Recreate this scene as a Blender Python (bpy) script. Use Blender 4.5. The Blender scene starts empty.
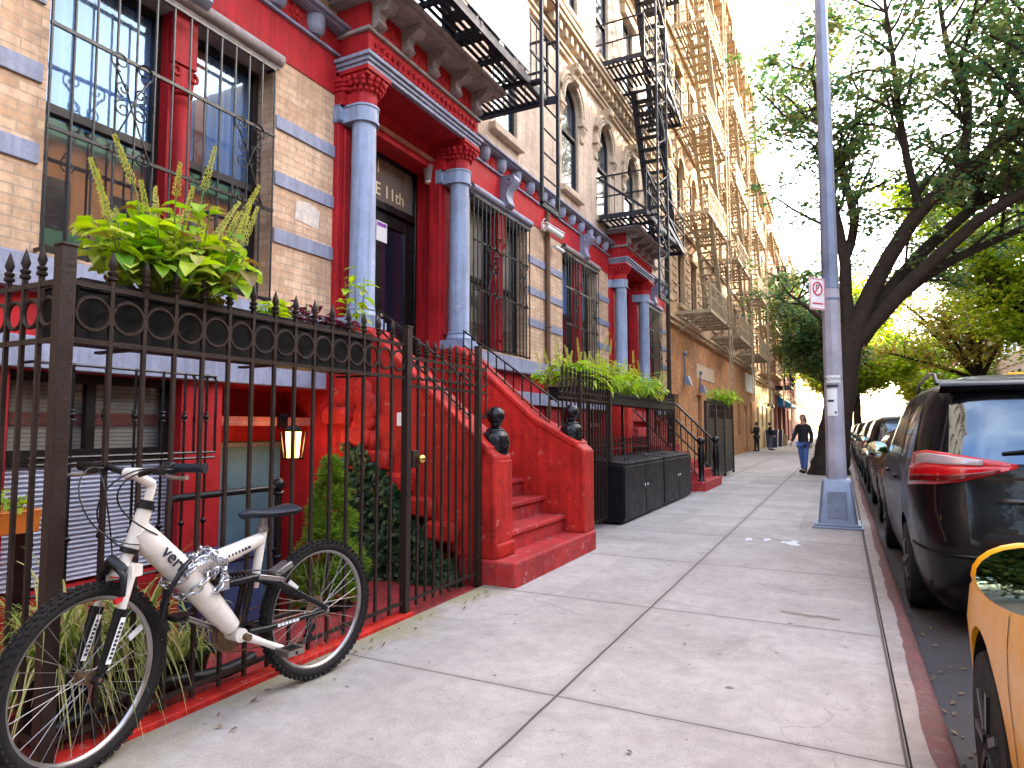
EXPOSURE, SKYSTR, SUNSTR, LANTERN = 3.25, .15, 2.3, 1.1
import bpy, bmesh, math, random
from math import sin, cos, pi, radians, atan2, sqrt, hypot
from mathutils import Vector, Matrix
random.seed(7)
S = bpy.context.scene
C = S.collection
OFF = {}

# ------------------------------------------------------------------ materials
def nmat(name):
    m = bpy.data.materials.new(name); m.use_nodes = True
    nt = m.node_tree; b = nt.nodes['Principled BSDF']
    return m, nt, b

def link(nt, a, ao, b, bi): nt.links.new(a.outputs[ao], b.inputs[bi])

def mix_rgb(nt, fac, a, b, mode='MIX'):
    n = nt.nodes.new('ShaderNodeMix'); n.data_type = 'RGBA'; n.blend_type = mode
    for i, v in ((0, fac), (6, a), (7, b)):
        if isinstance(v, (int, float)): n.inputs[i].default_value = v
        elif isinstance(v, tuple): n.inputs[i].default_value = (*v, 1) if len(v) == 3 else v
        else: nt.links.new(v, n.inputs[i])
    return n.outputs[2]

def ramp(nt, src, stops):
    n = nt.nodes.new('ShaderNodeValToRGB')
    e = n.color_ramp.elements
    while len(e) < len(stops): e.new(.5)
    for i, (p, c) in enumerate(stops):
        e[i].position = p
        e[i].color = (c, c, c, 1) if isinstance(c, (int, float)) else (*c, 1)
    nt.links.new(src, n.inputs[0])
    return n.outputs[0]

def noise(nt, scale, detail=4, rough=.55, vec=None, dist=0):
    n = nt.nodes.new('ShaderNodeTexNoise')
    n.inputs['Scale'].default_value = scale; n.inputs['Detail'].default_value = detail
    n.inputs['Roughness'].default_value = rough; n.inputs['Distortion'].default_value = dist
    if vec is None:
        g = nt.nodes.new('ShaderNodeNewGeometry'); vec = g.outputs['Position']
    nt.links.new(vec, n.inputs['Vector'])
    return n.outputs['Fac']

def bump(nt, b, src, strength=.3, dist=.01):
    n = nt.nodes.new('ShaderNodeBump'); n.inputs['Strength'].default_value = strength
    n.inputs['Distance'].default_value = dist
    nt.links.new(src, n.inputs['Height']); nt.links.new(n.outputs[0], b.inputs['Normal'])

def mat(name, col, rough=.6, metal=0., var=.25, vscale=3., bmp=0., bscale=60., dirt=None, dirt_amt=.5, coat=0., spec=None, streak=0., chip=None, chip_at=.70):
    m, nt, b = nmat(name)
    b.inputs['Roughness'].default_value = rough; b.inputs['Metallic'].default_value = metal
    b.inputs['Coat Weight'].default_value = coat
    if spec is not None: b.inputs['Specular IOR Level'].default_value = spec
    if var:
        f = noise(nt, vscale, 6, .65)
        f2 = ramp(nt, f, [(.3, 0.), (.7, 1.)])
        lo = tuple(c * (1 - var) for c in col); hi = tuple(min(1, c * (1 + var * .7)) for c in col)
        c = mix_rgb(nt, f2, lo, hi)
        if dirt:
            d = ramp(nt, noise(nt, vscale * 4.3, 8, .7, dist=.4), [(.52, 0.), (.72, dirt_amt)])
            c = mix_rgb(nt, d, c, dirt)
        if streak:        # rain streaks run down the face
            g_ = nt.nodes.new('ShaderNodeNewGeometry'); mp = nt.nodes.new('ShaderNodeVectorMath'); mp.operation = 'MULTIPLY'; mp.inputs[1].default_value = (17, 17, .9)
            nt.links.new(g_.outputs['Position'], mp.inputs[0])
            c = mix_rgb(nt, 1., c, ramp(nt, noise(nt, 1., 5, .6, vec=mp.outputs[0]), [(.32, 1 - streak), (.6, 1 + streak * .25)]), 'MULTIPLY')
        if chip:          # chipped and scuffed spots with the older surface showing
            c = mix_rgb(nt, ramp(nt, noise(nt, 9, 8, .72), [(chip_at - .05, 0.), (chip_at - .03, .85)]), c, chip)
        nt.links.new(c, b.inputs['Base Color'])
        r = ramp(nt, f, [(.3, max(0.02, rough * .8)), (.7, min(1, rough * 1.2))])
        nt.links.new(r, b.inputs['Roughness'])
    else:
        b.inputs['Base Color'].default_value = (*col, 1)
    if bmp: bump(nt, b, noise(nt, bscale, 5, .6), bmp, .01)
    return m

def brick_mat(name, c1, c2, mortar, bw=.215, bh=.07, var=.3, msize=.012, grime=None, bstr=.5):
    m, nt, b = nmat(name)
    g = nt.nodes.new('ShaderNodeNewGeometry')
    s = nt.nodes.new('ShaderNodeSeparateXYZ'); nt.links.new(g.outputs['Position'], s.inputs[0])
    a = nt.nodes.new('ShaderNodeMath'); a.operation = 'ADD'
    nt.links.new(s.outputs[0], a.inputs[0]); nt.links.new(s.outputs[1], a.inputs[1])
    cb = nt.nodes.new('ShaderNodeCombineXYZ'); nt.links.new(a.outputs[0], cb.inputs[0]); nt.links.new(s.outputs[2], cb.inputs[1])
    t = nt.nodes.new('ShaderNodeTexBrick')
    t.inputs['Scale'].default_value = 1; t.inputs['Brick Width'].default_value = bw
    t.inputs['Row Height'].default_value = bh; t.inputs['Mortar Size'].default_value = msize * .5
    t.inputs['Mortar Smooth'].default_value = .3; t.inputs['Bias'].default_value = -.1
    t.inputs['Color1'].default_value = (*c1, 1); t.inputs['Color2'].default_value = (*c2, 1)
    t.inputs['Mortar'].default_value = (*mortar, 1)
    nt.links.new(cb.outputs[0], t.inputs['Vector'])
    f = ramp(nt, noise(nt, 1.7, 7, .7), [(.3, 1 - var), (.7, 1 + var * .3)])
    c = mix_rgb(nt, 1., t.outputs['Color'], f, 'MULTIPLY')
    f3 = ramp(nt, noise(nt, 23, 3, .6), [(.25, .78), (.75, 1.12)])
    c = mix_rgb(nt, 1., c, f3, 'MULTIPLY')
    if grime:
        d = ramp(nt, noise(nt, .9, 8, .75, dist=.6), [(.5, 0.), (.75, .6)])
        c = mix_rgb(nt, d, c, grime)
    mp = nt.nodes.new('ShaderNodeVectorMath'); mp.operation = 'MULTIPLY'; mp.inputs[1].default_value = (9, 9, .7); nt.links.new(g.outputs['Position'], mp.inputs[0])
    c = mix_rgb(nt, 1., c, ramp(nt, noise(nt, 1., 6, .65, vec=mp.outputs[0]), [(.34, .74), (.58, 1.05)]), 'MULTIPLY')
    nt.links.new(c, b.inputs['Base Color']); b.inputs['Roughness'].default_value = .85
    bump(nt, b, t.outputs['Fac'], -bstr, .008)
    return m

def leaf_mat(name, cols, trans=.5, rough=.5):
    m, nt, b = nmat(name)
    g = nt.nodes.new('ShaderNodeNewGeometry')
    n = len(cols)
    c = ramp(nt, g.outputs['Random Per Island'], [(i / max(1, n - 1), cols[i]) for i in range(n)])
    nt.links.new(c, b.inputs['Base Color']); b.inputs['Roughness'].default_value = rough
    t = nt.nodes.new('ShaderNodeBsdfTranslucent')
    hs = nt.nodes.new('ShaderNodeHueSaturation'); hs.inputs['Value'].default_value = 1.5; hs.inputs['Saturation'].default_value = 1.1
    nt.links.new(c, hs.inputs['Color']); nt.links.new(hs.outputs[0], t.inputs['Color'])
    mx = nt.nodes.new('ShaderNodeMixShader'); mx.inputs[0].default_value = trans
    nt.links.new(b.outputs[0], mx.inputs[1]); nt.links.new(t.outputs[0], mx.inputs[2])
    nt.links.new(mx.outputs[0], nt.nodes['Material Output'].inputs['Surface'])
    return m

def glass_mat(name, tint, refl=.35, see=.6, base=(.02, .03, .045), rough=.02):
    """daylight window glass: a mirror layer over clear / dark glass"""
    m, nt, b = nmat(name)
    b.inputs['Base Color'].default_value = (*base, 1); b.inputs['Roughness'].default_value = .15
    gl = nt.nodes.new('ShaderNodeBsdfGlossy'); gl.inputs['Roughness'].default_value = rough
    gl.inputs['Color'].default_value = (*tint, 1)
    fr = nt.nodes.new('ShaderNodeLayerWeight'); fr.inputs['Blend'].default_value = .3
    r = ramp(nt, fr.outputs['Facing'], [(0., refl * .6), (.55, refl * 1.15), (1., min(1, refl + .5))])
    tr = nt.nodes.new('ShaderNodeBsdfTransparent')
    m1 = nt.nodes.new('ShaderNodeMixShader'); m1.inputs[0].default_value = see
    nt.links.new(b.outputs[0], m1.inputs[1]); nt.links.new(tr.outputs[0], m1.inputs[2])
    m2 = nt.nodes.new('ShaderNodeMixShader'); nt.links.new(r, m2.inputs[0])
    nt.links.new(m1.outputs[0], m2.inputs[1]); nt.links.new(gl.outputs[0], m2.inputs[2])
    nt.links.new(m2.outputs[0], nt.nodes['Material Output'].inputs['Surface'])
    bn = nt.nodes.new('ShaderNodeBump'); bn.inputs['Strength'].default_value = .03; bn.inputs['Distance'].default_value = .02
    nt.links.new(noise(nt, 2.2, 2), bn.inputs['Height']); nt.links.new(bn.outputs[0], gl.inputs['Normal'])
    return m

def emit_mat(name, col, st):
    m, nt, b = nmat(name)
    b.inputs['Base Color'].default_value = (*col, 1)
    b.inputs['Emission Color'].default_value = (*col, 1); b.inputs['Emission Strength'].default_value = st
    return m

def car_paint(name, col, rough=.25):
    m, nt, b = nmat(name)
    b.inputs['Base Color'].default_value = (*col, 1); b.inputs['Roughness'].default_value = .35
    b.inputs['Coat Weight'].default_value = .22; b.inputs['Coat Roughness'].default_value = .03; b.inputs['Specular IOR Level'].default_value = .16
    d = ramp(nt, noise(nt, 7, 8, .7), [(.45, rough), (.75, rough + .2)])
    nt.links.new(d, b.inputs['Roughness'])
    bn = nt.nodes.new('ShaderNodeBump'); bn.inputs['Strength'].default_value = .02; bn.inputs['Distance'].default_value = .01
    nt.links.new(noise(nt, 5, 2), bn.inputs['Height']); nt.links.new(bn.outputs[0], b.inputs['Coat Normal'])
    return m

M = {}
M['red'] = mat('red_paint', (.42, .013, .018), .62, 0, .28, 2.2, .35, 45, dirt=(.12, .008, .008), dirt_amt=.55, spec=.25, streak=.28)
M['redstoop'] = mat('red_stoop_paint', (.49, .022, .015), .62, 0, .38, 2.4, .7, 16, dirt=(.13, .012, .012), dirt_amt=.75, spec=.22, streak=.30, chip=(.52, .16, .12), chip_at=.675)
M['redtread'] = mat('worn_red_tread', (.40, .03, .03), .7, 0, .45, 4, .6, 22, dirt=(.26, .10, .09), dirt_amt=.8, spec=.2, chip=(.36, .22, .20), chip_at=.655)
M['redfloor'] = brick_mat('red_painted_pavers', (.33, .022, .022), (.25, .018, .018), (.10, .012, .012), .2, .1, .35)
M['brick'] = brick_mat('tan_brick', (.78, .53, .345), (.60, .36, .205), (.48, .35, .25), .215, .066, .28, grime=(.36, .22, .13))
M['brickB'] = brick_mat('brown_brick', (.58, .235, .065), (.37, .135, .038), (.50, .27, .12), .25, .085, .28, .020, grime=(.20, .09, .05))
M['brickC'] = brick_mat('cream_brick', (.48, .30, .15), (.39, .225, .10), (.33, .22, .13), .23, .075, .22, grime=(.42, .28, .2))
M['brickA2'] = brick_mat('pale_peach_brick', (.68, .50, .36), (.58, .42, .29), (.52, .40, .31), .22, .07, .25, grime=(.36, .26, .2))
M['brickR'] = brick_mat('red_brick', (.42, .10, .06), (.36, .08, .05), (.3, .16, .12), .22, .075, .25)
M['brickY'] = mat('yellow_stucco', (.55, .39, .18), .8, 0, .2, 1.5, .2, 20)
M['belt'] = mat('blue_grey_stone_paint', (.25, .27, .37), .6, 0, .25, 3, .4, 30, dirt=(.13, .13, .16), dirt_amt=.55, streak=.25)
M['column'] = mat('pale_blue_column_paint', (.27, .33, .47), .5, 0, .22, 3, .3, 40, dirt=(.16, .18, .24), dirt_amt=.55, streak=.30, chip=(.42, .44, .50), chip_at=.68)
M['stonegrey'] = mat('weathered_grey_stone', (.30, .26, .25), .8, 0, .4, 6, .5, 40, dirt=(.14, .1, .09))
M['trim'] = mat('cream_stone_trim', (.50, .38, .26), .8, 0, .3, 5, .5, 30, dirt=(.3, .2, .13))
M['iron'] = mat('brown_black_iron', (.024, .013, .010), .5, 0, .4, 9, .3, 80, dirt=(.035, .014, .009), dirt_amt=.6, spec=.3)
M['black'] = mat('black_gloss_iron', (.004, .004, .005), .3, 0, .3, 12, .15, 70, spec=.35)
M['blackmatte'] = mat('matte_black', (.005, .005, .006), .6, 0, .3, 8, .1, 60, spec=.25)
M['binblack'] = mat('scuffed_black_sheet_steel', (.0045, .005, .007), .45, 0, .4, 5, .12, 30, dirt=(.03, .03, .034), dirt_amt=.5, spec=.2)
M['feblue'] = mat('blue_black_iron', (.009, .011, .020), .5, 0, .35, 6, .2, 60, spec=.35)
M['fecream'] = mat('cream_painted_iron', (.36, .27, .16), .6, 0, .3, 5, .2, 60, dirt=(.2, .13, .07))
M['sash'] = mat('dark_brown_sash', (.012, .009, .009), .4, 0, .3, 6, spec=.3)
M['doorblack'] = mat('black_door_paint', (.005, .005, .006), .3, 0, .3, 6)
M['teal'] = mat('teal_grey_door_paint', (.12, .26, .34), .45, 0, .2, 4, .1, 40)
M['glass'] = glass_mat('window_glass', (.45, .72, 1.), .10, .66)
M['glasslow'] = glass_mat('mirroring_window_glass', (.85, .88, .9), .34, .4)
M['glassup'] = glass_mat('dark_window_glass', (.55, .76, 1.), .22, 0., (.006, .012, .025))
M['carglass'] = glass_mat('car_glass', (.42, .68, 1.), .15, 0., (.003, .004, .006), .01)
M['lampglass'] = emit_mat('lit_lantern_glass', (1., .56, .16), .9)
def clear_glow(m):      # frosted lantern glass: glows, and lets the flame inside shine through
    nt = m.node_tree; tr = nt.nodes.new('ShaderNodeBsdfTransparent'); mx = nt.nodes.new('ShaderNodeMixShader'); mx.inputs[0].default_value = .6
    nt.links.new(nt.nodes['Principled BSDF'].outputs[0], mx.inputs[1]); nt.links.new(tr.outputs[0], mx.inputs[2]); nt.links.new(mx.outputs[0], nt.nodes['Material Output'].inputs['Surface'])
clear_glow(M['lampglass'])
M['trimfar'] = mat('warm_stone_trim', (.42, .285, .15), .8, 0, .3, 5, .5, 30, dirt=(.18, .11, .07))
M['curtain'] = mat('pale_blue_curtain', (.22, .43, .80), .9, 0, .15, 4)
M['blind'] = mat('pale_blind', (.62, .55, .44), .8, 0, .15, 4)
M['shutter'] = mat('white_roller_shutter', (.50, .53, .64), .5, 0, .15, 4)
M['white'] = mat('white_paint', (.75, .74, .72), .5, 0, .1, 6)
M['bikewhite'] = mat('pearl_white_frame_paint', (.76, .70, .63), .3, .05, .05, 8, 0, 60, coat=.5)
M['alu'] = mat('brushed_aluminium', (.34, .32, .31), .35, .9, .15, 20)
M['chrome'] = mat('chrome', (.58, .59, .63), .22, 1., 0)
M['steelspoke'] = mat('dull_steel', (.30, .28, .26), .4, .9, .1, 20)
M['rust'] = mat('rusty_steel', (.16, .09, .05), .7, .4, .4, 30, .3, 90)
M['rubber'] = mat('tyre_rubber', (.014, .012, .012), .8, 0, .35, 14, .3, 70, dirt=(.04, .032, .027), dirt_amt=.5, spec=.25)
M['plastic'] = mat('black_plastic', (.006, .006, .008), .38, 0, .2, 10, spec=.35)
M['copper'] = mat('copper_ring', (.6, .28, .1), .35, .8, .1, 10)
M['orange'] = mat('orange_plastic', (.80, .22, .03), .45, 0, .15, 5)
M['soil'] = mat('potting_soil', (.05, .032, .02), .95, 0, .5, 20, .6, 40)
M['zinc'] = mat('galvanised_pole_paint', (.18, .21, .30), .38, .25, .22, 3.5, .1, 50, dirt=(.22, .22, .25), dirt_amt=.5)
M['polewhite'] = mat('pale_grey_pole_paint', (.40, .38, .44), .42, .1, .25, 4, .12, 50, dirt=(.3, .27, .28), dirt_amt=.5)
M['lampbase'] = mat('blue_grey_base_paint', (.21, .25, .34), .42, .2, .25, 4, .15, 40, dirt=(.1, .12, .16), dirt_amt=.5)
M['paper'] = mat('paper', (.78, .77, .76), .7, 0, .05, 8)
M['ink'] = mat('printing_ink', (.02, .02, .04), .7, 0, 0)
M['signred'] = mat('sign_red', (.60, .04, .06), .5, 0, 0)
M['signwhite'] = mat('sign_white', (.80, .74, .74), .45, 0, .05, 8)
M['gold'] = mat('gilt_lettering', (.78, .66, .42), .4, .2, 0)
M['transom'] = mat('taupe_transom_panel', (.16, .125, .10), .25, 0, .25, 2.)
M['bark'] = mat('dark_bark', (.034, .024, .018), .9, 0, .5, 6, .9, 26, dirt=(.085, .06, .042), dirt_amt=.5, spec=.2)
M['leafdark'] = leaf_mat('tree_leaves', [(.035, .09, .055), (.060, .145, .060), (.10, .18, .05), (.16, .13, .055), (.18, .25, .07)], .55)
M['leafrust'] = leaf_mat('tree_leaves_turning', [(.22, .30, .04), (.32, .34, .06), (.40, .22, .07), (.24, .34, .06)], .45)
M['leaflime'] = leaf_mat('far_tree_leaves', [(.13, .22, .02), (.24, .36, .03), (.38, .46, .05), (.46, .46, .07)], .6)
M['coleus'] = leaf_mat('lime_coleus_leaves', [(.07, .20, .015), (.16, .34, .02), (.32, .50, .03), (.48, .56, .05), (.24, .40, .03), (.56, .60, .12), (.14, .06, .02)], .35, .5)
M['spike'] = leaf_mat('yellow_flower_spikes', [(.48, .46, .08), (.60, .55, .14), (.40, .44, .06)], .3)
M['purple'] = leaf_mat('purple_leaves', [(.08, .012, .03), (.14, .02, .05), (.18, .04, .07)], .3)
M['ivy'] = leaf_mat('ivy_leaves', [(.015, .06, .022), (.012, .045, .016), (.02, .06, .02), (.05, .11, .04)], .2, .4)
M['spruce'] = leaf_mat('spruce_needles', [(.08, .18, .02), (.20, .34, .04), (.40, .50, .08)], .3)
M['grassblade'] = leaf_mat('striped_grass_blades', [(.05, .14, .03), (.24, .32, .06), (.52, .50, .18), (.62, .54, .28)], .35)
M['violet'] = leaf_mat('violet_petals', [(.18, .03, .5), (.28, .05, .62)], .4)
M['fern'] = leaf_mat('bright_foliage', [(.18, .36, .03), (.34, .52, .04), (.52, .60, .06), (.30, .40, .04)], .4)
M['stem'] = mat('green_stem', (.16, .24, .05), .6, 0, .2, 10)
M['drystem'] = mat('dry_brown_leaf', (.28, .14, .05), .8, 0, .4, 20)
M['paintblack'] = car_paint('black_car_paint', (.0022, .0025, .004), .3)
M['paintyellow'] = car_paint('taxi_yellow_paint', (.80, .36, .008), .3)
M['paintgrey'] = car_paint('dark_grey_car_paint', (.012, .011, .014), .3)
M['paintmaroon'] = car_paint('dark_maroon_car_paint', (.03, .004, .006), .3)
M['paintsilver'] = car_paint('silver_car_paint', (.12, .115, .115), .3)
M['lightred'] = mat('red_lamp_lens', (.50, .004, .008), .15, 0, 0, coat=.4)
M['lightclear'] = mat('clear_lamp_lens', (.42, .33, .35), .15, .2, 0, coat=.4)
M['lightdark'] = mat('dark_red_lens', (.12, .001, .003), .15, 0, 0, coat=.4)
M['awning'] = mat('blue_awning', (.03, .22, .42), .6, 0, .15, 2)
M['skin'] = mat('skin', (.45, .25, .17), .5, 0, .08, 20)
M['jacket'] = mat('black_jacket_cloth', (.005, .005, .006), .75, 0, .3, 30)
M['jeans'] = mat('blue_denim', (.06, .12, .32), .8, 0, .3, 30)
M['trousers'] = mat('grey_trousers', (.09, .09, .13), .8, 0, .3, 30)
M['hair'] = mat('brown_hair', (.14, .07, .04), .6, 0, .3, 30)
M['hairdark'] = mat('dark_hair', (.02, .015, .012), .6, 0, .3, 30)
M['bluebin'] = mat('dark_blue_bin', (.02, .035, .10), .4, 0, .2, 5)
M['gripblue'] = mat('blue_black_rubber', (.011, .014, .024), .5, 0, .25, 12, .2, 70, spec=.3)
M['cardboard'] = mat('cardboard', (.42, .32, .16), .8, 0, .2, 5)

# ------------------------------------------------------------------ mesh builder
def frame_of(d):
    d = d.normalized()
    a = Vector((0, 0, 1)) if abs(d.z) < .9 else Vector((1, 0, 0))
    u = d.cross(a).normalized(); v = d.cross(u).normalized()
    return u, v

class MB:
    def __init__(s): s.v = []; s.f = []
    def add(s, vs, fs):
        o = len(s.v); s.v.extend([tuple(p) for p in vs]); s.f.extend([tuple(i + o for i in f) for f in fs]); return s
    def box(s, x0, x1, y0, y1, z0, z1):
        x0, x1 = min(x0, x1), max(x0, x1); y0, y1 = min(y0, y1), max(y0, y1); z0, z1 = min(z0, z1), max(z0, z1)
        return s.add([(x0,y0,z0),(x1,y0,z0),(x1,y1,z0),(x0,y1,z0),(x0,y0,z1),(x1,y0,z1),(x1,y1,z1),(x0,y1,z1)],
                     [(0,3,2,1),(4,5,6,7),(0,1,5,4),(1,2,6,5),(2,3,7,6),(3,0,4,7)])
    def obox(s, c, ax, ay, az):
        c = Vector(c); ax, ay, az = Vector(ax), Vector(ay), Vector(az)
        p = [c - ax - ay - az, c + ax - ay - az, c + ax + ay - az, c - ax + ay - az,
             c - ax - ay + az, c + ax - ay + az, c + ax + ay + az, c - ax + ay + az]
        return s.add(p, [(0,3,2,1),(4,5,6,7),(0,1,5,4),(1,2,6,5),(2,3,7,6),(3,0,4,7)])
    def bar(s, p0, p1, w, h=None, up=(0, 0, 1)):
        p0, p1 = Vector(p0), Vector(p1); h = h or w
        d = (p1 - p0)
        if d.length < 1e-6: return s
        dn = d.normalized(); up = Vector(up)
        if abs(dn.dot(up)) > .98: up = Vector((1, 0, 0))
        a = dn.cross(up).normalized(); b = a.cross(dn).normalized()
        return s.obox((p0 + p1) / 2, d / 2, a * w / 2, b * h / 2)
    def cyl(s, p0, p1, r0, r1=None, n=10, cap=True):
        p0, p1 = Vector(p0), Vector(p1); r1 = r0 if r1 is None else r1
        u, v = frame_of(p1 - p0); o = len(s.v); vs = []
        for p, r in ((p0, r0), (p1, r1)):
            for i in range(n):
                a = 2 * pi * i / n; vs.append(p + (u * cos(a) + v * sin(a)) * r)
        fs = [(i, n + i, n + (i + 1) % n, (i + 1) % n) for i in range(n)]
        if cap: fs += [tuple(range(n)), tuple(range(2 * n - 1, n - 1, -1))]
        return s.add(vs, fs)
    def tube(s, path, r, n=8, closed=False, cap=True):
        path = [Vector(p) for p in path]; k = len(path)
        rs = r if isinstance(r, (list, tuple)) else [r] * k
        vs = []; pu = None
        for i, p in enumerate(path):
            if closed: d = path[(i + 1) % k] - path[i - 1]
            else: d = path[min(i + 1, k - 1)] - path[max(i - 1, 0)]
            if d.length < 1e-9: d = Vector((0, 0, 1))
            d.normalize()
            if pu is None: u, v = frame_of(d)
            else:
                u = pu - d * pu.dot(d)
                if u.length < 1e-4: u, v = frame_of(d)
                else: u.normalize(); v = d.cross(u)
            pu = u
            for j in range(n):
                a = 2 * pi * j / n; vs.append(p + (u * cos(a) + v * sin(a)) * rs[i])
        fs = []
        for i in range(k if closed else k - 1):
            a, b = i * n, ((i + 1) % k) * n
            fs += [(a + j, a + (j + 1) % n, b + (j + 1) % n, b + j) for j in range(n)]
        if cap and not closed: fs += [tuple(range(n - 1, -1, -1)), tuple(range((k - 1) * n, k * n))]
        return s.add(vs, fs)
    def lathe(s, c, prof, n=20, axis='z'):
        c = Vector(c); vs = []
        for r, h in prof:
            for i in range(n):
                a = 2 * pi * i / n; q = (r * cos(a), r * sin(a), h)
                if axis == 'x': q = (h, r * cos(a), r * sin(a))
                if axis == 'y': q = (r * sin(a), h, r * cos(a))
                vs.append(c + Vector(q))
        fs = []
        for i in range(len(prof) - 1):
            fs += [(i*n+j, i*n+(j+1)%n, (i+1)*n+(j+1)%n, (i+1)*n+j) for j in range(n)]
        if prof[0][0] > 1e-5: fs.append(tuple(range(n - 1, -1, -1)))
        if prof[-1][0] > 1e-5: fs.append(tuple(range((len(prof)-1)*n, len(prof)*n)))
        return s.add(vs, fs)
    def sph(s, c, r, n=14, m=9, sc=(1, 1, 1)):
        c = Vector(c); vs = []; fs = []
        for i in range(m + 1):
            t = pi * i / m
            for j in range(n):
                a = 2 * pi * j / n
                vs.append(c + Vector((r*sin(t)*cos(a)*sc[0], r*sin(t)*sin(a)*sc[1], r*cos(t)*sc[2])))
        for i in range(m):
            fs += [(i*n+j, (i+1)*n+j, (i+1)*n+(j+1)%n, i*n+(j+1)%n) for j in range(n)]
        return s.add(vs, fs)
    def torus(s, c, R, r, ax=(0, 0, 1), n=24, m=6):
        u, v = frame_of(Vector(ax)); c = Vector(c)
        return s.tube([c + (u * cos(2*pi*i/n) + v * sin(2*pi*i/n)) * R for i in range(n)], r, m, closed=True)
    def prism(s, poly, d):
        """polygon (list of 3D points) extruded by vector d"""
        poly = [Vector(p) for p in poly]; d = Vector(d); n = len(poly)
        vs = poly + [p + d for p in poly]
        fs = [tuple(range(n - 1, -1, -1)), tuple(range(n, 2 * n))] + [(i, (i+1) % n, n + (i+1) % n, n + i) for i in range(n)]
        return s.add(vs, fs)
    def grid(s, rows):
        m, n = len(rows), len(rows[0])
        return s.add([p for r in rows for p in r], [(i*n+j, i*n+j+1, (i+1)*n+j+1, (i+1)*n+j) for i in range(m-1) for j in range(n-1)])
    def build(s, name, m, parent=None, smooth=None, bevel=0, subsurf=0, fix=True):
        off = off_of(parent)
        me = bpy.data.meshes.new(name)
        me.from_pydata([(p[0]-off[0], p[1]-off[1], p[2]-off[2]) for p in s.v], [], s.f)
        if fix and len(s.f) < 40000:
            bm = bmesh.new(); bm.from_mesh(me)
            bmesh.ops.remove_doubles(bm, verts=bm.verts, dist=1e-6)
            bmesh.ops.recalc_face_normals(bm, faces=bm.faces)
            bm.to_mesh(me); bm.free()
        me.materials.append(m)
        if smooth:
            me.shade_smooth(); me.set_sharp_from_angle(angle=radians(smooth))
        o = bpy.data.objects.new(name, me); C.objects.link(o)
        if parent: o.parent = parent
        if bevel:
            b = o.modifiers.new('Bevel', 'BEVEL'); b.width = bevel; b.segments = 2; b.limit_method = 'ANGLE'; b.angle_limit = radians(40)
            me.shade_smooth(); me.set_sharp_from_angle(angle=radians(35))
        if subsurf:
            b = o.modifiers.new('Sub', 'SUBSURF'); b.levels = subsurf; b.render_levels = subsurf
        return o

def each(name, boxes, m, parent, bevel=0):
    for q in boxes: MB().box(*q).build(name, m, parent, bevel=bevel)

def off_of(o):
    while o is not None:
        if o.name in OFF: return OFF[o.name]
        o = o.parent
    return (0, 0, 0)

def tag(o, label, cat, group=None, kind=None):
    if label: o['label'] = label
    if cat: o['category'] = cat
    if group: o['group'] = group
    if kind: o['kind'] = kind
    return o

def thing(name, label, cat, loc=(0, 0, 0), rotz=0., group=None, local=False):
    o = bpy.data.objects.new(name, None); C.objects.link(o)
    o.empty_display_size = .1
    o.location = loc; o.rotation_euler = (0, 0, rotz)
    OFF[o.name] = (0, 0, 0) if local else tuple(loc)
    return tag(o, label, cat, group)

def copy_tree(o, parent=None):
    c = o.copy(); C.objects.link(c); c.parent = parent
    for ch in list(o.children): copy_tree(ch, c)
    return c

def text_mesh(name, body, size, m, parent, loc, rx, ry, extr=.003, align='CENTER'):
    """lettering: rx = reading direction, ry = up direction (world / local vectors)"""
    cu = bpy.data.curves.new(name, 'FONT'); cu.body = body; cu.size = size; cu.extrude = extr
    cu.align_x = align; cu.align_y = 'CENTER'
    t = bpy.data.objects.new(name + '_curve', cu); C.objects.link(t)
    dg = bpy.context.evaluated_depsgraph_get()
    me = bpy.data.meshes.new_from_object(t.evaluated_get(dg))
    bpy.data.objects.remove(t); bpy.data.curves.remove(cu)
    rx, ry = Vector(rx).normalized(), Vector(ry).normalized(); rz = rx.cross(ry)
    off = Vector(off_of(parent))
    mt = Matrix(((rx.x, ry.x, rz.x, loc[0]-off[0]), (rx.y, ry.y, rz.y, loc[1]-off[1]), (rx.z, ry.z, rz.z, loc[2]-off[2]), (0, 0, 0, 1)))
    me.transform(mt); me.materials.clear(); me.materials.append(m); me.name = name
    o = bpy.data.objects.new(name, me); C.objects.link(o); o.parent = parent
    return o

def realise(o):
    """bake the modifiers of an object into its mesh"""
    dg = bpy.context.evaluated_depsgraph_get(); dg.update()
    me = bpy.data.meshes.new_from_object(o.evaluated_get(dg))
    o.modifiers.clear(); o.data = me
    return o
# ------------------------------------------------------------------ camera, sun, sky
FPX, CX, CY, HCAM = 650., 512, 384, 1.3
yaw = math.atan((842 - CX) / hypot(FPX, 428 - CY)); pit = math.atan((428 - CY) / FPX)
cam = bpy.data.objects.new('camera', bpy.data.cameras.new('camera')); C.objects.link(cam); S.camera = cam
cam.data.sensor_width = 36; cam.data.lens = FPX / 1024 * 36; cam.data.clip_end = 2000; cam.data.clip_start = .02
Fv = Vector((-sin(yaw) * cos(pit), cos(yaw) * cos(pit), sin(pit))); Rv = Vector((cos(yaw), sin(yaw), 0)); Uv = Rv.cross(Fv)
cam.matrix_world = Matrix(((Rv.x, Uv.x, -Fv.x, 0), (Rv.y, Uv.y, -Fv.y, 0), (Rv.z, Uv.z, -Fv.z, HCAM), (0, 0, 0, 1)))
S.view_settings.view_transform = 'Standard'; S.view_settings.look = 'None'
S.view_settings.exposure = EXPOSURE; S.view_settings.gamma = 1
S.cycles.max_bounces = 7; S.cycles.transparent_max_bounces = 16
S.cycles.use_denoising = True

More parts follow.
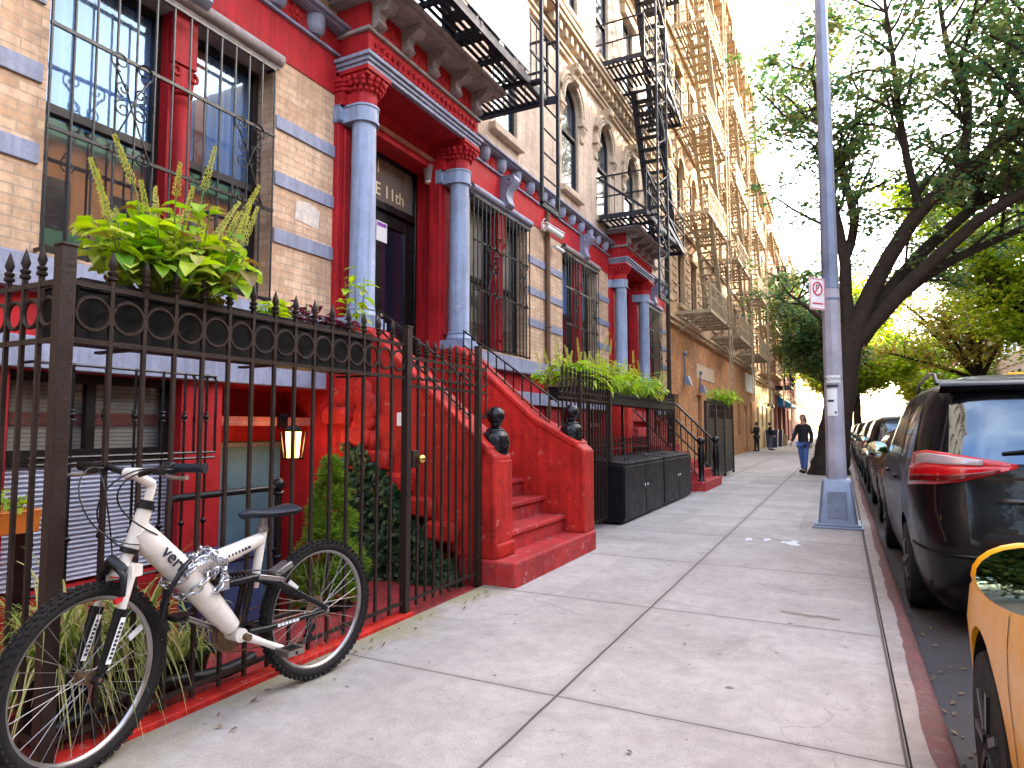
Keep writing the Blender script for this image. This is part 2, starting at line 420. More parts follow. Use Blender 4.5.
SUN_AZ, SUN_EL = radians(38), radians(22)      # azimuth from +Y (down the street) towards +X (road side)
w = bpy.data.worlds.new('World'); S.world = w; w.use_nodes = True
nt = w.node_tree; bg = nt.nodes['Background']
sky = nt.nodes.new('ShaderNodeTexSky'); sky.sky_type = 'NISHITA'; sky.sun_disc = False
sky.sun_elevation = SUN_EL; sky.sun_rotation = SUN_AZ; sky.dust_density = 2.2; sky.air_density = 1.; sky.ozone_density = 1.
# thin bright cloud veil, densest towards the end of the street
tc = nt.nodes.new('ShaderNodeTexCoord')
nz = nt.nodes.new('ShaderNodeTexNoise'); nz.inputs['Scale'].default_value = 2.2; nz.inputs['Detail'].default_value = 7; nz.inputs['Roughness'].default_value = .6
nt.links.new(tc.outputs['Generated'], nz.inputs['Vector'])
cl = ramp(nt, nz.outputs['Fac'], [(.42, .0), (.70, .80)])
dt = nt.nodes.new('ShaderNodeVectorMath'); dt.operation = 'DOT_PRODUCT'; nt.links.new(tc.outputs['Generated'], dt.inputs[0]); dt.inputs[1].default_value = (.45, .89, 0)
mr = nt.nodes.new('ShaderNodeMapRange'); nt.links.new(dt.outputs['Value'], mr.inputs[0]); mr.inputs[1].default_value = .1; mr.inputs[2].default_value = .9; mr.inputs[3].default_value = .40; mr.inputs[4].default_value = 1.
mu = nt.nodes.new('ShaderNodeMath'); mu.operation = 'MULTIPLY'; nt.links.new(cl, mu.inputs[0]); nt.links.new(mr.outputs[0], mu.inputs[1]); cl = mu.outputs[0]
cloudcol = (10.4, 9.2, 8.2, 1)
mx = mix_rgb(nt, cl, sky.outputs[0], cloudcol)
nt.links.new(mx, bg.inputs[0]); bg.inputs[1].default_value = SKYSTR
sun = bpy.data.objects.new('sun', bpy.data.lights.new('sun', 'SUN')); C.objects.link(sun)
sun.data.energy = SUNSTR; sun.data.angle = radians(.5); sun.data.color = (1., .82, .56)
sd = Vector((sin(SUN_AZ) * cos(SUN_EL), cos(SUN_AZ) * cos(SUN_EL), sin(SUN_EL)))
sun.rotation_euler = sd.to_track_quat('Z', 'Y').to_euler(); sun.location = sd * 60

# ------------------------------------------------------------------ ground, road, pavement
def structure(name, mb, m, **k): return tag(mb.build(name, m, None, **k), None, None, None, 'structure')

def math_node(nt, op, a, b=None, c=None):
    n = nt.nodes.new('ShaderNodeMath'); n.operation = op
    for i, v in enumerate((a, b, c)):
        if v is None: continue
        if isinstance(v, (int, float)): n.inputs[i].default_value = v
        else: nt.links.new(v, n.inputs[i])
    return n.outputs[0]

def concrete_mat(name):
    m, nt, b = nmat(name)
    g = nt.nodes.new('ShaderNodeNewGeometry'); s = nt.nodes.new('ShaderNodeSeparateXYZ')
    nt.links.new(g.outputs['Position'], s.inputs[0])
    wob = noise(nt, 3, 3, .5)
    # slab index -> slight tone change from slab to slab
    def dist_line(sock, off, period):
        v = math_node(nt, 'SUBTRACT', sock, off)
        v = math_node(nt, 'DIVIDE', v, period)
        v = math_node(nt, 'ADD', v, .5)
        fr = math_node(nt, 'FRACT', v)
        fl = math_node(nt, 'FLOOR', v)
        d = math_node(nt, 'MULTIPLY', math_node(nt, 'ABSOLUTE', math_node(nt, 'SUBTRACT', fr, .5)), period)
        return d, fl
    xw = math_node(nt, 'ADD', s.outputs[0], math_node(nt, 'MULTIPLY', math_node(nt, 'SUBTRACT', wob, .5), .012))
    yw = math_node(nt, 'ADD', s.outputs[1], math_node(nt, 'MULTIPLY', math_node(nt, 'SUBTRACT', wob, .5), .015))
    dx, fx = dist_line(xw, -1.28, 1.465)
    dy, fy = dist_line(yw, 3.0, 1.75)
    d = math_node(nt, 'MINIMUM', dx, math_node(nt, 'MULTIPLY', dy, 1.5))
    line = ramp(nt, d, [(.003, 1.), (.009, 0.)])
    edge = ramp(nt, d, [(.0, .50), (.075, 0.)])
    wn = nt.nodes.new('ShaderNodeTexWhiteNoise'); cb = nt.nodes.new('ShaderNodeCombineXYZ')
    nt.links.new(fx, cb.inputs[0]); nt.links.new(fy, cb.inputs[1]); nt.links.new(cb.outputs[0], wn.inputs['Vector'])
    tone = ramp(nt, wn.outputs['Value'], [(0, .86), (1, 1.08)])
    base = ramp(nt, noise(nt, 1.1, 8, .68), [(.28, (.285, .248, .228)), (.5, (.365, .325, .300)), (.72, (.44, .40, .37))])
    c = mix_rgb(nt, 1., base, tone, 'MULTIPLY')
    fine = ramp(nt, noise(nt, 130, 3, .6), [(.3, .74), (.7, 1.2)])
    c = mix_rgb(nt, 1., c, fine, 'MULTIPLY')
    st = ramp(nt, noise(nt, 2.3, 9, .78, dist=.8), [(.54, 0.), (.70, .48)])
    c = mix_rgb(nt, st, c, (.17, .135, .13))
    # worn mottling
    mot = ramp(nt, noise(nt, 11, 6, .7), [(.35, .87), (.65, 1.07)])
    c = mix_rgb(nt, 1., c, mot, 'MULTIPLY')
    # chewing-gum spots
    vo = nt.nodes.new('ShaderNodeTexVoronoi'); vo.inputs['Scale'].default_value = 3.6
    nt.links.new(g.outputs['Position'], vo.inputs['Vector'])
    rs = math_node(nt, 'MULTIPLY', math_node(nt, 'FRACT', math_node(nt, 'MULTIPLY', vo.outputs['Color'], 7.3)), .125)
    gum = math_node(nt, 'LESS_THAN', math_node(nt, 'ADD', vo.outputs['Distance'], math_node(nt, 'MULTIPLY', noise(nt, 60, 2), .02)), math_node(nt, 'SUBTRACT', rs, .03))
    c = mix_rgb(nt, math_node(nt, 'MULTIPLY', gum, .75), c, (.075, .06, .065))
    # hairline cracks, only here and there
    vc = nt.nodes.new('ShaderNodeTexVoronoi'); vc.feature = 'DISTANCE_TO_EDGE'; vc.inputs['Scale'].default_value = .8
    wv = nt.nodes.new('ShaderNodeVectorMath'); wv.operation = 'ADD'; nx_ = nt.nodes.new('ShaderNodeTexNoise'); nx_.inputs['Scale'].default_value = 3.; nx_.inputs['Detail'].default_value = 6
    nt.links.new(g.outputs['Position'], nx_.inputs['Vector'])
    sc_ = nt.nodes.new('ShaderNodeVectorMath'); sc_.operation = 'SCALE'; sc_.inputs['Scale'].default_value = .5; nt.links.new(nx_.outputs['Color'], sc_.inputs[0])
    nt.links.new(g.outputs['Position'], wv.inputs[0]); nt.links.new(sc_.outputs[0], wv.inputs[1]); nt.links.new(wv.outputs[0], vc.inputs['Vector'])
    ck_ = math_node(nt, 'MULTIPLY', ramp(nt, vc.outputs['Distance'], [(.002, .55), (.006, 0.)]), ramp(nt, noise(nt, .55, 3, .5), [(.54, 0.), (.60, 1.)]))
    c = mix_rgb(nt, ck_, c, (.07, .045, .04))
    # dark rust coloured drips and scuffs in flecks
    fl_ = ramp(nt, noise(nt, 17, 3, .5), [(.70, 0.), (.735, .75)])
    c = mix_rgb(nt, fl_, c, (.10, .07, .07))
    # moss and grime along the fence
    mo = math_node(nt, 'ADD', s.outputs[0], math_node(nt, 'MULTIPLY', noise(nt, 1.6, 6, .7), 1.1))
    moss = ramp(nt, math_node(nt, 'MULTIPLY', mo, -1), [(1.74, 0.), (2.12, .0)])
    n = nt.nodes.new('ShaderNodeMapRange'); nt.links.new(mo, n.inputs[0])
    n.inputs[1].default_value = -1.86; n.inputs[2].default_value = -2.16; n.inputs[3].default_value = 0.; n.inputs[4].default_value = .72
    n2 = nt.nodes.new('ShaderNodeMapRange'); nt.links.new(s.outputs[1], n2.inputs[0]); n2.inputs[1].default_value = 4.5; n2.inputs[2].default_value = 8.5; n2.inputs[3].default_value = 1.; n2.inputs[4].default_value = .12
    c = mix_rgb(nt, math_node(nt, 'MULTIPLY', n.outputs[0], n2.outputs[0]), c, (.22, .20, .07))
    c = mix_rgb(nt, edge, c, (.22, .19, .17))
    c = mix_rgb(nt, math_node(nt, 'MULTIPLY', line, .95), c, (.035, .018, .016))
    nt.links.new(c, b.inputs['Base Color']); b.inputs['Roughness'].default_value = .8
    h = math_node(nt, 'SUBTRACT', noise(nt, 70, 5, .65), math_node(nt, 'MULTIPLY', line, 3.))
    bump(nt, b, h, .35, .006)
    return m

def asphalt_mat():
    m, nt, b = nmat('asphalt')
    base = ramp(nt, noise(nt, .8, 8, .7), [(.3, (.028, .025, .028)), (.7, (.07, .062, .064))])
    sp = ramp(nt, noise(nt, 160, 3, .7), [(.35, .6), (.7, 1.5)])
    c = mix_rgb(nt, 1., base, sp, 'MULTIPLY')
    nt.links.new(c, b.inputs['Base Color']); b.inputs['Roughness'].default_value = .85
    bump(nt, b, noise(nt, 160, 4, .7), .5, .008)
    return m
M['concrete'] = concrete_mat('pavement_concrete'); M['asphalt'] = asphalt_mat()
M['kerbrust'] = mat('rust_stained_kerb_face', (.13, .045, .04), .75, 0, .45, 6, .4, 50, dirt=(.25, .18, .16), dirt_amt=.6)
M['kerbtop'] = mat('kerb_concrete', (.31, .265, .24), .8, 0, .3, 4, .4, 60, dirt=(.16, .10, .09), dirt_amt=.6)
M['earth'] = mat('dark_earth', (.02, .011, .009), .95, 0, .5, 20, .4, 40)

RZ = -.13
structure('ground', MB().box(-300, 300, -300, 500, -1.6, -1.3), M['earth'])
structure('road', MB().box(.34, 8.6, -60, 420, -.35, RZ), M['asphalt'])
structure('pavement', MB().box(-2.69, .194, -40, 18.6, -.3, 0), M['concrete'])
structure('far_pavement', MB().box(-4.95, .194, 18.6, 420, -.3, 0), M['concrete'])
structure('opposite_pavement', MB().box(8.6, 13, -60, 420, -.3, 0), M['kerbtop'])
# the kerb: a concrete strip, an open joint, and a rust stained rounded face (ragged inner edge)
kt = MB(); ke = MB()
ys = [-20 + i * .12 for i in range(int(80 / .12))] + [60 + i * 20 for i in range(19)]
rr = random.Random(3)
row = []
w_ = .0
for y in ys:
    w_ = .8 * w_ + rr.gauss(0, .006)
    xi = .285 + w_
    row.append([(xi, y, .0025), (.335, y, .002), (.36, y, -.008), (.375, y, -.03), (.385, y, RZ - .02)])
ke.grid(row)
structure('kerb_edge', ke, M['kerbrust'], smooth=60)
structure('kerb', kt.box(.203, .338, -40, 420, -.3, 0), M['kerbtop'])
structure('kerb_joint', MB().box(.18, .21, -40, 420, -.3, -.018), M['earth'])
# areaway in front of the red house: red painted pavers, a stairwell to the basement door
aw = MB()
aw.box(-3.62, -2.70, -.5, 4.78, -.3, -.012)
aw.box(-5.0, -3.62, -.5, 2.55, -.3, -.012)
aw.box(-5.0, -3.62, 2.55, 4.78, -1.2, -.9)
aw.box(-3.66, -3.625, 2.55, 4.78, -.9, -.014)
structure('areaway_floor', aw, M['redfloor'])
structure('second_areaway_floor', MB().box(-4.6, -2.70, 6.74, 18.6, -.3, -.010), M['kerbtop'])
# ------------------------------------------------------------------ facades
FX = -4.43
def facade(mb, X, y0, y1, z0, z1, holes, depth=.2):
    """front sheet at x = X with openings (ya, yb, za, zb, arch) and their reveals"""
    ysx = sorted({y0, y1, *[h[0] for h in holes], *[h[1] for h in holes]})
    zsx = sorted({z0, z1, *[h[2] for h in holes], *[h[3] for h in holes]})
    for i in range(len(ysx) - 1):
        for j in range(len(zsx) - 1):
            ya, yb, za, zb = ysx[i], ysx[i+1], zsx[j], zsx[j+1]
            ym, zm = (ya+yb)/2, (za+zb)/2
            if ym < y0 or ym > y1 or zm < z0 or zm > z1: continue
            if any(h[0] < ym < h[1] and h[2] < zm < h[3] for h in holes): continue
            mb.add([(X, ya, za), (X, yb, za), (X, yb, zb), (X, ya, zb)], [(0, 1, 2, 3)])
    for h in holes:
        ya, yb, za, zb = h[:4]; arch = len(h) > 4 and h[4]
        d = -depth
        if arch:
            r = (yb - ya) / 2; zs = zb - r; n = 12; ym = (ya + yb) / 2
            arc = [(ym - r * cos(pi * i / n), zs + r * sin(pi * i / n)) for i in range(n + 1)]
            for i in range(n):
                (a, b), (c, e) = arc[i], arc[i+1]
                mb.add([(X, a, b), (X, c, e), (X, c, zb), (X, a, zb)], [(0, 1, 2, 3)])
                mb.add([(X, a, b), (X, c, e), (X + d, c, e), (X + d, a, b)], [(0, 1, 2, 3)])
        else:
            zs = zb
            mb.add([(X, ya, zb), (X, yb, zb), (X + d, yb, zb), (X + d, ya, zb)], [(0, 1, 2, 3)])
        mb.add([(X, ya, za), (X, yb, za), (X + d, yb, za), (X + d, ya, za)], [(0, 1, 2, 3)])
        for y in (ya, yb):
            mb.add([(X, y, za), (X, y, zs), (X + d, y, zs), (X + d, y, za)], [(0, 1, 2, 3)])

def window(parent, X, ya, yb, za, zb, arch=False, recess=.14, fm='sash', gm='glassup', rail=.5, two=1, cover=None, cov=1.):
    """sash window: frame mesh with a pane sub-part, optionally a curtain"""
    x = X - recess; f = MB(); t = .055
    f.box(x - .05, x, ya, ya + t, za, zb if not arch else zb - (yb - ya) / 2)
    f.box(x - .05, x, yb - t, yb, za, zb if not arch else zb - (yb - ya) / 2)
    f.box(x - .05, x + .01, ya + t, yb - t, za, za + t * 1.3)
    zr = za + (zb - za) * rail
    f.box(x - .05, x + .012, ya + t, yb - t, zr - .03, zr + .03)
    if arch:
        r = (yb - ya) / 2; ym = (ya + yb) / 2; zs = zb - r; n = 10
        for i in range(n):
            a, b = pi * i / n, pi * (i + 1) / n
            q = [(x, ym - R * cos(k), zs + R * sin(k)) for R, k in ((r, a), (r, b), (r - t, b), (r - t, a))]
            f.prism(q, (-.05, 0, 0))
    else:
        f.box(x - .05, x, ya + t, yb - t, zb - t, zb)
    fo = f.build('window', M[fm], parent)
    p = MB(); g = x - .03
    if arch:
        r = (yb - ya) / 2 - .02; ym = (ya + yb) / 2; zs = zb - (yb - ya) / 2; n = 12
        p.add([(g, ym - r, za + .02), (g, ym + r, za + .02)] + [(g, ym + r * cos(pi * i / n), zs + r * sin(pi * i / n)) for i in range(n + 1)],
              [tuple(range(n + 3))])
    else:
        zlo = zr if gm == 'glass' else za
        p.add([(g, ya + .02, zlo + .02), (g, yb - .02, zlo + .02), (g, yb - .02, zb - .02), (g, ya + .02, zb - .02)], [(0, 1, 2, 3)])
        if zlo > za: MB().add([(g, ya + .02, za + .02), (g, yb - .02, za + .02), (g, yb - .02, zr + .02), (g, ya + .02, zr + .02)], [(0, 1, 2, 3)]).build('pane', M['glasslow'], fo)
    p.build('pane', M[gm], fo)
    if cover:
        c = MB(); rows = []; zc0 = zb - (zb - za) * cov
        n = 60
        for k in range(2):
            zz = zb - .01 if k == 0 else zc0
            rows.append([(g - .07 + (.022 * sin(i * 1.1) + .01 * sin(i * .43) if cover == 'curtain' else 0), ya + (yb - ya) * i / n, zz) for i in range(n + 1)])
        c.grid(rows); c.build(cover, M[cover], fo, smooth=60)
    return fo

def spiral(mb, c, r, a0, turns, rad, hand=1, n=16):
    """scroll in the facade plane (y, z)"""
    pts = []
    for i in range(n + 1):
        t = i / n; a = a0 + hand * turns * 2 * pi * t; q = r * (1 - .72 * t)
        pts.append((c[0], c[1] + q * cos(a), c[2] + q * sin(a)))
    mb.tube(pts, rad, 5)
    return pts[0]

def grille(parent, X, ya, yb, za, zb, pitch=.135, hz=(), scrolls=()):
    g = MB(); n = max(2, round((yb - ya) / pitch))
    for i in range(n + 1):
        y = ya + (yb - ya) * i / n
        g.cyl((X, y, za), (X, y, zb), .0095, n=6)
    for z in (za + .02, zb - .02, *hz): g.box(X - .007, X + .013, ya - .01, yb + .01, z - .012, z + .012)
    for y in (ya, yb):
        for z in (za + .02, zb - .02): g.box(X - .10, X, y - .01, y + .01, z - .01, z + .01)
    for (yc, z0, z1) in scrolls:
        h = (z1 - z0); xx = X + .016; zm = (z0 + z1) / 2
        for s in (-1, 1):
            g.tube([(xx, yc + s * .13, z1 - .12), (xx, yc + s * .03, zm + .1), (xx, yc, zm), (xx, yc + s * .06, zm - .14), (xx, yc + s * .15, z0 + .05)], .006, 5)
            spiral(g, (xx, yc + s * .085, z1 - .085), .075, -pi/2 if s > 0 else -pi/2, 1.3, .006, s)
            spiral(g, (xx, yc + s * .06, zm - .02), .06, pi/2, 1.3, .006, -s)
            spiral(g, (xx, yc + s * .06, zm + .12), .055, -pi/2, 1.3, .006, s)
            spiral(g, (xx, yc + s * .085, z0 + .06), .065, pi/2, 1.3, .006, -s)
    return g.build('window_grille', M['black'], parent, smooth=40)

def console(mb, x0, y, z0, z1, wd, d0, d1):
    """scroll bracket: side profile in (x, z) extruded across y"""
    h = z1 - z0; P = []
    for t, d in ((0, d0*.3), (.05, d0*.75), (.14, d0), (.26, d0*.85), (.42, d0*.7), (.58, d0*.85), (.72, d1*.85), (.86, d1), (.96, d1*.96), (1, d1*.9)):
        P.append((x0 + d, z0 + h * t))
    poly = [(x0, y - wd/2, z1), (x0, y - wd/2, z0)] + [(a, y - wd/2, b) for a, b in P]
    mb.prism(poly, (0, wd, 0))
    # scroll discs on the flanks
    for s in (-1, 1):
        yy = y + s * wd / 2
        mb.torus((x0 + d1*.62, yy, z0 + h*.8), d1*.2, d1*.055, (0, 1, 0), 14, 5)
        mb.torus((x0 + d0*.62, yy, z0 + h*.2), d0*.2, d0*.055, (0, 1, 0), 12, 5)

def rosette(mb, x, y, z, r):
    mb.sph((x, y, z), r * .4, 8, 6, (.7, 1, 1))
    for k in range(6):
        a = k * pi / 3
        mb.sph((x - .005, y + cos(a) * r * .62, z + sin(a) * r * .62), r * .36, 7, 5, (.5, 1, 1))

def row_house():
    r = thing('row_house', '', 'house', (FX, 5.73, 0))
    Y0, Y1 = 1.45, 9.99
    W = [(2.22, 4.04, 2.40, 4.50), (7.48, 9.28, 2.40, 4.50)]
    # basement storey, red
    b = MB()
    facade(b, FX, Y0, Y1, -1.2, 2.14, [(2.10, 3.24, .28, 1.66), (3.60, 4.80, -.9, 1.66), (7.5, 9.2, .3, 1.5)], .45)
    b.box(FX - .45, FX - .449, 2.0, 3.4, .2, 1.7)
    b.add([(FX - .62, 3.5, 1.18), (FX - .62, 5.0, 1.18), (FX - .62, 5.0, 1.75), (FX - .62, 3.5, 1.75)], [(0, 1, 2, 3)])
    b.box(FX - .62, FX - .45, 4.80, 4.86, -.9, 1.75)
    b.box(FX - .62, FX - .45, 3.54, 3.60, -.9, 1.75)
    b.add([(FX, 3.6, 1.66), (FX, 4.8, 1.66), (FX - .62, 4.8, 1.661), (FX - .62, 3.6, 1.661)], [(0, 1, 2, 3)])
    b.build('basement_wall', M['red'], r)
    # red frieze above the brick
    each('frieze', [(FX - .1, FX + .012, Y0, 5.02, 4.63, 5.02), (FX - .1, FX + .012, 6.86, Y1, 4.63, 5.02)], M['red'], r)
    # brick parlour storey
    w = MB(); facade(w, FX, Y0, Y1, 2.14, 4.64, W + [(5.02, 6.86, 2.14, 4.64)], .22)
    w.build('parlour_wall', M['brick'], r)
    s = []
    for za, zb in ((2.94, 3.07), (3.46, 3.585), (3.975, 4.095)):
        for ya, yb in ((Y0, 2.19), (4.07, 4.86), (9.31, Y1)):
            s.append((FX - .05, FX + .018, ya, yb, za, zb))
    each('stone_band', s, M['belt'], r, .004)
    for ya, yb in ((Y0, 4.86), (7.0, Y1)):
        s = MB(); s.box(FX - .05, FX + .10, ya, yb, 2.14, 2.20); s.box(FX - .05, FX + .07, ya, yb, 2.20, 2.36)
        s.build('sill_belt', M['belt'], r, bevel=.006)
    each('basement_belt', [(FX - .3, FX + .07, ya, yb, 1.665, 1.86) for ya, yb in ((Y0, 4.70), (7.0, Y1))], M['belt'], r, .006)
    # parlour windows: pair of sashes with a cast red mullion between
    for i, (ya, yb, za, zb) in enumerate(W):
        ym = (ya + yb) / 2 + .06
        for q, (a, c) in enumerate(((ya + .02, ym - .10), (ym + .10, yb - .02))):
            window(r, FX, a, c, za + .02, zb - .02, recess=.17, gm='glass', rail=.48, cover='curtain' if i == 0 else 'blind', cov=.53 if i == 0 else .8)
        ml = MB()
        ml.box(FX - .24, FX - .07, ym - .10, ym + .10, za, zb)
        ml.box(FX - .08, FX - .035, ym - .085, ym + .085, za, za + .18)
        ml.cyl((FX - .06, ym, za + .18), (FX - .06, ym, zb - .62), .06, n=14)
        ml.box(FX - .08, FX - .02, ym - .1, ym + .1, zb - .40, zb)
        for zz, rr_ in ((za + .2, .07), (zb - .63, .07), (zb - .60, .075)): ml.torus((FX - .06, ym, zz), rr_, .014, n=16, m=5)
        for sg in (-1, 1):
            ml.torus((FX - .02, ym + sg * .075, zb - .47), .034, .013, (1, 0, 0), 12, 5)
        ml.prism([(FX - .08, ym - .07, zb - .6), (FX - .08, ym + .07, zb - .6), (FX - .08, ym + .1, zb - .42), (FX - .08, ym - .1, zb - .42)], (.055, 0, 0))
        ml.build('mullion', M['red'], r, smooth=40)
        ln = MB()
        ln.tube([(FX + .045, ya - .04, zb + .075), (FX + .045, yb + .04, zb + .075)], .058, 10)
        ln.box(FX - .2, FX + .045, ya - .03, yb + .03, zb - .005, zb + .13)
        ln.build('lintel', M['stonegrey' if i == 0 else 'belt'], r, smooth=40)
        mid1, mid2 = (ya + ym - .1) / 2, (ym + .1 + yb) / 2
        grille(r, FX + .07, ya - .02, yb - .05, za - .02, zb - .03, .135 if i == 0 else .12, (za + .78, za + 1.45), ((mid1 + .06, za + .72, za + 1.5), (mid2 + .06, za + .72, za + 1.5)))
        k = MB(); console(k, FX + .01, (ya + yb) / 2 + .05, zb + .04, 5.03, .20, .15, .24)
        k.build('console', M['belt'], r, smooth=35)
    # cornice with corbels and rosettes
    for ya, yb in ((Y0, 5.0), (6.9, Y1)):
        c = MB(); c.box(FX, FX + .045, ya, yb, 5.02, 5.05)
        c.box(FX - .1, FX + .13, ya, yb, 5.245, 5.27); c.box(FX - .1, FX + .17, ya, yb, 5.27, 5.305); c.box(FX - .1, FX + .11, ya, yb, 5.305, 5.36)
        c.build('cornice', M['belt'], r, bevel=.006)
    each('corbel_frieze', [(FX - .1, FX + .02, ya, yb, 5.05, 5.235) for ya, yb in ((Y0, 5.02), (6.86, Y1))], M['red'], r)
    for ya, yb, k in ((1.6, 4.5, 7), (7.3, 9.8, 6)):
        for i in range(k):
            y = ya + (yb - ya) * i / (k - 1)
            kb = MB(); kb.lathe((FX + .02, y, 5.245), [(.0, -.19), (.06, -.18), (.095, -.135), (.105, -.06), (.105, 0)], 14)
            kb.build('corbel', M['belt'], r, smooth=40)
            if i < k - 1:
                ro = MB(); rosette(ro, FX + .03, y + (yb - ya) / (k - 1) / 2, 5.145, .085); ro.build('rosette', M['red'], r, smooth=40)
    # portico ------------------------------------------------------------
    for yc in (5.0, 6.83):
        p = MB()
        p.box(FX - .1, FX + .06, yc - .185, yc + .185, 2.26, 4.86)
        p.box(FX + .06, FX + .085, yc - .11, yc + .11, 2.45, 4.30)
        p.build('pilaster', M['red'], r, bevel=.006)
        ped = MB(); ped.box(FX - .1, -4.02, yc - .17, yc + .17, -.6, 2.27)
        ped.build('pedestal', M['redstoop'], r, bevel=.012)
        col = MB(); cx_ = -4.20
        col.lathe((cx_, yc, 0), [(.135, 2.46), (.128, 2.5), (.126, 3.2), (.118, 4.34)], 28)
        co = col.build('column', M['column'], r, smooth=40)
        bs = MB(); bs.box(FX + .06, cx_ + .18, yc - .17, yc + .17, 2.27, 2.34); bs.box(FX + .06, cx_ + .165, yc - .155, yc + .155, 2.34, 2.375)
        bs.lathe((cx_, yc, 0), [(.16, 2.37), (.165, 2.395), (.15, 2.42), (.142, 2.44), (.15, 2.46), (.135, 2.475)], 28)
        bs.build('column_base', M['column'], co, smooth=35)
        nb = MB(); q = 20
        def ushape(rad, back, z0, z1):
            poly = [(back, yc - .20, z0), (FX + .085, yc - .20, z0), (FX + .085, yc - rad, z0)] + [(cx_ + rad * sin(pi * i / q), yc - rad * cos(pi * i / q), z0) for i in range(q + 1)] + [(FX + .085, yc + rad, z0), (FX + .085, yc + .20, z0), (back, yc + .20, z0)]
            nb.prism(poly, (0, 0, z1 - z0))
        ushape(.140, FX, 4.34, 4.505); ushape(.15, FX, 4.335, 4.355); ushape(.15, FX, 4.49, 4.51)
        nb.build('neck_band', M['column'], co, smooth=35)
        cp = MB()
        cp.lathe((cx_, yc, 0), [(.128, 4.505), (.125, 4.60), (.135, 4.68), (.165, 4.75), (.19, 4.775)], 24)
        cp.box(FX + .02, FX + .12, yc - .19, yc + .19, 4.505, 4.76); cp.box(FX + .02, cx_ + .03, yc - .13, yc + .13, 4.505, 4.76)
        for k in range(16):
            a = 2 * pi * k / 16
            for rr_, zz, sz in ((.148, 4.66, .022), (.175, 4.71, .026), (.20, 4.745, .024)):
                cp.sph((cx_ + cos(a + (.2 if zz > 4.7 else 0)) * rr_, yc + sin(a + (.2 if zz > 4.7 else 0)) * rr_, zz), sz, 7, 5, (1, 1, 1.3))
        for k in range(8):
            for zz, yy in ((4.66, .19), (4.705, .195), (4.745, .20)):
                cp.sph((FX + .03 + k * .022, yc - yy + max(0, k - 3) * .01, zz), .02, 6, 5)
        cp.box(FX + .02, cx_ + .165, yc - .165, yc + .165, 4.775, 4.815); cp.box(FX + .02, cx_ + .185, yc - .185, yc + .185, 4.81, 4.852)
        cp.build('capital', M['red'], co, smooth=40)
    PY0, PY1, PX = 4.83, 7.0, -4.02
    a = MB()
    for i, (o, za, zb) in enumerate(((.0, 4.85, 4.895), (.02, 4.895, 4.935), (.045, 4.935, 4.975))):
        a.box(FX - .1, PX + o, PY0 - o, PY1 + o, za, zb)
    a.build('architrave', M['belt'], r, bevel=.006)
    f = MB(); f.box(FX - .1, PX - .01, PY0 + .01, PY1 - .01, 4.975, 5.20)
    f.box(FX - .35, FX - .08, 5.02, 6.86, 4.55, 5.0)
    f.box(FX - .5, PX - .05, PY0 + .05, PY1 - .05, 4.838, 4.846)
    for i in range(22):
        y = PY0 + .12 + i * (PY1 - PY0 - .24) / 21
        f.tube([(PX - .008, y - .05, 5.02), (PX + .004, y + .012, 5.06), (PX + .004, y - .012, 5.11), (PX - .008, y + .05, 5.15)], .016, 6)
    f.build('portico_frieze', M['red'], r, smooth=35)
    m_ = MB(); m_.box(FX - .1, PX + .025, PY0 - .025, PY1 + .025, 5.20, 5.225); m_.box(FX - .1, PX + .01, PY0 - .01, PY1 + .01, 5.225, 5.25)
    m_.build('portico_moulding', M['stonegrey'], r, bevel=.005)
    bx = MB(); bx.box(FX - .1, PX - .01, PY0 + .01, PY1 - .01, 5.25, 5.50)
    bx.build('bracket_panel', M['red'], r)
    by = [4.95, 5.43, 5.915, 6.40, 6.88]
    for i, y in enumerate(by):
        kb = MB(); console(kb, PX - .01, y, 5.25, 5.50, .12, .10, .24)
        kb.box(PX - .01, PX + .26, y - .075, y + .075, 5.478, 5.505)
        kb.build('bracket', M['stonegrey'], r, smooth=35)
        if i < 4: ro = MB(); rosette(ro, PX - .005, y + .24, 5.37, .085); ro.build('rosette', M['red'], r, smooth=40)
    t = MB(); t.box(FX - .1, PX + .28, PY0 - .12, PY1 + .12, 5.505, 5.545); t.box(FX - .1, PX + .32, PY0 - .16, PY1 + .16, 5.545, 5.595)
    t.build('portico_roof', M['stonegrey'], r, bevel=.008)
    # entrance: jambs, dark door with glass, transom with the street number
    DX = -4.86
    for y in (5.02, 6.86):
        s_ = 1 if y < 6 else -1; j = MB()
        j.box(DX, FX - .08, y - .12 * (s_ > 0) - 0.0, y + .12 * (s_ < 0), 1.68, 4.86)
        j.box(DX + .02, FX - .06, y, y + s_ * .10, 1.68, 4.60)
        j.build('entrance_jamb', M['red'], r, bevel=.006)
    dfr = MB()
    for y in (5.12, 6.72): dfr.box(DX - .02, DX + .07, y, y + .08, 1.68, 4.6)
    dfr.box(DX - .02, DX + .07, 5.12, 6.80, 4.52, 4.66); dfr.box(DX - .02, DX + .07, 5.2, 6.72, 3.90, 3.99)
    dfr.build('door_frame', M['doorblack'], r, bevel=.006)
    tr = MB().box(DX - .01, DX + .02, 5.2, 6.72, 3.99, 4.52).build('transom', M['transom'], r)
    text_mesh('lettering', 'E 11th', .22, M['gold'], tr, (DX + .024, 6.25, 4.14), (0, 1, 0), (0, 0, 1))
    text_mesh('lettering', '1', .2, M['gold'], tr, (DX + .024, 6.02, 4.40), (0, 1, 0), (0, 0, 1))
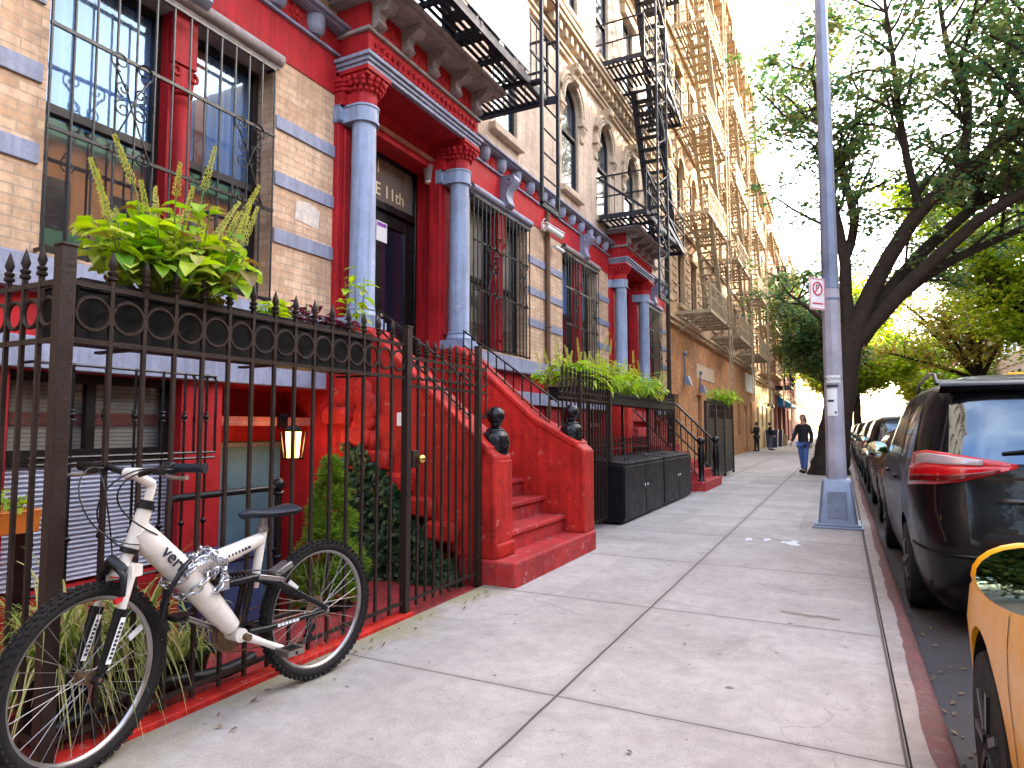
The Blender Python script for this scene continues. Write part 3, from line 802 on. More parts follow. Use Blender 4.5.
    for k, (ya, yb) in enumerate(((5.2, 5.955), (5.965, 6.72))):
        dl = MB()
        for q in ((ya, ya + .15), (yb - .15, yb)): dl.box(DX - .03, DX + .02, q[0], q[1], 1.7, 3.9)
        dl.box(DX - .03, DX + .02, ya + .15, yb - .15, 3.74, 3.9); dl.box(DX - .03, DX + .02, ya + .15, yb - .15, 1.7, 2.3)
        dd = dl.build('door', M['doorblack'], r, bevel=.006)
        MB().box(DX - .012, DX - .006, ya + .14, yb - .14, 2.28, 3.76).build('door_glass', M['glassup'], dd)
        h = MB(); yy = yb - .07 if k == 0 else ya + .07
        h.cyl((DX + .02, yy, 2.62), (DX + .07, yy, 2.62), .012); h.sph((DX + .085, yy, 2.62), .03, 10, 8)
        h.build('door_knob', M['chrome'], dd, smooth=60)
    nb = MB().box(DX + .022, DX + .026, 6.0, 6.2, 3.52, 3.76).build('door_notice', M['paper'], r)
    MB().box(DX + .026, DX + .028, 6.015, 6.185, 3.70, 3.745).build('notice_heading', mat_purple, nb)
    MB().box(DX + .022, DX + .025, 5.80, 5.84, 3.56, 3.64).build('door_sticker', M['paper'], r)
    # landing behind the columns
    MB().box(-5.0, -4.05, 5.17, 6.66, 1.45, 1.675).build('landing', M['redtread'], r)
    # upper storeys
    bays = [2.67, 4.62, 6.57, 8.52]
    H2 = [(y - .42, y + .42, 5.75, 7.80, True) for y in bays]
    H3 = [(y - .42, y + .42, 9.25, 11.25) for y in bays]
    H4 = [(y - .42, y + .42, 12.5, 14.4) for y in bays]
    u = MB(); facade(u, FX - .01, Y0, Y1, 5.3, 16.2, H2 + H3 + H4, .2)
    u.build('upper_wall', M['brickA2'], r)
    for h in H2: window(r, FX - .01, *h[:4], arch=True, rail=.55, recess=.05)
    for h in H3 + H4: window(r, FX - .01, *h[:4], rail=.5, recess=.06)
    for yc in bays:
        hd = MB(); n = 14; zs = 7.80 - .42; q = []
        for R0, R1, d in ((.44, .60, .06), (.44, .50, .10), (.60, .66, .09)):
            for i in range(n):
                a, b_ = pi * i / n, pi * (i + 1) / n
                hd.prism([(FX - .02, yc - R * cos(k), zs + R * sin(k)) for R, k in ((R1, a), (R1, b_), (R0, b_), (R0, a))], (d, 0, 0))
        for sg in (-1, 1):
            hd.box(FX - .02, FX + .07, yc + sg * .44, yc + sg * .66, zs - .12, zs)
            hd.box(FX - .02, FX + .10, yc + sg * .42, yc + sg * .70, zs - .18, zs - .12)
            console(hd, FX - .01, yc + sg * .56, zs - .48, zs - .18, .16, .05, .10)
            for k in range(12):
                hd.sph((FX + .045, yc + sg * .53 * cos(pi/2*k/12), zs + .53 * sin(pi/2*k/12)), .035, 6, 5)
        console(hd, FX - .01, yc, 7.80, 8.16, .26, .16, .24)
        hd.sph((FX + .16, yc, 8.08), .09, 10, 8, (.8, 1.4, .8))
        hd.build('window_hood', M['trim'], r, smooth=40)
        for zt in (11.25, 14.4):
            lt = MB(); lt.box(FX - .02, FX + .10, yc - .56, yc + .56, zt + .02, zt + .26); lt.box(FX - .02, FX + .15, yc - .6, yc + .6, zt + .26, zt + .34)
            lt.build('window_hood', M['trim'], r, bevel=.01)
        each('window_sill', [(FX - .02, FX + .10, yc - .5, yc + .5, zt - .12, zt - .005) for zt in (5.75, 9.25, 12.5)], M['trim'], r, .008)
    sc = MB()
    sc.box(FX - .02, FX + .05, Y0, Y1, 8.22, 8.30); sc.box(FX - .02, FX + .09, Y0, Y1, 8.30, 8.36)
    sc.box(FX - .02, FX + .22, Y0, Y1, 8.62, 8.70); sc.box(FX - .02, FX + .26, Y0, Y1, 8.70, 8.78)
    sc.box(FX - .02, FX + .04, Y0, Y1, 9.02, 9.08)
    k = int((Y1 - Y0) / .27)
    for i in range(k): sc.box(FX - .02, FX + .16, Y0 + .08 + i * .27, Y0 + .20 + i * .27, 8.44, 8.62)
    sc.box(FX - .02, FX + .04, Y0, Y1, 11.9, 12.0); sc.box(FX - .02, FX + .12, Y0, Y1, 12.0, 12.08)
    sc.build('string_course', M['trim'], r, bevel=.006)
    tc_ = MB(); tc_.box(FX - .1, FX + .5, Y0, Y1, 16.2, 16.9)
    for i in range(10): tc_.box(FX - .1, FX + .4, Y0 + .2 + i * .87, Y0 + .4 + i * .87, 15.5, 16.2)
    tc_.build('roof_cornice', M['belt'], r, bevel=.02)
    mm = MB(); mm.box(FX - 10, FX - .70, Y0, Y1, -1.2, 16.2)  # solid mass added behind the rooms to keep light out
    for z in (1.4, 5.28, 8.9, 12.2): mm.box(FX - .72, FX - .2, Y0 + .01, Y1 - .01, z - .08, z)
    for y in (Y0 + .005, 3.45, 4.94, 6.92, Y1 - .105): mm.box(FX - .72, FX - .24, y, y + .1, 1.9, 16.2)
    mm.build('light_block_mass', M['brickR'], r)
    return r

mat_purple = mat('purple_print', (.25, .06, .42), .6, 0, 0)
houseA = row_house()
houseB = copy_tree(houseA); houseB.location.y += 8.54
tag(houseA, 'red and tan brick row house at the left with the E 11th door', 'house', 'red row houses')
tag(houseB, 'second red row house, beyond the downspout, next to the brown brick tenement', 'house', 'red row houses')

# basement details of the near house ------------------------------------------------
t = thing('basement_door', 'teal grey basement door beside the lit lantern', 'door', (FX - .55, 4.2, -.9))
d = MB(); d.box(FX - .63, FX - .585, 3.62, 4.78, -.9, 1.12); d.build('door_panel', M['teal'], t, bevel=.005)
d = MB(); d.box(FX - .615, FX - .575, 3.60, 4.80, 1.12, 1.165); d.build('door_head', M['belt'], t, bevel=.006)
tag(MB().cyl((FX - .584, 3.93, .55), (FX - .580, 3.93, .55), .06, n=24).build('door_sticker', mat('magenta_sticker', (.6, .12, .4), .6, 0, 0), t), None, None)
MB().cyl((FX - .5795, 3.93, .55), (FX - .578, 3.93, .55), .035, n=20).build('sticker_centre', M['paper'], t)
t = thing('basement_window', 'dark framed basement window with pale shades behind black iron guard', 'window', (FX - .1, 2.67, 1.1))
d = MB(); X = FX - .12
for y in (2.10, 2.62, 3.18): d.box(X - .05, X, y, y + .06, 1.08, 1.66)
d.box(X - .05, X + .005, 2.16, 3.18, 1.08, 1.16); d.box(X - .05, X + .005, 2.16, 3.18, 1.60, 1.66)
d.build('window_frame', M['sash'], t)
MB().add([(X - .03, 2.1, 1.1), (X - .03, 3.24, 1.1), (X - .03, 3.24, 1.64), (X - .03, 2.1, 1.64)], [(0,1,2,3)]).build('pane', M['glass'], t)
bl = MB()
for i in range(20): bl.box(X - .12, X - .10, 2.1, 3.24, 1.10 + i * .028, 1.10 + i * .028 + .024)
bl.build('blind', M['blind'], t)
t = thing('basement_shutter', 'white ribbed shutter below the dark basement window', 'shutter', (FX - .1, 2.67, .28))
rows = []
for i in range(101):
    z = .30 + i * .0075
    rows.append([(X + .011 * sin(i * pi / 2), 2.10, z), (X + .011 * sin(i * pi / 2), 3.24, z)])
MB().grid(rows).build('ribbed_panel', M['shutter'], t)
MB().box(X - .03, X + .02, 2.1, 3.24, 1.052, 1.078).build('header_bar', M['sash'], t)
MB().box(X + .02, X + .022, 2.92, 3.06, 1.057, 1.073).build('label', M['paper'], t)
g = MB(); X = FX + .20
def looped(ya, yb, za, zb, r=.011): g.tube([(X, ya, za), (X, ya, zb - .03), (X - .02, ya, zb), (X - .19, ya, zb)], r, 6)
for y in (2.15, 2.35, 2.55, 2.75, 2.95, 3.12, 3.30):
    g.cyl((X, y, .30), (X, y, 1.70), .010, n=6)
    g.sph((X, y, 1.38), .022, 8, 6); g.torus((X, y, 1.35), .016, .006); g.torus((X, y, 1.41), .016, .006)
    g.sph((X, y, .62), .022, 8, 6)
for z in (.32, 1.08, 1.12, 1.69): g.cyl((X, 2.12, z), (X, 3.38, z), .010, n=6)
for y in (2.12, 3.38):
    for z in (.32, 1.69): g.cyl((X, y, z), (FX - .02, y, z), .010, n=6)
for y in (3.2, 3.38): g.tube([(X, y, 1.12), (X, y, 1.66), (X - .03, y, 1.69)], .010, 6)
tag(g.build('window_guard', M['black'], None, smooth=40), 'black iron window guard with knuckle bars over the basement window', 'window guard')
# ------------------------------------------------------------------ fences
def picket_run(root, p0, p1, n, z0=.10, zl=1.652, zt=1.885, ztip=1.93, rings=True, m='iron', curb=None, ends=True):
    """n pickets between p0 and p1 (exclusive): rails, picket parts and the ring band"""
    p0, p1 = Vector((*p0, 0)), Vector((*p1, 0)); d = (p1 - p0); L = d.length; d.normalize()
    up = Vector((0, 0, 1))
    for z in (z0, zl, zt): MB().bar(p0 + up * z, p1 + up * z, .014, .022).build('rail', M[m], root)
    step = L / (n + 1)
    for i in range(1, n + 1):
        q = p0 + d * step * i; k = MB()
        k.bar(q + up * (z0 - .05), q + up * ztip, .017, .017, up=d)
        k.lathe((q.x, q.y, ztip - .012), [(.012, 0), (.021, .006), (.021, .016), (.013, .022), (.020, .030), (.020, .038), (.011, .044)], 8)
        k.lathe((q.x, q.y, ztip + .028), [(.008, 0), (.019, .028), (.012, .055), (.0, .095)], 8)
        k.build('picket', M[m], root, smooth=40)
    if rings:
        g = MB(); R = min(step * .46, (zt - zl) * .36); zm = (zl + zt) / 2 
        for i in range(n + 1):
            q = p0 + d * step * (i + .5)
            g.torus(q + up * zm, R, .0095, d.cross(up), 24, 6)
        g.build('ring_band', M[m], root, smooth=60)

def post(root, x, y, h, wd=.062, cap=True, m='iron'):
    k = MB(); k.box(x - wd/2, x + wd/2, y - wd/2, y + wd/2, -.02, h)
    k.box(x - wd/2 - .004, x + wd/2 + .004, y - wd/2 - .004, y + wd/2 + .004, h, h + .012)
    return k.build('post', M[m], root, bevel=.004)

FXF = -2.735
fe = thing('iron_fence', 'brown iron picket fence with ring band behind the white bicycle', 'fence', (FXF, 2.6, 0))
post(fe, FXF, 1.47, 2.02, .058); post(fe, FXF, 3.755, 2.01, .055)
picket_run(fe, (FXF, 1.51), (FXF, 3.73), 14)
cb = MB(); cb.box(FXF - .06, FXF + .045, -.3, 3.80, -.3, .03); cb.build('fence_curb', M['redstoop'], fe, bevel=.008)
fr = thing('iron_fence', 'iron picket fence return running from the corner post back to the house', 'fence', (-3.5, 1.47, 0))
picket_run(fr, (FXF - .04, 1.47), (-4.38, 1.47), 12)
gt = thing('iron_gate', 'brown iron areaway gate with ring band beside the red stoop', 'gate', (FXF, 4.35, 0))
post(gt, FXF, 4.765, 1.98, .05); picket_run(gt, (FXF, 3.79), (FXF, 4.74), 8, zl=1.60, zt=1.80, ztip=1.84)
k = MB()
for z in (1.80, 1.60, 1.40): k.bar((FXF, 4.78, z), (FXF, 4.90, z), .02, .025)
k.torus((FXF, 4.84, 1.70), .05, .008, (1, 0, 0)); k.cyl((FXF, 4.90, 1.38), (FXF, 4.90, 1.84), .009)
k.build('latch_bracket', M['iron'], gt, smooth=40)
k = MB(); k.box(FXF - .02, FXF + .03, 3.80, 3.86, 1.02, 1.14); k.build('lock_box', M['iron'], gt, bevel=.004)
k = MB(); k.sph((FXF + .055, 3.86, 1.08), .034, 14, 10); k.cyl((FXF, 3.86, 1.08), (FXF + .05, 3.86, 1.08), .013)
k.build('brass_knob', mat('brass', (.75, .45, .12), .2, 1, 0), gt, smooth=60)

# ------------------------------------------------------------------ stoop of the near house
st = thing('stoop', 'red painted stone stoop with solid cheek walls and black iron newels', 'stoop', (-3.3, 5.85, 0))
k = MB(); k.box(-2.95, -2.40, 4.80, 6.76, -.2, .205); k.build('bottom_step', M['redtread'], st, bevel=.022)
zs = .205
NS = 8
for i in range(NS):
    x0 = -2.66 - .245 * i; z1 = .205 + (1.675 - .205) * (i + 1) / NS
    k = MB(); k.box(x0 - .36, x0, 5.13, 6.46, z1 - .21, z1 - .05); k.box(x0 - .36, x0 + .03, 5.13, 6.46, z1 - .05, z1)
    k.build('step', M['redtread'], st, bevel=.014)
def cheek(y0, y1, near):
    xz = [(-2.60, .20), (-2.60, 1.06), (-2.66, 1.12), (-3.0, 1.40), (-3.4, 1.745), (-3.75, 2.05), (-3.92, 2.19), (-4.03, 2.25), (-4.03, 1.0), (-3.85, 1.0), (-3.2, .40), (-2.98, .20)]
    if not near: xz = [(-2.42, .20), (-2.42, 1.06), (-2.50, 1.13)] + xz[3:]
    k = MB(); k.prism([(a, y0, b) for a, b in xz], (0, y1 - y0, 0))
    c = k.build('cheek_wall', M['redstoop'], st, bevel=.02)
    # coping: a slightly wider rounded cap along the slope
    top = xz[2:8]
    k = MB()
    for (a, b), (a2, b2) in zip(top, top[1:]):
        k.prism([(a, y0 - .02, b - .05), (a2, y0 - .02, b2 - .05), (a2, y0 - .02, b2 + .022), (a, y0 - .02, b + .022)], (0, y1 - y0 + .04, 0))
    k.build('coping', M['redstoop'], c, bevel=.014)
    return c
cheek(4.82, 5.13, True); cheek(6.46, 6.76, False)
for y0, y1, xf in ((4.86, 5.14, -2.595),):
    k = MB(); k.box(-2.86, xf, y0, y1, .205, 1.03); k.box(-2.88, xf + .02, y0 - .02, y1 + .02, .205, .33)
    k.build('newel_pier', M['redstoop'], st, bevel=.02)
# rough step ends showing on the outside of the near cheek
rr = random.Random(5)
k = MB()
for i in range(6):
    x = -3.02 - .235 * i; z = .42 + .2 * i
    n = 14
    k = MB(); d = rr.uniform(.02, .05)
    k.prism([(x + .07, 4.83, z - .10), (x + .09, 4.83, z + .01), (x + .05, 4.83, z + .075), (x - .22, 4.83, z + .08), (x - .27, 4.83, z + .02), (x - .25, 4.83, z - .09)], (0, -.07 - d, 0))
    k.build('step_end', M['redstoop'], st, bevel=.032)
k = MB()
k = MB()
for i in range(9): k.sph((-3.92 - rr.uniform(0, .12), 4.80, 1.18 + i * .06), .13, 12, 8, (1, .35 + rr.uniform(-.1, .1), .8))
k.build('rough_pier', M['redstoop'], st, smooth=70)
# outer face of the vault below the steps (dark passage with ivy)
k = MB(); k.prism([(-2.98, 5.0, -.9), (-2.98, 5.0, .22), (-3.2, 5.0, .42), (-3.86, 5.0, 1.02), (-4.2, 5.0, 1.35), (-4.43, 5.0, 1.35), (-4.43, 5.0, -.9)], (0, .08, 0))
k.build('under_wall', M['redstoop'], st)
MB().box(-3.60, -3.50, 4.795, 4.815, 1.32, 1.44).build('bell_plate', M['paper'], st)

def newel(x, y, z, label, rotz=0):
    t = thing('iron_newel', label, 'newel', (x, y, z), rotz, 'black iron newels of the near stoop', local=True)
    k = MB(); k.lathe((0, 0, 0), [(.075, 0), (.085, .008), (.092, .02), (.122, .055), (.124, .20), (.102, .232), (.085, .240), (.085, .258), (.05, .272), (.040, .285), (.038, .30)], 8)
    k.build('body', M['black'], t, bevel=.006)
    k = MB(); k.sph((0, 0, .375), .082, 20, 14); k.torus((0, 0, .30), .042, .012); k.build('ball', M['black'], t, smooth=60)
    for i in range(8):
        a = 2 * pi * i / 8 + pi / 8; R = .116
        k = MB(); c = Vector((cos(a) * R, sin(a) * R, .145)); d = Vector((cos(a), sin(a), 0)); s_ = Vector((-sin(a), cos(a), 0))
        k.torus(c, .040, .006, d, 16, 5); k.sph(c, .011, 8, 6)
        for j in range(6):
            b = j * pi / 3; k.sph(c + (s_ * cos(b) + Vector((0, 0, 1)) * sin(b)) * .022, .009, 6, 5)
        k.build('rosette', M['black'], t, smooth=60)
    return t
newel(-2.71, 5.03, 1.03, 'black iron ball newel on the near red pier, by the gate')
newel(-2.63, 6.62, 1.10, 'black iron ball newel on the far red cheek wall, beside the black fence')

def stair_rail(y, x0, z0, x1, z1, label, n=11, h0=.36, h1=.22):
    t = thing('stair_railing', label, 'railing', (x0, y, z0), 0, 'stoop handrails')
    k = MB(); d = Vector((x1 - x0, 0, z1 - z0)); a = Vector((x0, y, z0)); up = Vector((0, 0, 1))
    k.bar(a + up * h0, a + d + up * h1, .04, .014); k.build('handrail', M['black'], t)
    k = MB(); k.bar(a + up * .05, a + d + up * .05, .018, .012); k.build('bottom_rail', M['black'], t)
    for i in range(n + 1):
        q = a + d * (i / n); k = MB(); k.bar(q + up * .01, q + up * (h0 + (h1 - h0) * i / n), .012, .012); k.build('baluster', M['black'], t)
    return t
stair_rail(4.98, -2.95, 1.36, -4.0, 2.24, 'black iron handrail on the near cheek wall of the stoop')
stair_rail(6.62, -2.78, 1.22, -4.0, 2.24, 'black iron handrail on the far cheek wall of the stoop, above the red slope')

# ------------------------------------------------------------------ areaway things
t = thing('guard_rail', 'black pipe guard rail round the basement stairwell behind the bicycle', 'railing', (-3.58, 2.95, 0))
k = MB(); k.tube([(-3.58, 2.56, .02), (-3.58, 2.56, .86), (-3.58, 2.585, .88), (-3.58, 3.36, .88)], .022, 10); k.cyl((-3.58, 2.56, .45), (-3.58, 3.38, .45), .016)
k.build('pipe', M['black'], t, smooth=50)
k = MB(); k.cyl((-3.58, 3.40, 0), (-3.58, 3.40, .86), .026); k.sph((-3.58, 3.40, .90), .045, 14, 10); k.torus((-3.58, 3.40, .84), .032, .012); k.torus((-3.58, 3.40, .40), .03, .01)
k.build('end_post', M['black'], t, smooth=50)
t = thing('storage_box', 'dark blue low box standing behind the bicycle chain', 'box', (-3.42, 2.82, 0))
k = MB(); k.box(-3.56, -3.30, 2.62, 3.02, .0, .50); k.build('box_body', M['bluebin'], t, bevel=.01)
k = MB(); k.box(-3.58, -3.28, 2.60, 3.04, .50, .55); k.build('lid', M['bluebin'], t, bevel=.012)

t = thing('lantern', 'lit glass wall lantern beside the teal basement door', 'lantern', (FX + .12, 4.25, 1.0), 0)
L0 = (FX + .12, 4.25); k = MB()
for a, b in ((-1, -1), (1, -1), (1, 1), (-1, 1)): k.bar((L0[0] + a * .055, L0[1] + b * .055, .99), (L0[0] + a * .075, L0[1] + b * .075, 1.22), .012)
k.box(L0[0] - .065, L0[0] + .065, L0[1] - .065, L0[1] + .065, .975, .99)
k.lathe((L0[0], L0[1], 1.22), [(.105, 0), (.105, .010), (.06, .04), (.03, .06), (.0, .07)], 4)
k.tube([(L0[0], L0[1], 1.29), (L0[0], L0[1], 1.34), (L0[0] - .06, L0[1], 1.36), (FX, L0[1], 1.32)], .01, 6); k.box(FX - .03, FX + .0, L0[1] - .05, L0[1] + .05, 1.25, 1.38)
for q_ in (k,): q_.v = [(a, b, c + .05) for a, b, c in q_.v]
k.build('frame', M['black'], t)
k = MB(); k.lathe((L0[0], L0[1], .992), [(.070, 0), (.094, .225)], 4); k.v = [(a, b, c + .05) for a, b, c in k.v]
k.build('lamp_glass', M['lampglass'], t)
# the lantern stands off the recess wall on an arm, so give it its light
pl = bpy.data.objects.new('lantern_light', bpy.data.lights.new('lantern_light', 'POINT')); C.objects.link(pl)
pl.location = (L0[0], L0[1], 1.16); pl.data.energy = LANTERN; pl.data.color = (1., .62, .25); pl.data.shadow_soft_size = .09

# ------------------------------------------------------------------ foliage helpers
def leaf(mb, p, d, up, L, W, fold=.25, droop=.25):
    """pointed leaf with a folded midrib: 8 vertices"""
    d = d.normalized(); s_ = d.cross(up)
    if s_.length < 1e-3: s_ = d.cross(Vector((1, .2, 0)))
    s_.normalize(); n = s_.cross(d)
    a = p; b = p + d * L * .4 - n * L * droop * .15; c = p + d * L * .75 - n * L * droop * .5; e = p + d * L - n * L * droop
    vs = [a, b + s_ * W * .5 + n * W * fold, b, b - s_ * W * .5 + n * W * fold, c + s_ * W * .36 + n * W * fold * .7, c, c - s_ * W * .36 + n * W * fold * .7, e]
    mb.add(vs, [(0, 2, 1), (0, 3, 2), (1, 2, 5, 4), (2, 3, 6, 5), (4, 5, 7), (5, 6, 7)])

def rdir(r, zlo=-1., zhi=1.):
    a = r.uniform(0, 2 * pi); z = r.uniform(zlo, zhi); q = sqrt(max(0, 1 - z * z))
    return Vector((q * cos(a), q * sin(a), z))

def blade(mb, p, az, L, W, lift, n=7, curl=1.):
    """arching grass blade"""
    d = Vector((cos(az), sin(az), 0)); s_ = Vector((-sin(az), cos(az), 0)); rows = []
    for i in range(n + 1):
        t = i / n; w_ = W * (1 - t ** 2.2) * .5 + .0006
        h = L * (lift * t - curl * t * t); q = p + d * L * (.62 * t) + Vector((0, 0, h))
        rows.append([q - s_ * w_, q + s_ * w_])
    mb.grid(rows)

def trough(root, x0, x1, y0, y1, z0, z1, m='blackmatte'):
    k = MB(); t_ = .02
    k.box(x0, x1, y0, y1, z0, z0 + t_)
    k.box(x0, x0 + t_, y0, y1, z0, z1); k.box(x1 - t_, x1, y0, y1, z0, z1); k.box(x0, x1, y0, y0 + t_, z0, z1); k.box(x0, x1, y1 - t_, y1, z0, z1)
    k.box(x0 - .012, x1 + .012, y0 - .012, y1 + .012, z1 - .03, z1 - .022)
    k.box(x1, x1 + .012, y0, y1, z1 - .045, z1 + .004); k.box(x0 - .012, x0, y0, y1, z1 - .045, z1 + .004)
    b = k.build('trough', M[m], root, bevel=.004)
    MB().box(x0 + t_, x1 - t_, y0 + t_, y1 - t_, z1 - .08, z1 - .04).build('soil', M['soil'], b)
    return b

t = thing('window_box', 'long black planter trough fixed behind the top of the near fence', 'planter', (-2.93, 2.5, 1.62))
trough(t, -3.06, -2.80, 1.56, 3.44, 1.665, 1.92)
for y in (1.8, 2.6, 3.4): MB().bar((-3.06, y, 1.645), (FXF, y, 1.645), .03, .012).build('support_bracket', M['iron'], t)

def broad_plant(name, label, cat, loc, stems, m, L, W, seed, spikes=0, group=None, spread=.3, h=.4, spm='spike', nl=9, sp_h=.4, lean=(0, 0)):
    r = random.Random(seed); t = thing(name, label, cat, loc, 0, group); base = Vector(loc)
    fo = MB(); sm = MB(); sp = MB(); up = Vector((0, 0, 1))
    for i in range(stems):
        a = r.uniform(0, 2 * pi); q = spread * sqrt(r.random())
        top = base + Vector((cos(a) * q + lean[0], sin(a) * q * 1.2 + lean[1], h * r.uniform(.55, 1.05) * (1 - .45 * (q / spread) ** 2)))
        b0 = base + Vector((cos(a) * q * .3, sin(a) * q * .35, 0)); mid = (b0 + top) / 2 + Vector((cos(a), sin(a), 0)) * q * .2
        sm.tube([b0, mid, top], [.006, .005, .003], 5)
        for j in range(nl):
            t_ = .3 + .7 * (j + r.random()) / nl
            p = b0.lerp(mid, t_ * 2) if t_ < .5 else mid.lerp(top, t_ * 2 - 1)
            dr = rdir(r, -.35, .45); s_ = r.uniform(.65, 1.15)
            leaf(fo, p, dr, up, L * s_, W * s_, .16, r.uniform(.1, .6))
        if i < spikes:
            hh = sp_h * r.uniform(.6, 1.15); tilt = Vector((r.uniform(-.22, .22) + cos(a) * .3, r.uniform(-.22, .22) + sin(a) * .38, 1)).normalized()
            sm.cyl(top, top + tilt * hh, .004, .002, 5)
            n = int(hh / .0085); u, v = frame_of(tilt)
            for q_ in range(n):
                f_ = q_ / n; p = top + tilt * hh * (.18 + .82 * f_)
                for w_ in range(6):
                    if r.random() < .25: continue
                    b = w_ * pi / 3 + q_ * .5; rr_ = .0125 * (1 - .7 * f_) * (1.25 if q_ % 3 else .7)
                    dd = (u * cos(b) + v * sin(b))
                    c_ = p + dd * rr_
                    sp.add([c_ - tilt * .005, c_ + dd * .007 + v * .003, c_ + tilt * .006, c_ - v * .004 + dd * .003], [(0, 1, 2), (0, 2, 3)])
    fo.build('leaves', M[m], t, fix=False); sm.build('stems', M['stem'], t, smooth=60)
    if sp.f: sp.build('flower_spikes', M[spm], t, fix=False)
    return t
broad_plant('coleus', 'large lime green coleus with tall yellow flower spikes in the near window box', 'plant', (-2.92, 2.04, 1.90), 58, 'coleus', .125, .09, 3, spikes=20, spread=.34, h=.56, nl=9, sp_h=.30)
for i, (y, h, L) in enumerate(((2.72, .16, .07), (2.98, .18, .07), (3.2, .15, .06))):
    broad_plant('trailing_plant', ['pale green trailing plant just beyond the coleus in the window box', 'dark purple leaved plant in the middle of the window box', 'small purple and green plant near the tall stem in the window box'][i], 'plant',
                (-2.92, y, 1.90), 16, ['fern', 'purple', 'purple'][i], L, L * .75, 20 + i, spread=.17, h=h, nl=7)
broad_plant('tall_stem_plant', 'single tall leafy green stem rising at the far end of the window box', 'plant', (-2.94, 3.48, 1.90), 3, 'fern', .11, .06, 31, spread=.10, h=.62, nl=9)

# ornamental grass in the areaway, by the front wheel
def grass_clump(label, x, y, z, n, seed, L=.75, grp='striped grasses in the areaway'):
    r = random.Random(seed); t = thing('ornamental_grass', label, 'grass plant', (x, y, z), 0, grp); g = MB()
    for i in range(n):
        az = r.uniform(0, 2 * pi); l = L * r.uniform(.55, 1.15)
        blade(g, Vector((x + r.uniform(-.07, .07), y + r.uniform(-.08, .08), z)), az, l, r.uniform(.006, .013), r.uniform(1.0, 1.9), 8, r.uniform(1.0, 1.9))
    g.build('blades', M['grassblade'], t, fix=False)
    k = MB(); k.lathe((x, y, 0), [(.10, .0), (.135, z - .0), (.145, z + .015), (.12, z + .01), (.0, z - .005)], 16); k.build('pot', M['blackmatte'], t, smooth=40)
    return t
grass_clump('striped yellow and green grass in a pot right behind the corner post', -3.02, 1.66, .24, 330, 1, .58)
grass_clump('striped grass drooping through the fence behind the front wheel', -3.04, 1.98, .22, 360, 2, .52)
grass_clump('pale straw coloured grass between front wheel and bicycle pedals', -3.05, 2.28, .14, 60, 9, .36)
t = thing('drip_hose', 'thick black hose lying along the foot of the near fence', 'hose', (-2.85, 2, 0))
r = random.Random(8)
MB().tube([(-2.84 + .012 * sin(i * .9), 1.56 + i * .09, .10 + .03 * sin(i * .5)) for i in range(12)], .034, 10).build('hose', M['plastic'], t, smooth=60)
t = thing('flower_box', 'orange plastic flower box behind the return fence', 'planter', (-3.5, 1.80, .75))
k = MB()
k.prism([(-3.76, 1.62, .78), (-3.62, 1.62, .78), (-3.60, 1.62, .885), (-3.78, 1.62, .885)], (0, .26, 0)); k.box(-3.785, -3.595, 1.615, 1.885, .885, .895)
k.build('box', M['orange'], t, bevel=.008)
each('stand_leg', [(-3.75, -3.63, 1.64, 1.66, .0, .78), (-3.75, -3.63, 1.84, 1.86, .0, .78)], M['blackmatte'], t)
broad_plant('succulent', 'pale rosette plant growing in the orange flower box', 'plant', (-3.69, 1.72, .885), 10, 'curtain' if False else 'fern', .07, .05, 44, spread=.13, h=.14, nl=7)
broad_plant('pansy', 'violet pansies at the foot of the return fence', 'flower', (-3.25, 1.75, .18), 10, 'violet', .05, .05, 45, spread=.14, h=.30, nl=3)
broad_plant('leafy_pot_plant', 'low bright green plant behind the return fence, below the orange box', 'plant', (-3.35, 1.66, .05), 22, 'coleus', .07, .055, 46, spread=.22, h=.36, nl=8)
k = MB(); k.lathe((-3.25, 1.75, 0), [(.07, 0), (.10, .17), (.11, .18), (.08, .18), (0, .17)], 16)
tag(k.build('flower_pot', M['soil'], None, smooth=40), 'small brown pot that holds the violet pansies', 'pot')

# dwarf spruce and ivy beside the basement door
def spruce(x, y, z0, h, rad, seed):
    r = random.Random(seed); t = thing('dwarf_spruce', 'cone shaped dwarf spruce beside the lit lantern', 'shrub', (x, y, z0))
    MB().cyl((x, y, z0), (x, y, z0 + h * .9), .03, .008).build('trunk', M['bark'], t)
    g = MB()
    for q_ in range(150):
        f = r.random() ** 1.15; a = r.uniform(0, 2 * pi); q = rad * min(1, 1.25 * (1 - f) ** .8) * (.80 + .3 * r.random())
        c = Vector((x + q * .72 * cos(a), y + q * .72 * sin(a), z0 + .04 + h * .93 * f)); R = .06 + .05 * (1 - f)
        for k_ in range(75):
            d = (rdir(r, -.5, 1) + Vector((cos(a), sin(a), .5)) * .6).normalized(); p = c + d * R * r.uniform(.25, .9); u, v = frame_of(d); L = r.uniform(.025, .05); w_ = .0065
            g.add([p - u * w_, p + u * w_, p + d * L], [(0, 1, 2)]); g.add([p - v * w_, p + v * w_, p + d * L], [(0, 1, 2)])
    g.build('needles', M['spruce'], t, fix=False)
    k = MB(); k.lathe((x, y, z0 - .32), [(.12, 0), (.17, .30), (.18, .34), (.15, .34), (0, .32)], 16); k.build('pot', M['blackmatte'], t, smooth=40)
spruce(-3.42, 3.76, -.02, 1.10, .27, 4)

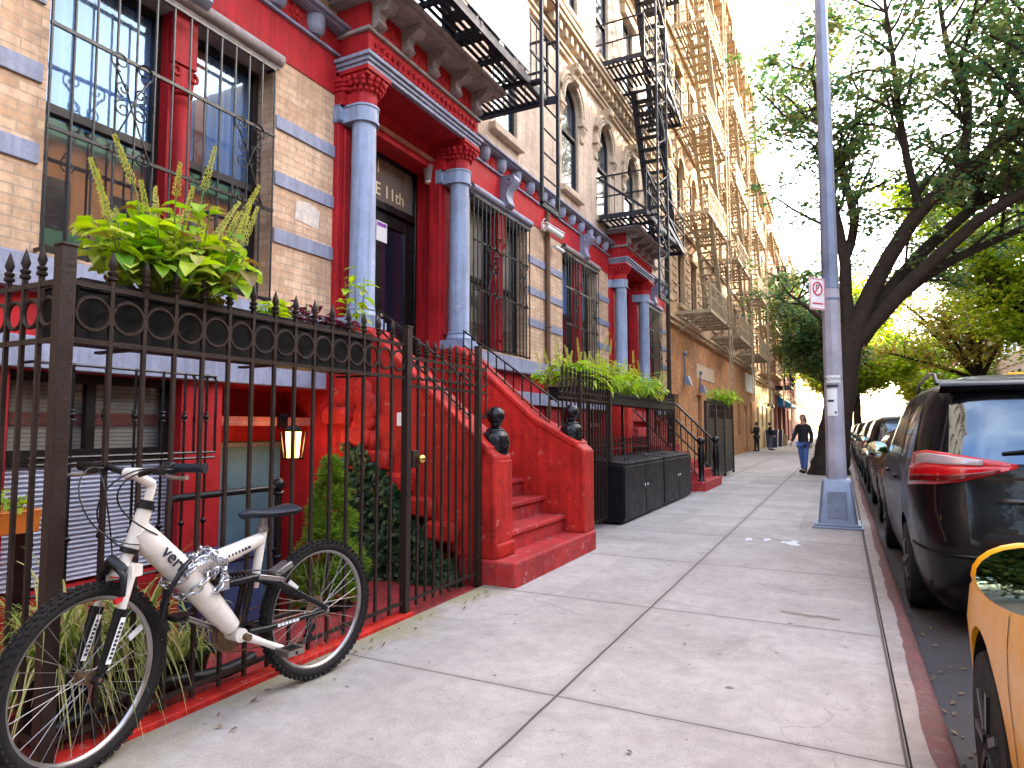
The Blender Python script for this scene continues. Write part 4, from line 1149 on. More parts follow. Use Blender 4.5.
def ivy(seed=6):
    r = random.Random(seed); t = thing('ivy', 'dark green ivy hanging down the side of the stoop', 'climber', (-3.6, 4.78, -.2)); g = MB(); s_ = MB(); up = Vector((0, 0, 1))
    for i in range(5200):
        x = r.uniform(-4.12, -2.86); top = .1 + (-2.9 - x) * .92 + (.12 if x < -3.5 else 0)
        if x < -3.95: top -= .15
        top = min(top, 1.28); z = -.35 + (top + .35) * r.random() ** .85
        y = 4.76 - abs(r.gauss(0, .07)) - .06 * (1 - (z + .35) / (top + .36))
        d = Vector((r.gauss(0, .5), -.35 + r.gauss(0, .3), -.6 + r.gauss(0, .5))); L = r.uniform(.035, .07)
        leaf(g, Vector((x, y, z)), d, Vector((0, -1, .4)), L, L * .85, .12, .2)
    for i in range(16):
        x = r.uniform(-4.0, -3.0); top = .1 + (-2.9 - x) * .9
        s_.tube([(x + r.gauss(0, .03), 4.74, -.3 + (top + .3) * j / 6) for j in range(7)], .006, 5)
    g.build('leaves', M['ivy'], t, fix=False); s_.build('stems', M['bark'], t)
ivy()
tag(MB().box(-4.10, -3.99, 4.742, 4.757, .98, 1.16).build('wall_plate', M['bluebin'], None), 'small dark blue plate on the wall above the ivy', 'plate')

# ------------------------------------------------------------------ second areaway: fence, gate, bins, trough
F2 = -2.86
fe2 = thing('iron_fence', 'black iron picket fence and posts between the far newel and the black bins', 'fence', (F2, 7.8, 0))
post(fe2, F2, 7.48, 1.98, .05); post(fe2, F2, 8.62, 1.98, .055)
picket_run(fe2, (F2, 6.80), (F2, 7.45), 4); picket_run(fe2, (F2, 7.51), (F2, 8.59), 9)
F3 = -3.15
fe3 = thing('iron_fence', 'black iron railing behind the black steel bins', 'fence', (F3, 11, 0))
post(fe3, F3, 11.7, 2.0, .05); post(fe3, F3, 13.75, 2.0, .05)
picket_run(fe3, (F3, 11.73), (F3, 13.72), 13); picket_run(fe3, (F3, 8.66), (F3, 11.67), 18, zt=1.05, zl=.98, ztip=1.06, rings=False)
def bin_box(y0, label, wd=2.15):
    t = thing('steel_bin', label, 'bin', (-3.05, y0 + wd / 2, 0), 0, 'black steel bins on the pavement', local=True)
    x0, x1, h = -.30, .40, .80; a, b = -wd / 2, wd / 2
    k = MB(); k.box(x0, x1, a, b, .03, h); k.build('body', M['binblack'], t, bevel=.008)
    for s in (a + .02, .01):
        e = s + wd / 2 - .03
        d = MB(); d.box(x1 + .001, x1 + .018, s, e, .07, h - .03); dd = d.build('door', M['binblack'], t, bevel=.006)
        k = MB(); yy = e - .06 if s < 0 - .1 else s + .06
        k.torus((x1 + .028, yy, .46), .018, .005, (1, 0, 0), 12, 5); k.box(x1 + .018, x1 + .026, yy - .012, yy + .012, .44, .49); k.build('hasp', M['chrome'], dd)
        l = MB(); l.prism([(x0, s, h + .001), (x1 + .02, s, h + .001), (x1 + .02, s, h + .022), (x0, s, h + .075)], (0, e - s, 0)); ll = l.build('lid', M['binblack'], t, bevel=.006)
        k = MB(); yc = (s + e) / 2; k.tube([(x1 - .12, yc - .08, h + .03), (x1 - .12, yc - .08, h + .075), (x1 - .12, yc + .08, h + .075), (x1 - .12, yc + .08, h + .03)], .009, 6); k.build('handle', M['black'], ll, smooth=50)
    return t
bin_box(8.55, 'near black steel bin box with two doors and slanted lids, beside the iron fence')
bin_box(10.74, 'far black steel bin box with two doors, next to the second stoop')
t = thing('window_box', 'long dark planter trough above the black bins, full of bright foliage', 'planter', (-3.2, 9.8, 1.6))
trough(t, -3.30, -3.02, 7.55, 13.2, 1.655, 1.82)
each('support_leg', [(-3.18, -3.14, y - .02, y + .02, 0, 1.655) for y in (8.6, 10.2, 11.7)], M['black'], t)
GF = 'bright plants in the trough above the bins'
for i, (y, kind, h) in enumerate(((7.75, 'coleus', .5), (8.25, 'fern', .42), (8.9, 'fern', .55), (9.5, 'coleus', .58), (10.3, 'fern', .62), (11.0, 'fern', .5), (11.7, 'coleus', .45))):
    broad_plant('foliage_plant', ['lime plant at the near end of the trough above the bins', 'second bright plant from the near end of the trough', 'leafy green plant of the bin trough, third from the near end', 'tallest lime plant in the middle of the bin trough',
        'wide arching green plant with orange tips in the bin trough', 'green plant second from the far end of the bin trough', 'yellow green plant at the far end of the bin trough'][i], 'plant',
        (-3.16, y, 1.82), 24, kind, .26 if kind == 'fern' else .13, .05 if kind == 'fern' else .085, 60 + i, spikes=7, spread=.36, h=h, nl=8, sp_h=.3, group=GF)

# second stoop (partly hidden behind the bins)
s2 = thing('stoop', 'second, farther red stoop with black railings beyond the bins', 'stoop', (-3.3, 14.6, 0))
k = MB(); k.box(-2.95, -2.52, 13.75, 15.75, -.2, .20); k.build('bottom_step', M['redtread'], s2, bevel=.02)
for i in range(8):
    x0 = -2.72 - .245 * i; z1 = .205 + (1.675 - .205) * (i + 1) / 8
    k = MB(); k.box(x0 - .36, x0, 13.85, 15.65, z1 - .21, z1); k.build('step', M['redtread'], s2, bevel=.014)
k = MB(); k.box(-5.0, -4.05, 13.7, 15.2, 1.45, 1.675); k.build('landing', M['redtread'], s2)
def sloped_rail(y, lab):
    t = thing('stair_railing', lab, 'railing', (-2.7, y, 0), 0, 'stoop handrails')
    k = MB(); k.tube([(-2.62, y, .15), (-2.62, y, .95), (-2.66, y, 1.0), (-4.1, y, 2.45)], .026, 8); k.cyl((-2.62, y, .25), (-4.1, y, 1.75), .018); k.build('handrail', M['black'], t, smooth=50)
    for i in range(1, 11):
        x = -2.62 - i * .135; k = MB(); k.cyl((x, y, .25 + (2.62 + x) * -1.0135), (x, y, .98 + (2.66 + x) * -1.0), .010, n=6); k.build('baluster', M['black'], t)
    k = MB(); k.lathe((-2.62, y, .15), [(.08, 0), (.085, .06), (.05, .1), (.06, .3), (.075, .5), (.06, .7), (.04, .8)], 10); k.sph((-2.62, y, 1.02), .085, 14, 10); k.build('newel', M['black'], t, smooth=50)
sloped_rail(13.85, 'black iron handrail on the near side of the second stoop')
sloped_rail(15.6, 'black iron handrail with round newel on the far side of the second stoop')
g3 = thing('iron_gate', 'tall black sheet iron gate panel beyond the second stoop', 'gate', (-2.88, 18, 0))
k = MB()
for y in (15.85, 17.2, 18.55, 20.1): k.box(-2.91, -2.85, y - .03, y + .03, 0, 1.95)
for z in (.1, 1.55, 1.75, 1.92): k.box(-2.895, -2.865, 15.85, 20.1, z - .02, z + .02)
k.build('frame', M['iron'], g3)
MB().box(-2.888, -2.872, 15.9, 20.08, .12, 1.54).build('sheet', M['blackmatte'], g3)
k = MB()
for i in range(28): k.cyl((-2.86, 15.95 + i * .15, 1.54), (-2.86, 15.95 + i * .15, 2.02), .010, n=6)
k.build('pickets', M['iron'], g3)
broad_plant('foliage_plant', 'round bright green bush on top of the black sheet iron gate', 'plant', (-3.0, 18.9, 1.9), 36, 'fern', .2, .07, 91, spread=.5, h=.58, nl=10)
t = thing('window_box', 'short black planter trough behind the black sheet iron gate', 'planter', (-3.05, 18.9, 1.6)); trough(t, -3.18, -2.92, 18.1, 19.7, 1.6, 1.92)
each('support_leg', [(-3.1, -3.0, 18.2, 18.3, 0, 1.6), (-3.1, -3.0, 19.5, 19.6, 0, 1.6)], M['black'], t)
# ------------------------------------------------------------------ fire escapes
def fire_escape(label, X, ya, yb, levels, depth, m, stair=None, ladder=None, group='iron fire escapes', panel=None, slat=.075, strut=True):
    """platforms between ya and yb, X = wall face, stairs zigzag between levels, ladder = (y0, y1, z0, z1, x)"""
    t = thing('fire_escape', label, 'fire escape', (X, (ya + yb) / 2, levels[0]), 0, group)
    xo = X + depth; xi = X + .06
    sw_ = slat * .27
    sy0, sy1 = stair if stair else (ya + .5, yb - .5)
    for li, z in enumerate(levels):
        k = MB()
        for x in (xi, xo): k.box(x - .012, x + .012, ya, yb, z - .05, z + .05)
        for y in (ya, yb): k.box(xi, xo, y - .012, y + .012, z - .05, z + .05)
        n = int((yb - ya) / .6)
        for i in range(1, n): k.box(xi, xo, ya + i * (yb - ya) / n - .025, ya + i * (yb - ya) / n + .025, z - .05, z + .005)
        ns = int(depth / slat)
        for i in range(1, ns):
            x = xi + (xo - xi) * i / ns
            if li > 0 and abs(x - (xo - .38)) < .27:      # stair well
                k.box(x - sw_, x + sw_, ya, sy0 - .1, z + .006, z + .014); k.box(x - sw_, x + sw_, sy0 + 1.0, yb, z + .006, z + .014)
            else: k.box(x - sw_, x + sw_, ya, yb, z + .006, z + .014)
        p = k.build('platform', M[m], t)
        for y in (ya + .1, (ya + yb) / 2, yb - .1):
            k = MB(); (k.bar((X, y, z - .62), (xo - .15, y, z - .05), .03, .03) if strut else None); k.box(X, xo, y - .02, y + .02, z - .075, z - .05)
            k.build('bracket', M[m], p)
        k = MB(); h = .86
        for z_ in (z + h, z + h * .5): 
            k.box(xo - .012, xo + .012, ya, yb, z_ - .015, z_ + .015)
            for y in (ya, yb): k.box(X, xo, y - .012, y + .012, z_ - .015, z_ + .015)
        for y in (ya, (ya + yb) / 2, yb): k.box(xo - .016, xo + .016, y - .016, y + .016, z, z + h)
        nb = int((yb - ya) / .17)
        for i in range(1, nb): k.cyl((xo, ya + i * (yb - ya) / nb, z), (xo, ya + i * (yb - ya) / nb, z + h), .008, n=5)
        for y in (ya, yb):
            for i in range(1, 6): k.cyl((xi + (xo - xi) * i / 6, y, z), (xi + (xo - xi) * i / 6, y, z + h), .008, n=5)
        k.build('railing', M[m], t)
        if li < len(levels) - 1:
            z2 = levels[li + 1]; k = MB(); s0, s1 = (sy1, sy0) if li % 2 == 0 else (sy0, sy1)
            s0, s1 = sy1, sy0
            a0, a1 = Vector((0, s0, z)), Vector((0, s1, z2))
            for x in (xo - .62, xo - .12):
                o = Vector((x, 0, 0)); k.bar(o + a0, o + a1, .03, .14, up=(1, 0, 0))
                k.bar(o + a0 + Vector((0, 0, .8)), o + a1 + Vector((0, 0, .8)), .022, .022)
            nt_ = int((z2 - z) / .24)
            for i in range(1, nt_ + 1):
                c = a0.lerp(a1, i / (nt_ + 1)); k.box(xo - .62, xo - .12, c.y - .09, c.y + .09, c.z - .012, c.z + .012)
            k.build('stair', M[m], t)
    if ladder:
        y0, y1, z0, z1, x = ladder; k = MB()
        for y in (y0, y1): k.box(x - .02, x + .02, y - .02, y + .02, z0, z1)
        n = int((z1 - z0) / .31)
        for i in range(n + 1): k.cyl((x, y0, z0 + .06 + i * .31), (x, y1, z0 + .06 + i * .31), .012, n=6)
        k.box(x - .02, x + .02, y0 - .02, y1 + .02, z0 - .03, z0 + .03)
        k.build('drop_ladder', M[m], t)
        for z in levels:
            k = MB(); k.bar((xo, y0, z), (x, y0, z), .03, .10, up=(0, 1, 0)); k.bar((xo, y1, z + .8), (x, y1, z + .8), .03, .03); k.bar((xo, yb, z), (x, y1, z), .03, .10)
            k.build('ladder_guide', M[m], t)
    if panel:
        ya_, yb_, za_, zb_ = panel
        MB().box(xo + .016, xo + .03, ya_, yb_, za_, zb_).build('railing_board', M['signboard'], t)
    return t
M['signboard'] = mat('pale_blue_board', (.27, .31, .38), .4, .1, .25, 2, .0)
fa = fire_escape('dark iron fire escape over the E 11th portico, with a pale board on its railing', FX, 4.1, 7.72, [5.66, 8.95, 12.2], 1.05, 'feblue', stair=(4.7, 6.5), ladder=(7.22, 7.74, 4.08, 9.9, FX + 1.19), panel=(4.2, 7.1, 5.74, 6.6), slat=.085, strut=False)
fb = fire_escape('dark iron fire escape of the second red house, above its portico', FX, 12.65, 16.15, [5.66, 8.95, 12.2], 1.05, 'feblue', stair=(14.0, 15.7), ladder=(12.95, 13.75, 3.95, 13.5, FX + 1.22), slat=.10, strut=False)
# zigzag lattice strap between the ladder rails of the far one
k = MB(); k.bar((FX + .02, 12.66, 6.52), (FX + 1.05, 12.66, 5.70), .03, .05); k.bar((FX + 1.06, 12.68, 6.5), (FX + 1.06, 16.1, 5.72), .03, .05); k.build('brace', M['feblue'], fb)
k = MB(); z = 4.2; i = 0
while z < 13.2:
    k.bar((FX + 1.22, 12.97 if i % 2 else 13.73, z), (FX + 1.22, 13.73 if i % 2 else 12.97, z + .42), .012, .03); z += .42; i += 1
k.build('lattice_strap', M['feblue'], fb)

# downspouts between the houses
def pipe(label, y, x, z0, z1, m, r=.055):
    t = thing('downspout', label, 'pipe', (x, y, z0)); k = MB(); k.cyl((x, y, z0), (x, y, z1), r, n=12)
    for i in range(int((z1 - z0) / 2.2)): k.torus((x, y, z0 + 1 + i * 2.2), r + .006, .012, n=14, m=5); k.box(x - .1, x, y - .02, y + .02, z0 + .98 + i * 2.2, z0 + 1.02 + i * 2.2)
    k.build('pipe', M[m], t, smooth=50); return t
pipe('brown downspout between the two red houses', 9.99, FX + .05, -.2, 5.0, 'bricksp' if False else 'rust', .045)
pipe('dark downspout at the corner where the second red house meets the brown brick', 18.42, FX + .1, 0, 16, 'iron', .06)

# security camera and porch lamp
t = thing('security_camera', 'white security camera on the red frieze beside the downspout', 'camera', (FX + .02, 9.95, 4.72))
k = MB(); k.box(FX + .01, FX + .05, 9.80, 9.92, 4.62, 4.76); k.bar((FX + .05, 9.86, 4.68), (FX + .16, 9.9, 4.62), .03); k.build('mount', M['white'], t, bevel=.006)
k = MB(); k.cyl((FX + .12, 9.78, 4.66), (FX + .26, 10.12, 4.56), .05, n=16); k.bar((FX + .10, 9.74, 4.725), (FX + .27, 10.14, 4.615), .10, .012); k.build('camera_body', M['white'], t, smooth=40)
MB().cyl((FX + .258, 10.115, 4.561), (FX + .266, 10.135, 4.556), .038, n=16).build('lens', M['plastic'], t)
k = MB(); k.tube([(FX + .03, 9.82 + .28 * (1 - cos(a)) * .5, 4.70 + .16 * sin(a)) for a in [i * pi / 8 for i in range(9)]], .007, 6); k.build('cable', M['white'], t, smooth=50)
t = thing('security_camera', 'second, smaller white camera hanging below the white cable loop', 'camera', (FX + .02, 10.3, 4.45))
k = MB(); k.bar((FX, 10.28, 4.47), (FX + .12, 10.28, 4.44), .03); k.cyl((FX + .10, 10.18, 4.43), (FX + .14, 10.46, 4.40), .035, n=14); k.build('camera_body', M['white'], t, smooth=40)
k = MB(); k.bar((FX + .0, 10.55, 4.48), (FX + .1, 10.55, 4.52), .02); k.sph((FX + .12, 10.57, 4.55), .035, 10, 8); k.build('sensor', M['plastic'], t, smooth=50)
t = thing('porch_lamp', 'small dark porch lamp under the portico by the door', 'lamp', (FX - .2, 6.74, 4.5))
k = MB(); k.bar((FX - .12, 6.83, 4.62), (FX - .12, 6.70, 4.64), .03); k.lathe((FX - .12, 6.66, 4.40), [(.05, 0), (.075, .16), (.085, .17), (.04, .23), (0, .25)], 12); k.sph((FX - .05, 6.78, 4.62), .05, 10, 8)
k.build('lamp_body', M['stonegrey'], t, smooth=40)
MB().lathe((FX - .12, 6.66, 4.36), [(.0, 0), (.045, .02), (.05, .05)], 12).build('bulb_glass', M['paper'], t, smooth=60)
tag(MB().add([(FX + .004, 4.32, 3.22), (FX + .004, 4.62, 3.20), (FX + .004, 4.64, 3.38), (FX + .004, 4.50, 3.42), (FX + .004, 4.34, 3.40)], [(0,1,2,3,4)]).build('paint_patch', mat('whitish_paint_patch', (.62, .54, .46), .8, 0, .3, 14), None), 'whitish paint patch on the tan brick beside the near column', 'paint patch')

# ------------------------------------------------------------------ the brown brick tenement
def tenement(name, label, cat, X, y0, y1, z1, ground, gm, upm, fl, nb, arch2=False, gwin=None, course=True, top=.7, w=.46, fmat='sash', trimm='trimfar', bandt=.18):
    r = thing(name, label, cat, (X, (y0 + y1) / 2, 0))
    g = MB(); gh = gwin or []
    facade(g, X + .03, y0, y1, -.3, ground, gh, .22)
    g.add([(X + .03, y0, -.3), (X - .8, y0, -.3), (X - .8, y0, ground), (X + .03, y0, ground)], [(0,1,2,3)])
    g.build('ground_floor_wall', M[gm], r)
    bays = [y0 + (y1 - y0) * (i + .5) / nb for i in range(nb)]
    H = []; n = int((z1 - ground) / fl)
    for k in range(n):
        for yb in bays: H.append((yb - w, yb + w, ground + .75 + k * fl, ground + 2.55 + k * fl, arch2 and k == 1))
    u = MB(); facade(u, X, y0, y1, ground, z1, H, .2)
    u.add([(X, y0, ground), (X - .8, y0, ground), (X - .8, y0, z1), (X, y0, z1)], [(0,1,2,3)])
    u.build('upper_wall', M[upm], r)
    for h in H: window(r, X, *h, rail=.5, fm=fmat)
    b = MB(); b.box(X - .02, X + .14, y0, y1, ground - .14, ground); b.box(X - .02, X + .20, y0, y1, ground, ground + .10)
    for k in range(n):
        za = ground + .75 + k * fl
        for yb in bays:
            b.box(X - .02, X + .09, yb - w - .08, yb + w + .08, za - .14, za - .004)
            if arch2 and k == 1:
                zs = za + 1.8 - w
                for i in range(10):
                    a, c = pi * i / 10, pi * (i + 1) / 10
                    b.prism([(X - .02, yb - R * cos(q), zs + R * sin(q)) for R, q in ((w + .2, a), (w + .2, c), (w + .02, c), (w + .02, a))], (.10, 0, 0))
            else: b.box(X - .02, X + .08, yb - w - .1, yb + w + .1, za + 1.805, za + 2.06)
        if course and k: b.box(X - .02, X + .08, y0, y1, ground + k * fl + .12, ground + k * fl + .24)
    b.build('stone_trim', M[trimm], r)
    if course:
        q = MB()
        for k in range(n):
            za = ground + .75 + k * fl
            for yy in [y0 + .1] + [(p + s) / 2 for p, s in zip(bays, bays[1:])] + [y1 - .1]:
                for j in range(7): q.box(X - .02, X + .03, max(y0, yy - .28), min(y1, yy + .28), za + j * .27, za + j * .27 + .07)
        q.build('stone_bands', M[trimm], r)
    c = MB(); c.box(X - .1, X + .55, y0, y1, z1, z1 + top)
    for i in range(int((y1 - y0) / .9)): c.box(X - .1, X + .42, y0 + .2 + i * .9, y0 + .42 + i * .9, z1 - .5, z1)
    c.build('roof_cornice', M[trimm], r, bevel=.03)
    m_ = MB(); m_.box(X - 10, X - .42, y0, y1, -.3, z1); m_.build('light_block_mass', M[upm], r)  # added solid block behind the facade, stops light
    return r
XC = -4.62
gw = [(19.95, 20.7, .3, 2.35), (23.6, 24.5, 1.0, 2.5), (27.2, 28.3, .95, 2.75), (30.4, 31.5, .95, 2.75), (33.6, 34.7, .95, 2.75), (36.4, 37.4, .1, 2.5), (38.6, 39.7, .95, 2.75)]
tC = tenement('tenement', 'tall tenement with brown brick ground floor and cream upper storeys', 'apartment building', XC, 18.56, 41, 20.6, 4.62, 'brickB', 'brickC', 3.15, 11, True, gw, True)
for i, (a, b_, za, zb) in enumerate(gw):
    k = MB(); k.box(XC - .16, XC - .10, a, b_, za, zb)
    if i in (0, 5):
        p = k.build('door', M['trim'], tC); d = MB(); d.box(XC - .10, XC - .07, a + .1, b_ - .1, za + .2, zb - .3); d.build('door_panel', M['white'], p)
    else:
        p = k.build('shutter_panel', M['trim'], tC); d = MB(); d.box(XC - .10, XC - .08, a + .07, b_ - .07, za + .07, (za + zb) / 2 - .02); d.box(XC - .10, XC - .08, a + .07, b_ - .07, (za + zb) / 2 + .02, zb - .07); d.build('panel_field', M['fecream'], p)
MB().box(XC + .03, XC + .05, 23.6, 27.2, 3.1, 3.62).build('stone_plaque', M['trim'], tC)
MB().box(XC + .03, XC + .07, 37, 41, 3.3, 4.3).build('sign_panel', M['white'], tC)
for i, (y, z) in enumerate(((21.6, 2.9), (24.2, 2.75))):
    t = thing('wall_lamp', ['grey floodlight with conduit on the brown brick, nearer of two', 'grey floodlight on the brown brick, farther of two'][i], 'lamp', (XC + .03, y, z))
    k = MB(); k.bar((XC + .03, y, z), (XC + .16, y, z - .02), .05); k.prism([(XC + .05, y - .16, z - .16), (XC + .3, y - .16, z - .22), (XC + .18, y - .1, z + .10), (XC + .05, y - .1, z + .12)], (0, .3, 0)); k.build('lamp_head', M['zinc'], t, bevel=.01)
    k = MB(); k.cyl((XC + .06, y, z), (XC + .06, y, z + .85 - .3 * i), .02); k.sph((XC + .08, y, z + .85 - .3 * i), .08, 10, 8); k.build('conduit', M['zinc'], t, smooth=50)
for i, (ya, yb) in enumerate(((20.6, 24.6), (27.0, 31.0), (34.0, 38.2))):
    fire_escape(['nearest cream fire escape on the tenement, above the brown brick', 'middle cream fire escape of the three on the tenement', 'farthest cream fire escape of the three on the tenement'][i], XC, ya, yb,
                [4.95 + 3.15 * k for k in range(5)], 1.1, 'fecream', stair=(ya + 1.0, yb - .9), ladder=(yb - .9, yb - .3, 2.5, 18.5, XC + 1.2), slat=.1, group='cream fire escapes on the tenement')
# farther buildings
gD = [(43, 44, .2, 2.6), (45.6, 46.4, 1.4, 2.8), (48.2, 49.3, .1, 2.7), (51.3, 52.4, 1.2, 2.6)]
tD = tenement('corner_building', 'yellow plastered building beyond the brown brick, with small wall lamps', 'apartment building', XC - .1, 41.02, 54, 17.5, 4.4, 'brickY', 'brickC', 3.1, 6, False, gD, False)
for a, b_, za, zb in gD: MB().box(XC - .3, XC - .24, a, b_, za, zb).build('door' if za < 1 else 'shutter_panel', M['doorblack' if za < 1 else 'sash'], tD)
t = fire_escape('cream fire escape on the yellow building', XC - .1, 44, 49, [4.7 + 3.1 * k for k in range(4)], 1.1, 'fecream', ladder=(48.1, 48.7, 2.8, 14, XC + 1.1), slat=.12, group='cream fire escapes on the tenement')
for i, y in enumerate((46.9, 49.9)):
    k = MB(); k.bar((XC - .1, y, 2.9), (XC + .2, y, 3.0), .06); k.lathe((XC + .25, y, 2.75), [(.14, 0), (.05, .2), (0, .25)], 10)
    tag(k.build('wall_lamp', M['black'], None, smooth=40), ['dark gooseneck lamp on the yellow wall, nearer one', 'dark gooseneck lamp on the yellow wall, farther one'][i], 'lamp')
gE = [(55, 57.2, .3, 3.1), (58.4, 61.5, .6, 3.1), (63, 66.5, .6, 3.1), (69, 71, .1, 3)]
tE = tenement('shop_building', 'red brick building with a blue shop front and black fire escape', 'apartment building', XC - .15, 54.02, 74, 16, 4.1, 'brickR', 'brickR', 3.2, 8, False, gE, False)
for a, b_, za, zb in gE: MB().box(XC - .4, XC - .34, a, b_, za, zb).build('shop_window', M['glassup'], tE)
k = MB(); k.prism([(XC - .12, 58, 3.15), (XC - .12, 58, 4.0), (XC + .9, 58, 3.3), (XC + .9, 58, 3.1)], (0, 9, 0))
tag(k.build('awning', M['awning'], None), 'blue awning over the shop front of the far red building', 'awning')
k = MB(); k.box(XC - .1, XC + .02, 57.6, 67.4, .6, 3.1); 
MB().box(XC - .12, XC - .02, 58, 67, .1, .65).build('stall_riser', M['awning'], tE)
t = fire_escape('black fire escape on the far red building above the shop', XC - .15, 55.5, 60.5, [4.6 + 3.2 * k for k in range(4)], 1.2, 'black', ladder=(55.6, 56.2, .3, 8, XC + 1.1), slat=.14, group='black fire escapes of the far houses')
tF = tenement('far_house', 'farthest brick house at the end of the row, bright red in the sun', 'apartment building', XC - .2, 74.02, 125, 19, 4.3, 'brickR', 'brickR', 3.4, 12, False, [], False)

# the houses across the street, for reflections; tall ones shaped and far ones added for shade
M['brickO'] = mat('orange_stucco', (.85, .36, .12), .8, 0, .2, 1)
M['greenpaint'] = mat('green_shop_paint', (.10, .34, .16), .6, 0, .2, 2)
for i, (a, b_, h, mm) in enumerate(((-32, -14, 12, 'brickR'), (-14, -3, 10, 'brickY'), (-3, 8, 10, 'brickC'), (8, 22, 10.5, 'brickO'), (22, 40, 18.5, 'brickA2'), (40, 62, 18, 'brickR'), (62, 85, 13, 'brickA2'), (85, 112, 13, 'brickR'))):
    t = thing('opposite_house', ['red brick house across the street behind the camera', 'yellow plastered house across the street behind the camera', 'cream house across the street facing the taxi', 'red brick house across the street facing the E 11th door', 'pale brick house across the street facing the tenement, made tall for shade', 'red brick house across the street beyond the yellow van, made tall for shade', 'pale far house added for shade across the street behind the trees', 'last, farthest red house, added for shade across the street'][i], 'house', (13, (a + b_) / 2, 0))
    k = MB(); k.box(13, 23, a, b_ - .02, -.3, h); k.build('wall', M[mm], t)
    k = MB(); k.box(12.95, 12.99, a, b_ - .02, 6.6, 7.6); k.box(12.6, 13, a, b_ - .02, h, h + .6); k.build('cornice', M['greenpaint' if i in (2, 3) else 'trim'], t)
    n = int((b_ - a) / 2.2)
    for f_ in range(int(h / 3.2)):
        wd = MB()
        for q in range(n):
            y = a + (b_ - a) * (q + .5) / n
            wd.box(12.97, 13.0, y - .5, y + .5, .9 + 3.2 * f_, 2.9 + 3.2 * f_)
        wd.build('window_row', M['glassup'], t)
# the plain neighbour just left of the picture's edge (closes the street front)
tN = tenement('neighbour_house', 'plain pale brick house adjoining the left side of the first red house', 'house', FX - .06, -10, 1.44, 15.5, 5.2, 'brickA2', 'brickA2', 3.3, 5, False, [(-8.6, -7.6, 1.9, 4.2), (-6.4, -5.4, 1.9, 4.2), (-4.2, -3.2, 1.9, 4.2), (-2.0, -1.0, 1.9, 4.2)], False, trimm='trim')
for y in (-8.6, -6.4, -4.2, -2.0): window(tN, FX - .03, y, y + 1.0, 1.9, 4.2, rail=.5)
# ------------------------------------------------------------------ bicycle (local axes: x forward, y towards the pavement, z up)
BR0 = (-2.496, 2.664, 0); yb_ = .088
bike = thing('bicycle', 'white full suspension mountain bicycle leaning by the iron fence', 'bicycle', BR0, atan2(-cos(yb_), -sin(yb_)), local=True)
WR = .352
def wheel(cx_, steer, front):
    e = Vector((cos(steer), sin(steer), 0)); l = Vector((-sin(steer), cos(steer), 0)); up = Vector((0, 0, 1)); c = Vector((cx_, 0, WR))
    P = lambda a, r, q=0.: c + (e * cos(a) + up * sin(a)) * r + l * q
    n = 72; k = MB(); prof = [(.292, -.012), (.302, -.013), (.300, .013), (.292, .012), (.284, 0)]; rows = []
    for i in range(n + 1): rows.append([P(2*pi*i/n, r, q) for r, q in prof + prof[:1]])
    rim = MB().grid(rows).build('wheel', M['alu'], bike, smooth=50)
    k = MB(); rows = []
    for i in range(n + 1): rows.append([P(2*pi*i/n, .322 + .026 * cos(b), .027 * sin(b)) for b in [2*pi*j/12 for j in range(13)]])
    k.grid(rows)
    for i in range(64):
        a = 2 * pi * i / 64
        for q, r_, da in ((-.010, .350, 0), (.010, .350, .5), (-.024, .340, .5), (.024, .340, 0)):
            aa = a + da * 2 * pi / 64; u = (e * cos(aa) + up * sin(aa)); t_ = (-e * sin(aa) + up * cos(aa))
            out = (u + l * (q * 22)).normalized()
            k.obox(P(aa, r_ - .002, q), t_ * .0085, l * .006, out * .006)
    k.build('tyre', M['rubber'], rim, smooth=45)
    k = MB()
    for i in range(32):
        a = 2 * pi * i / 32; sd_ = .028 if i % 2 else -.028; o = .45 if (i // 2) % 2 else -.45
        k.cyl(P(a + o * 1.6, .022, sd_), P(a, .293, 0), .0014, n=4, cap=False)
    k.build('spokes', M['steelspoke'], rim)
    k = MB(); k.cyl(P(0, 0, -.05), P(0, 0, .05), .012, n=12)
    for q in (-.03, .03): k.cyl(P(0, 0, q - .003), P(0, 0, q + .003), .028, n=16)
    k.cyl(P(0, 0, .05), P(0, 0, .075), .009, n=8)
    k.build('hub', M['rust' if front else 'alu'], rim, smooth=40)
    a = .62 if front else .72
    k = MB(); u = (e * cos(a if not front else 2.66) + up * sin(a if not front else 2.66)); a = a if not front else 2.66
    k.obox(P(a, .235, .012), u * .034, (-e * sin(a) + up * cos(a)) * .011, l * .004); k.build('reflector', M['white'], rim)
    return e, l, c
wheel(0, 0, False)
SE, SL, SC_ = wheel(1.135, radians(14.5), True)
k = MB()
k.tube([(.955, 0, .885), (.90, 0, .82), (.78, 0, .695), (.66, 0, .56), (.575, 0, .455), (.515, 0, .385)], [.044, .054, .057, .055, .050, .041], 14)
k.tube([(.80, 0, .665), (.70, 0, .685), (.52, 0, .725), (.37, 0, .765)], [.036, .042, .038, .030], 14)
k.cyl((.932, 0, .965), (.985, 0, .810), .030, .030, 16)
k.cyl((.355, 0, .815), (.40, 0, .54), .021, n=14)
k.prism([(.72, -.008, .66), (.64, -.008, .64), (.655, -.008, .56), (.70, -.008, .60)], (0, .016, 0))
k.cyl((.49, -.04, .346), (.49, .045, .346), .032, n=16)
fr_ = k.build('frame', M['bikewhite'], bike, smooth=50)
fwd = Vector((.955 - .66, 0, .885 - .56)).normalized()
text_mesh('lettering', 'vert', .078, M['ink'], fr_, (.832, .058, .752), (-fwd.x, 0, -fwd.z), (-fwd.z, 0, fwd.x), .003)
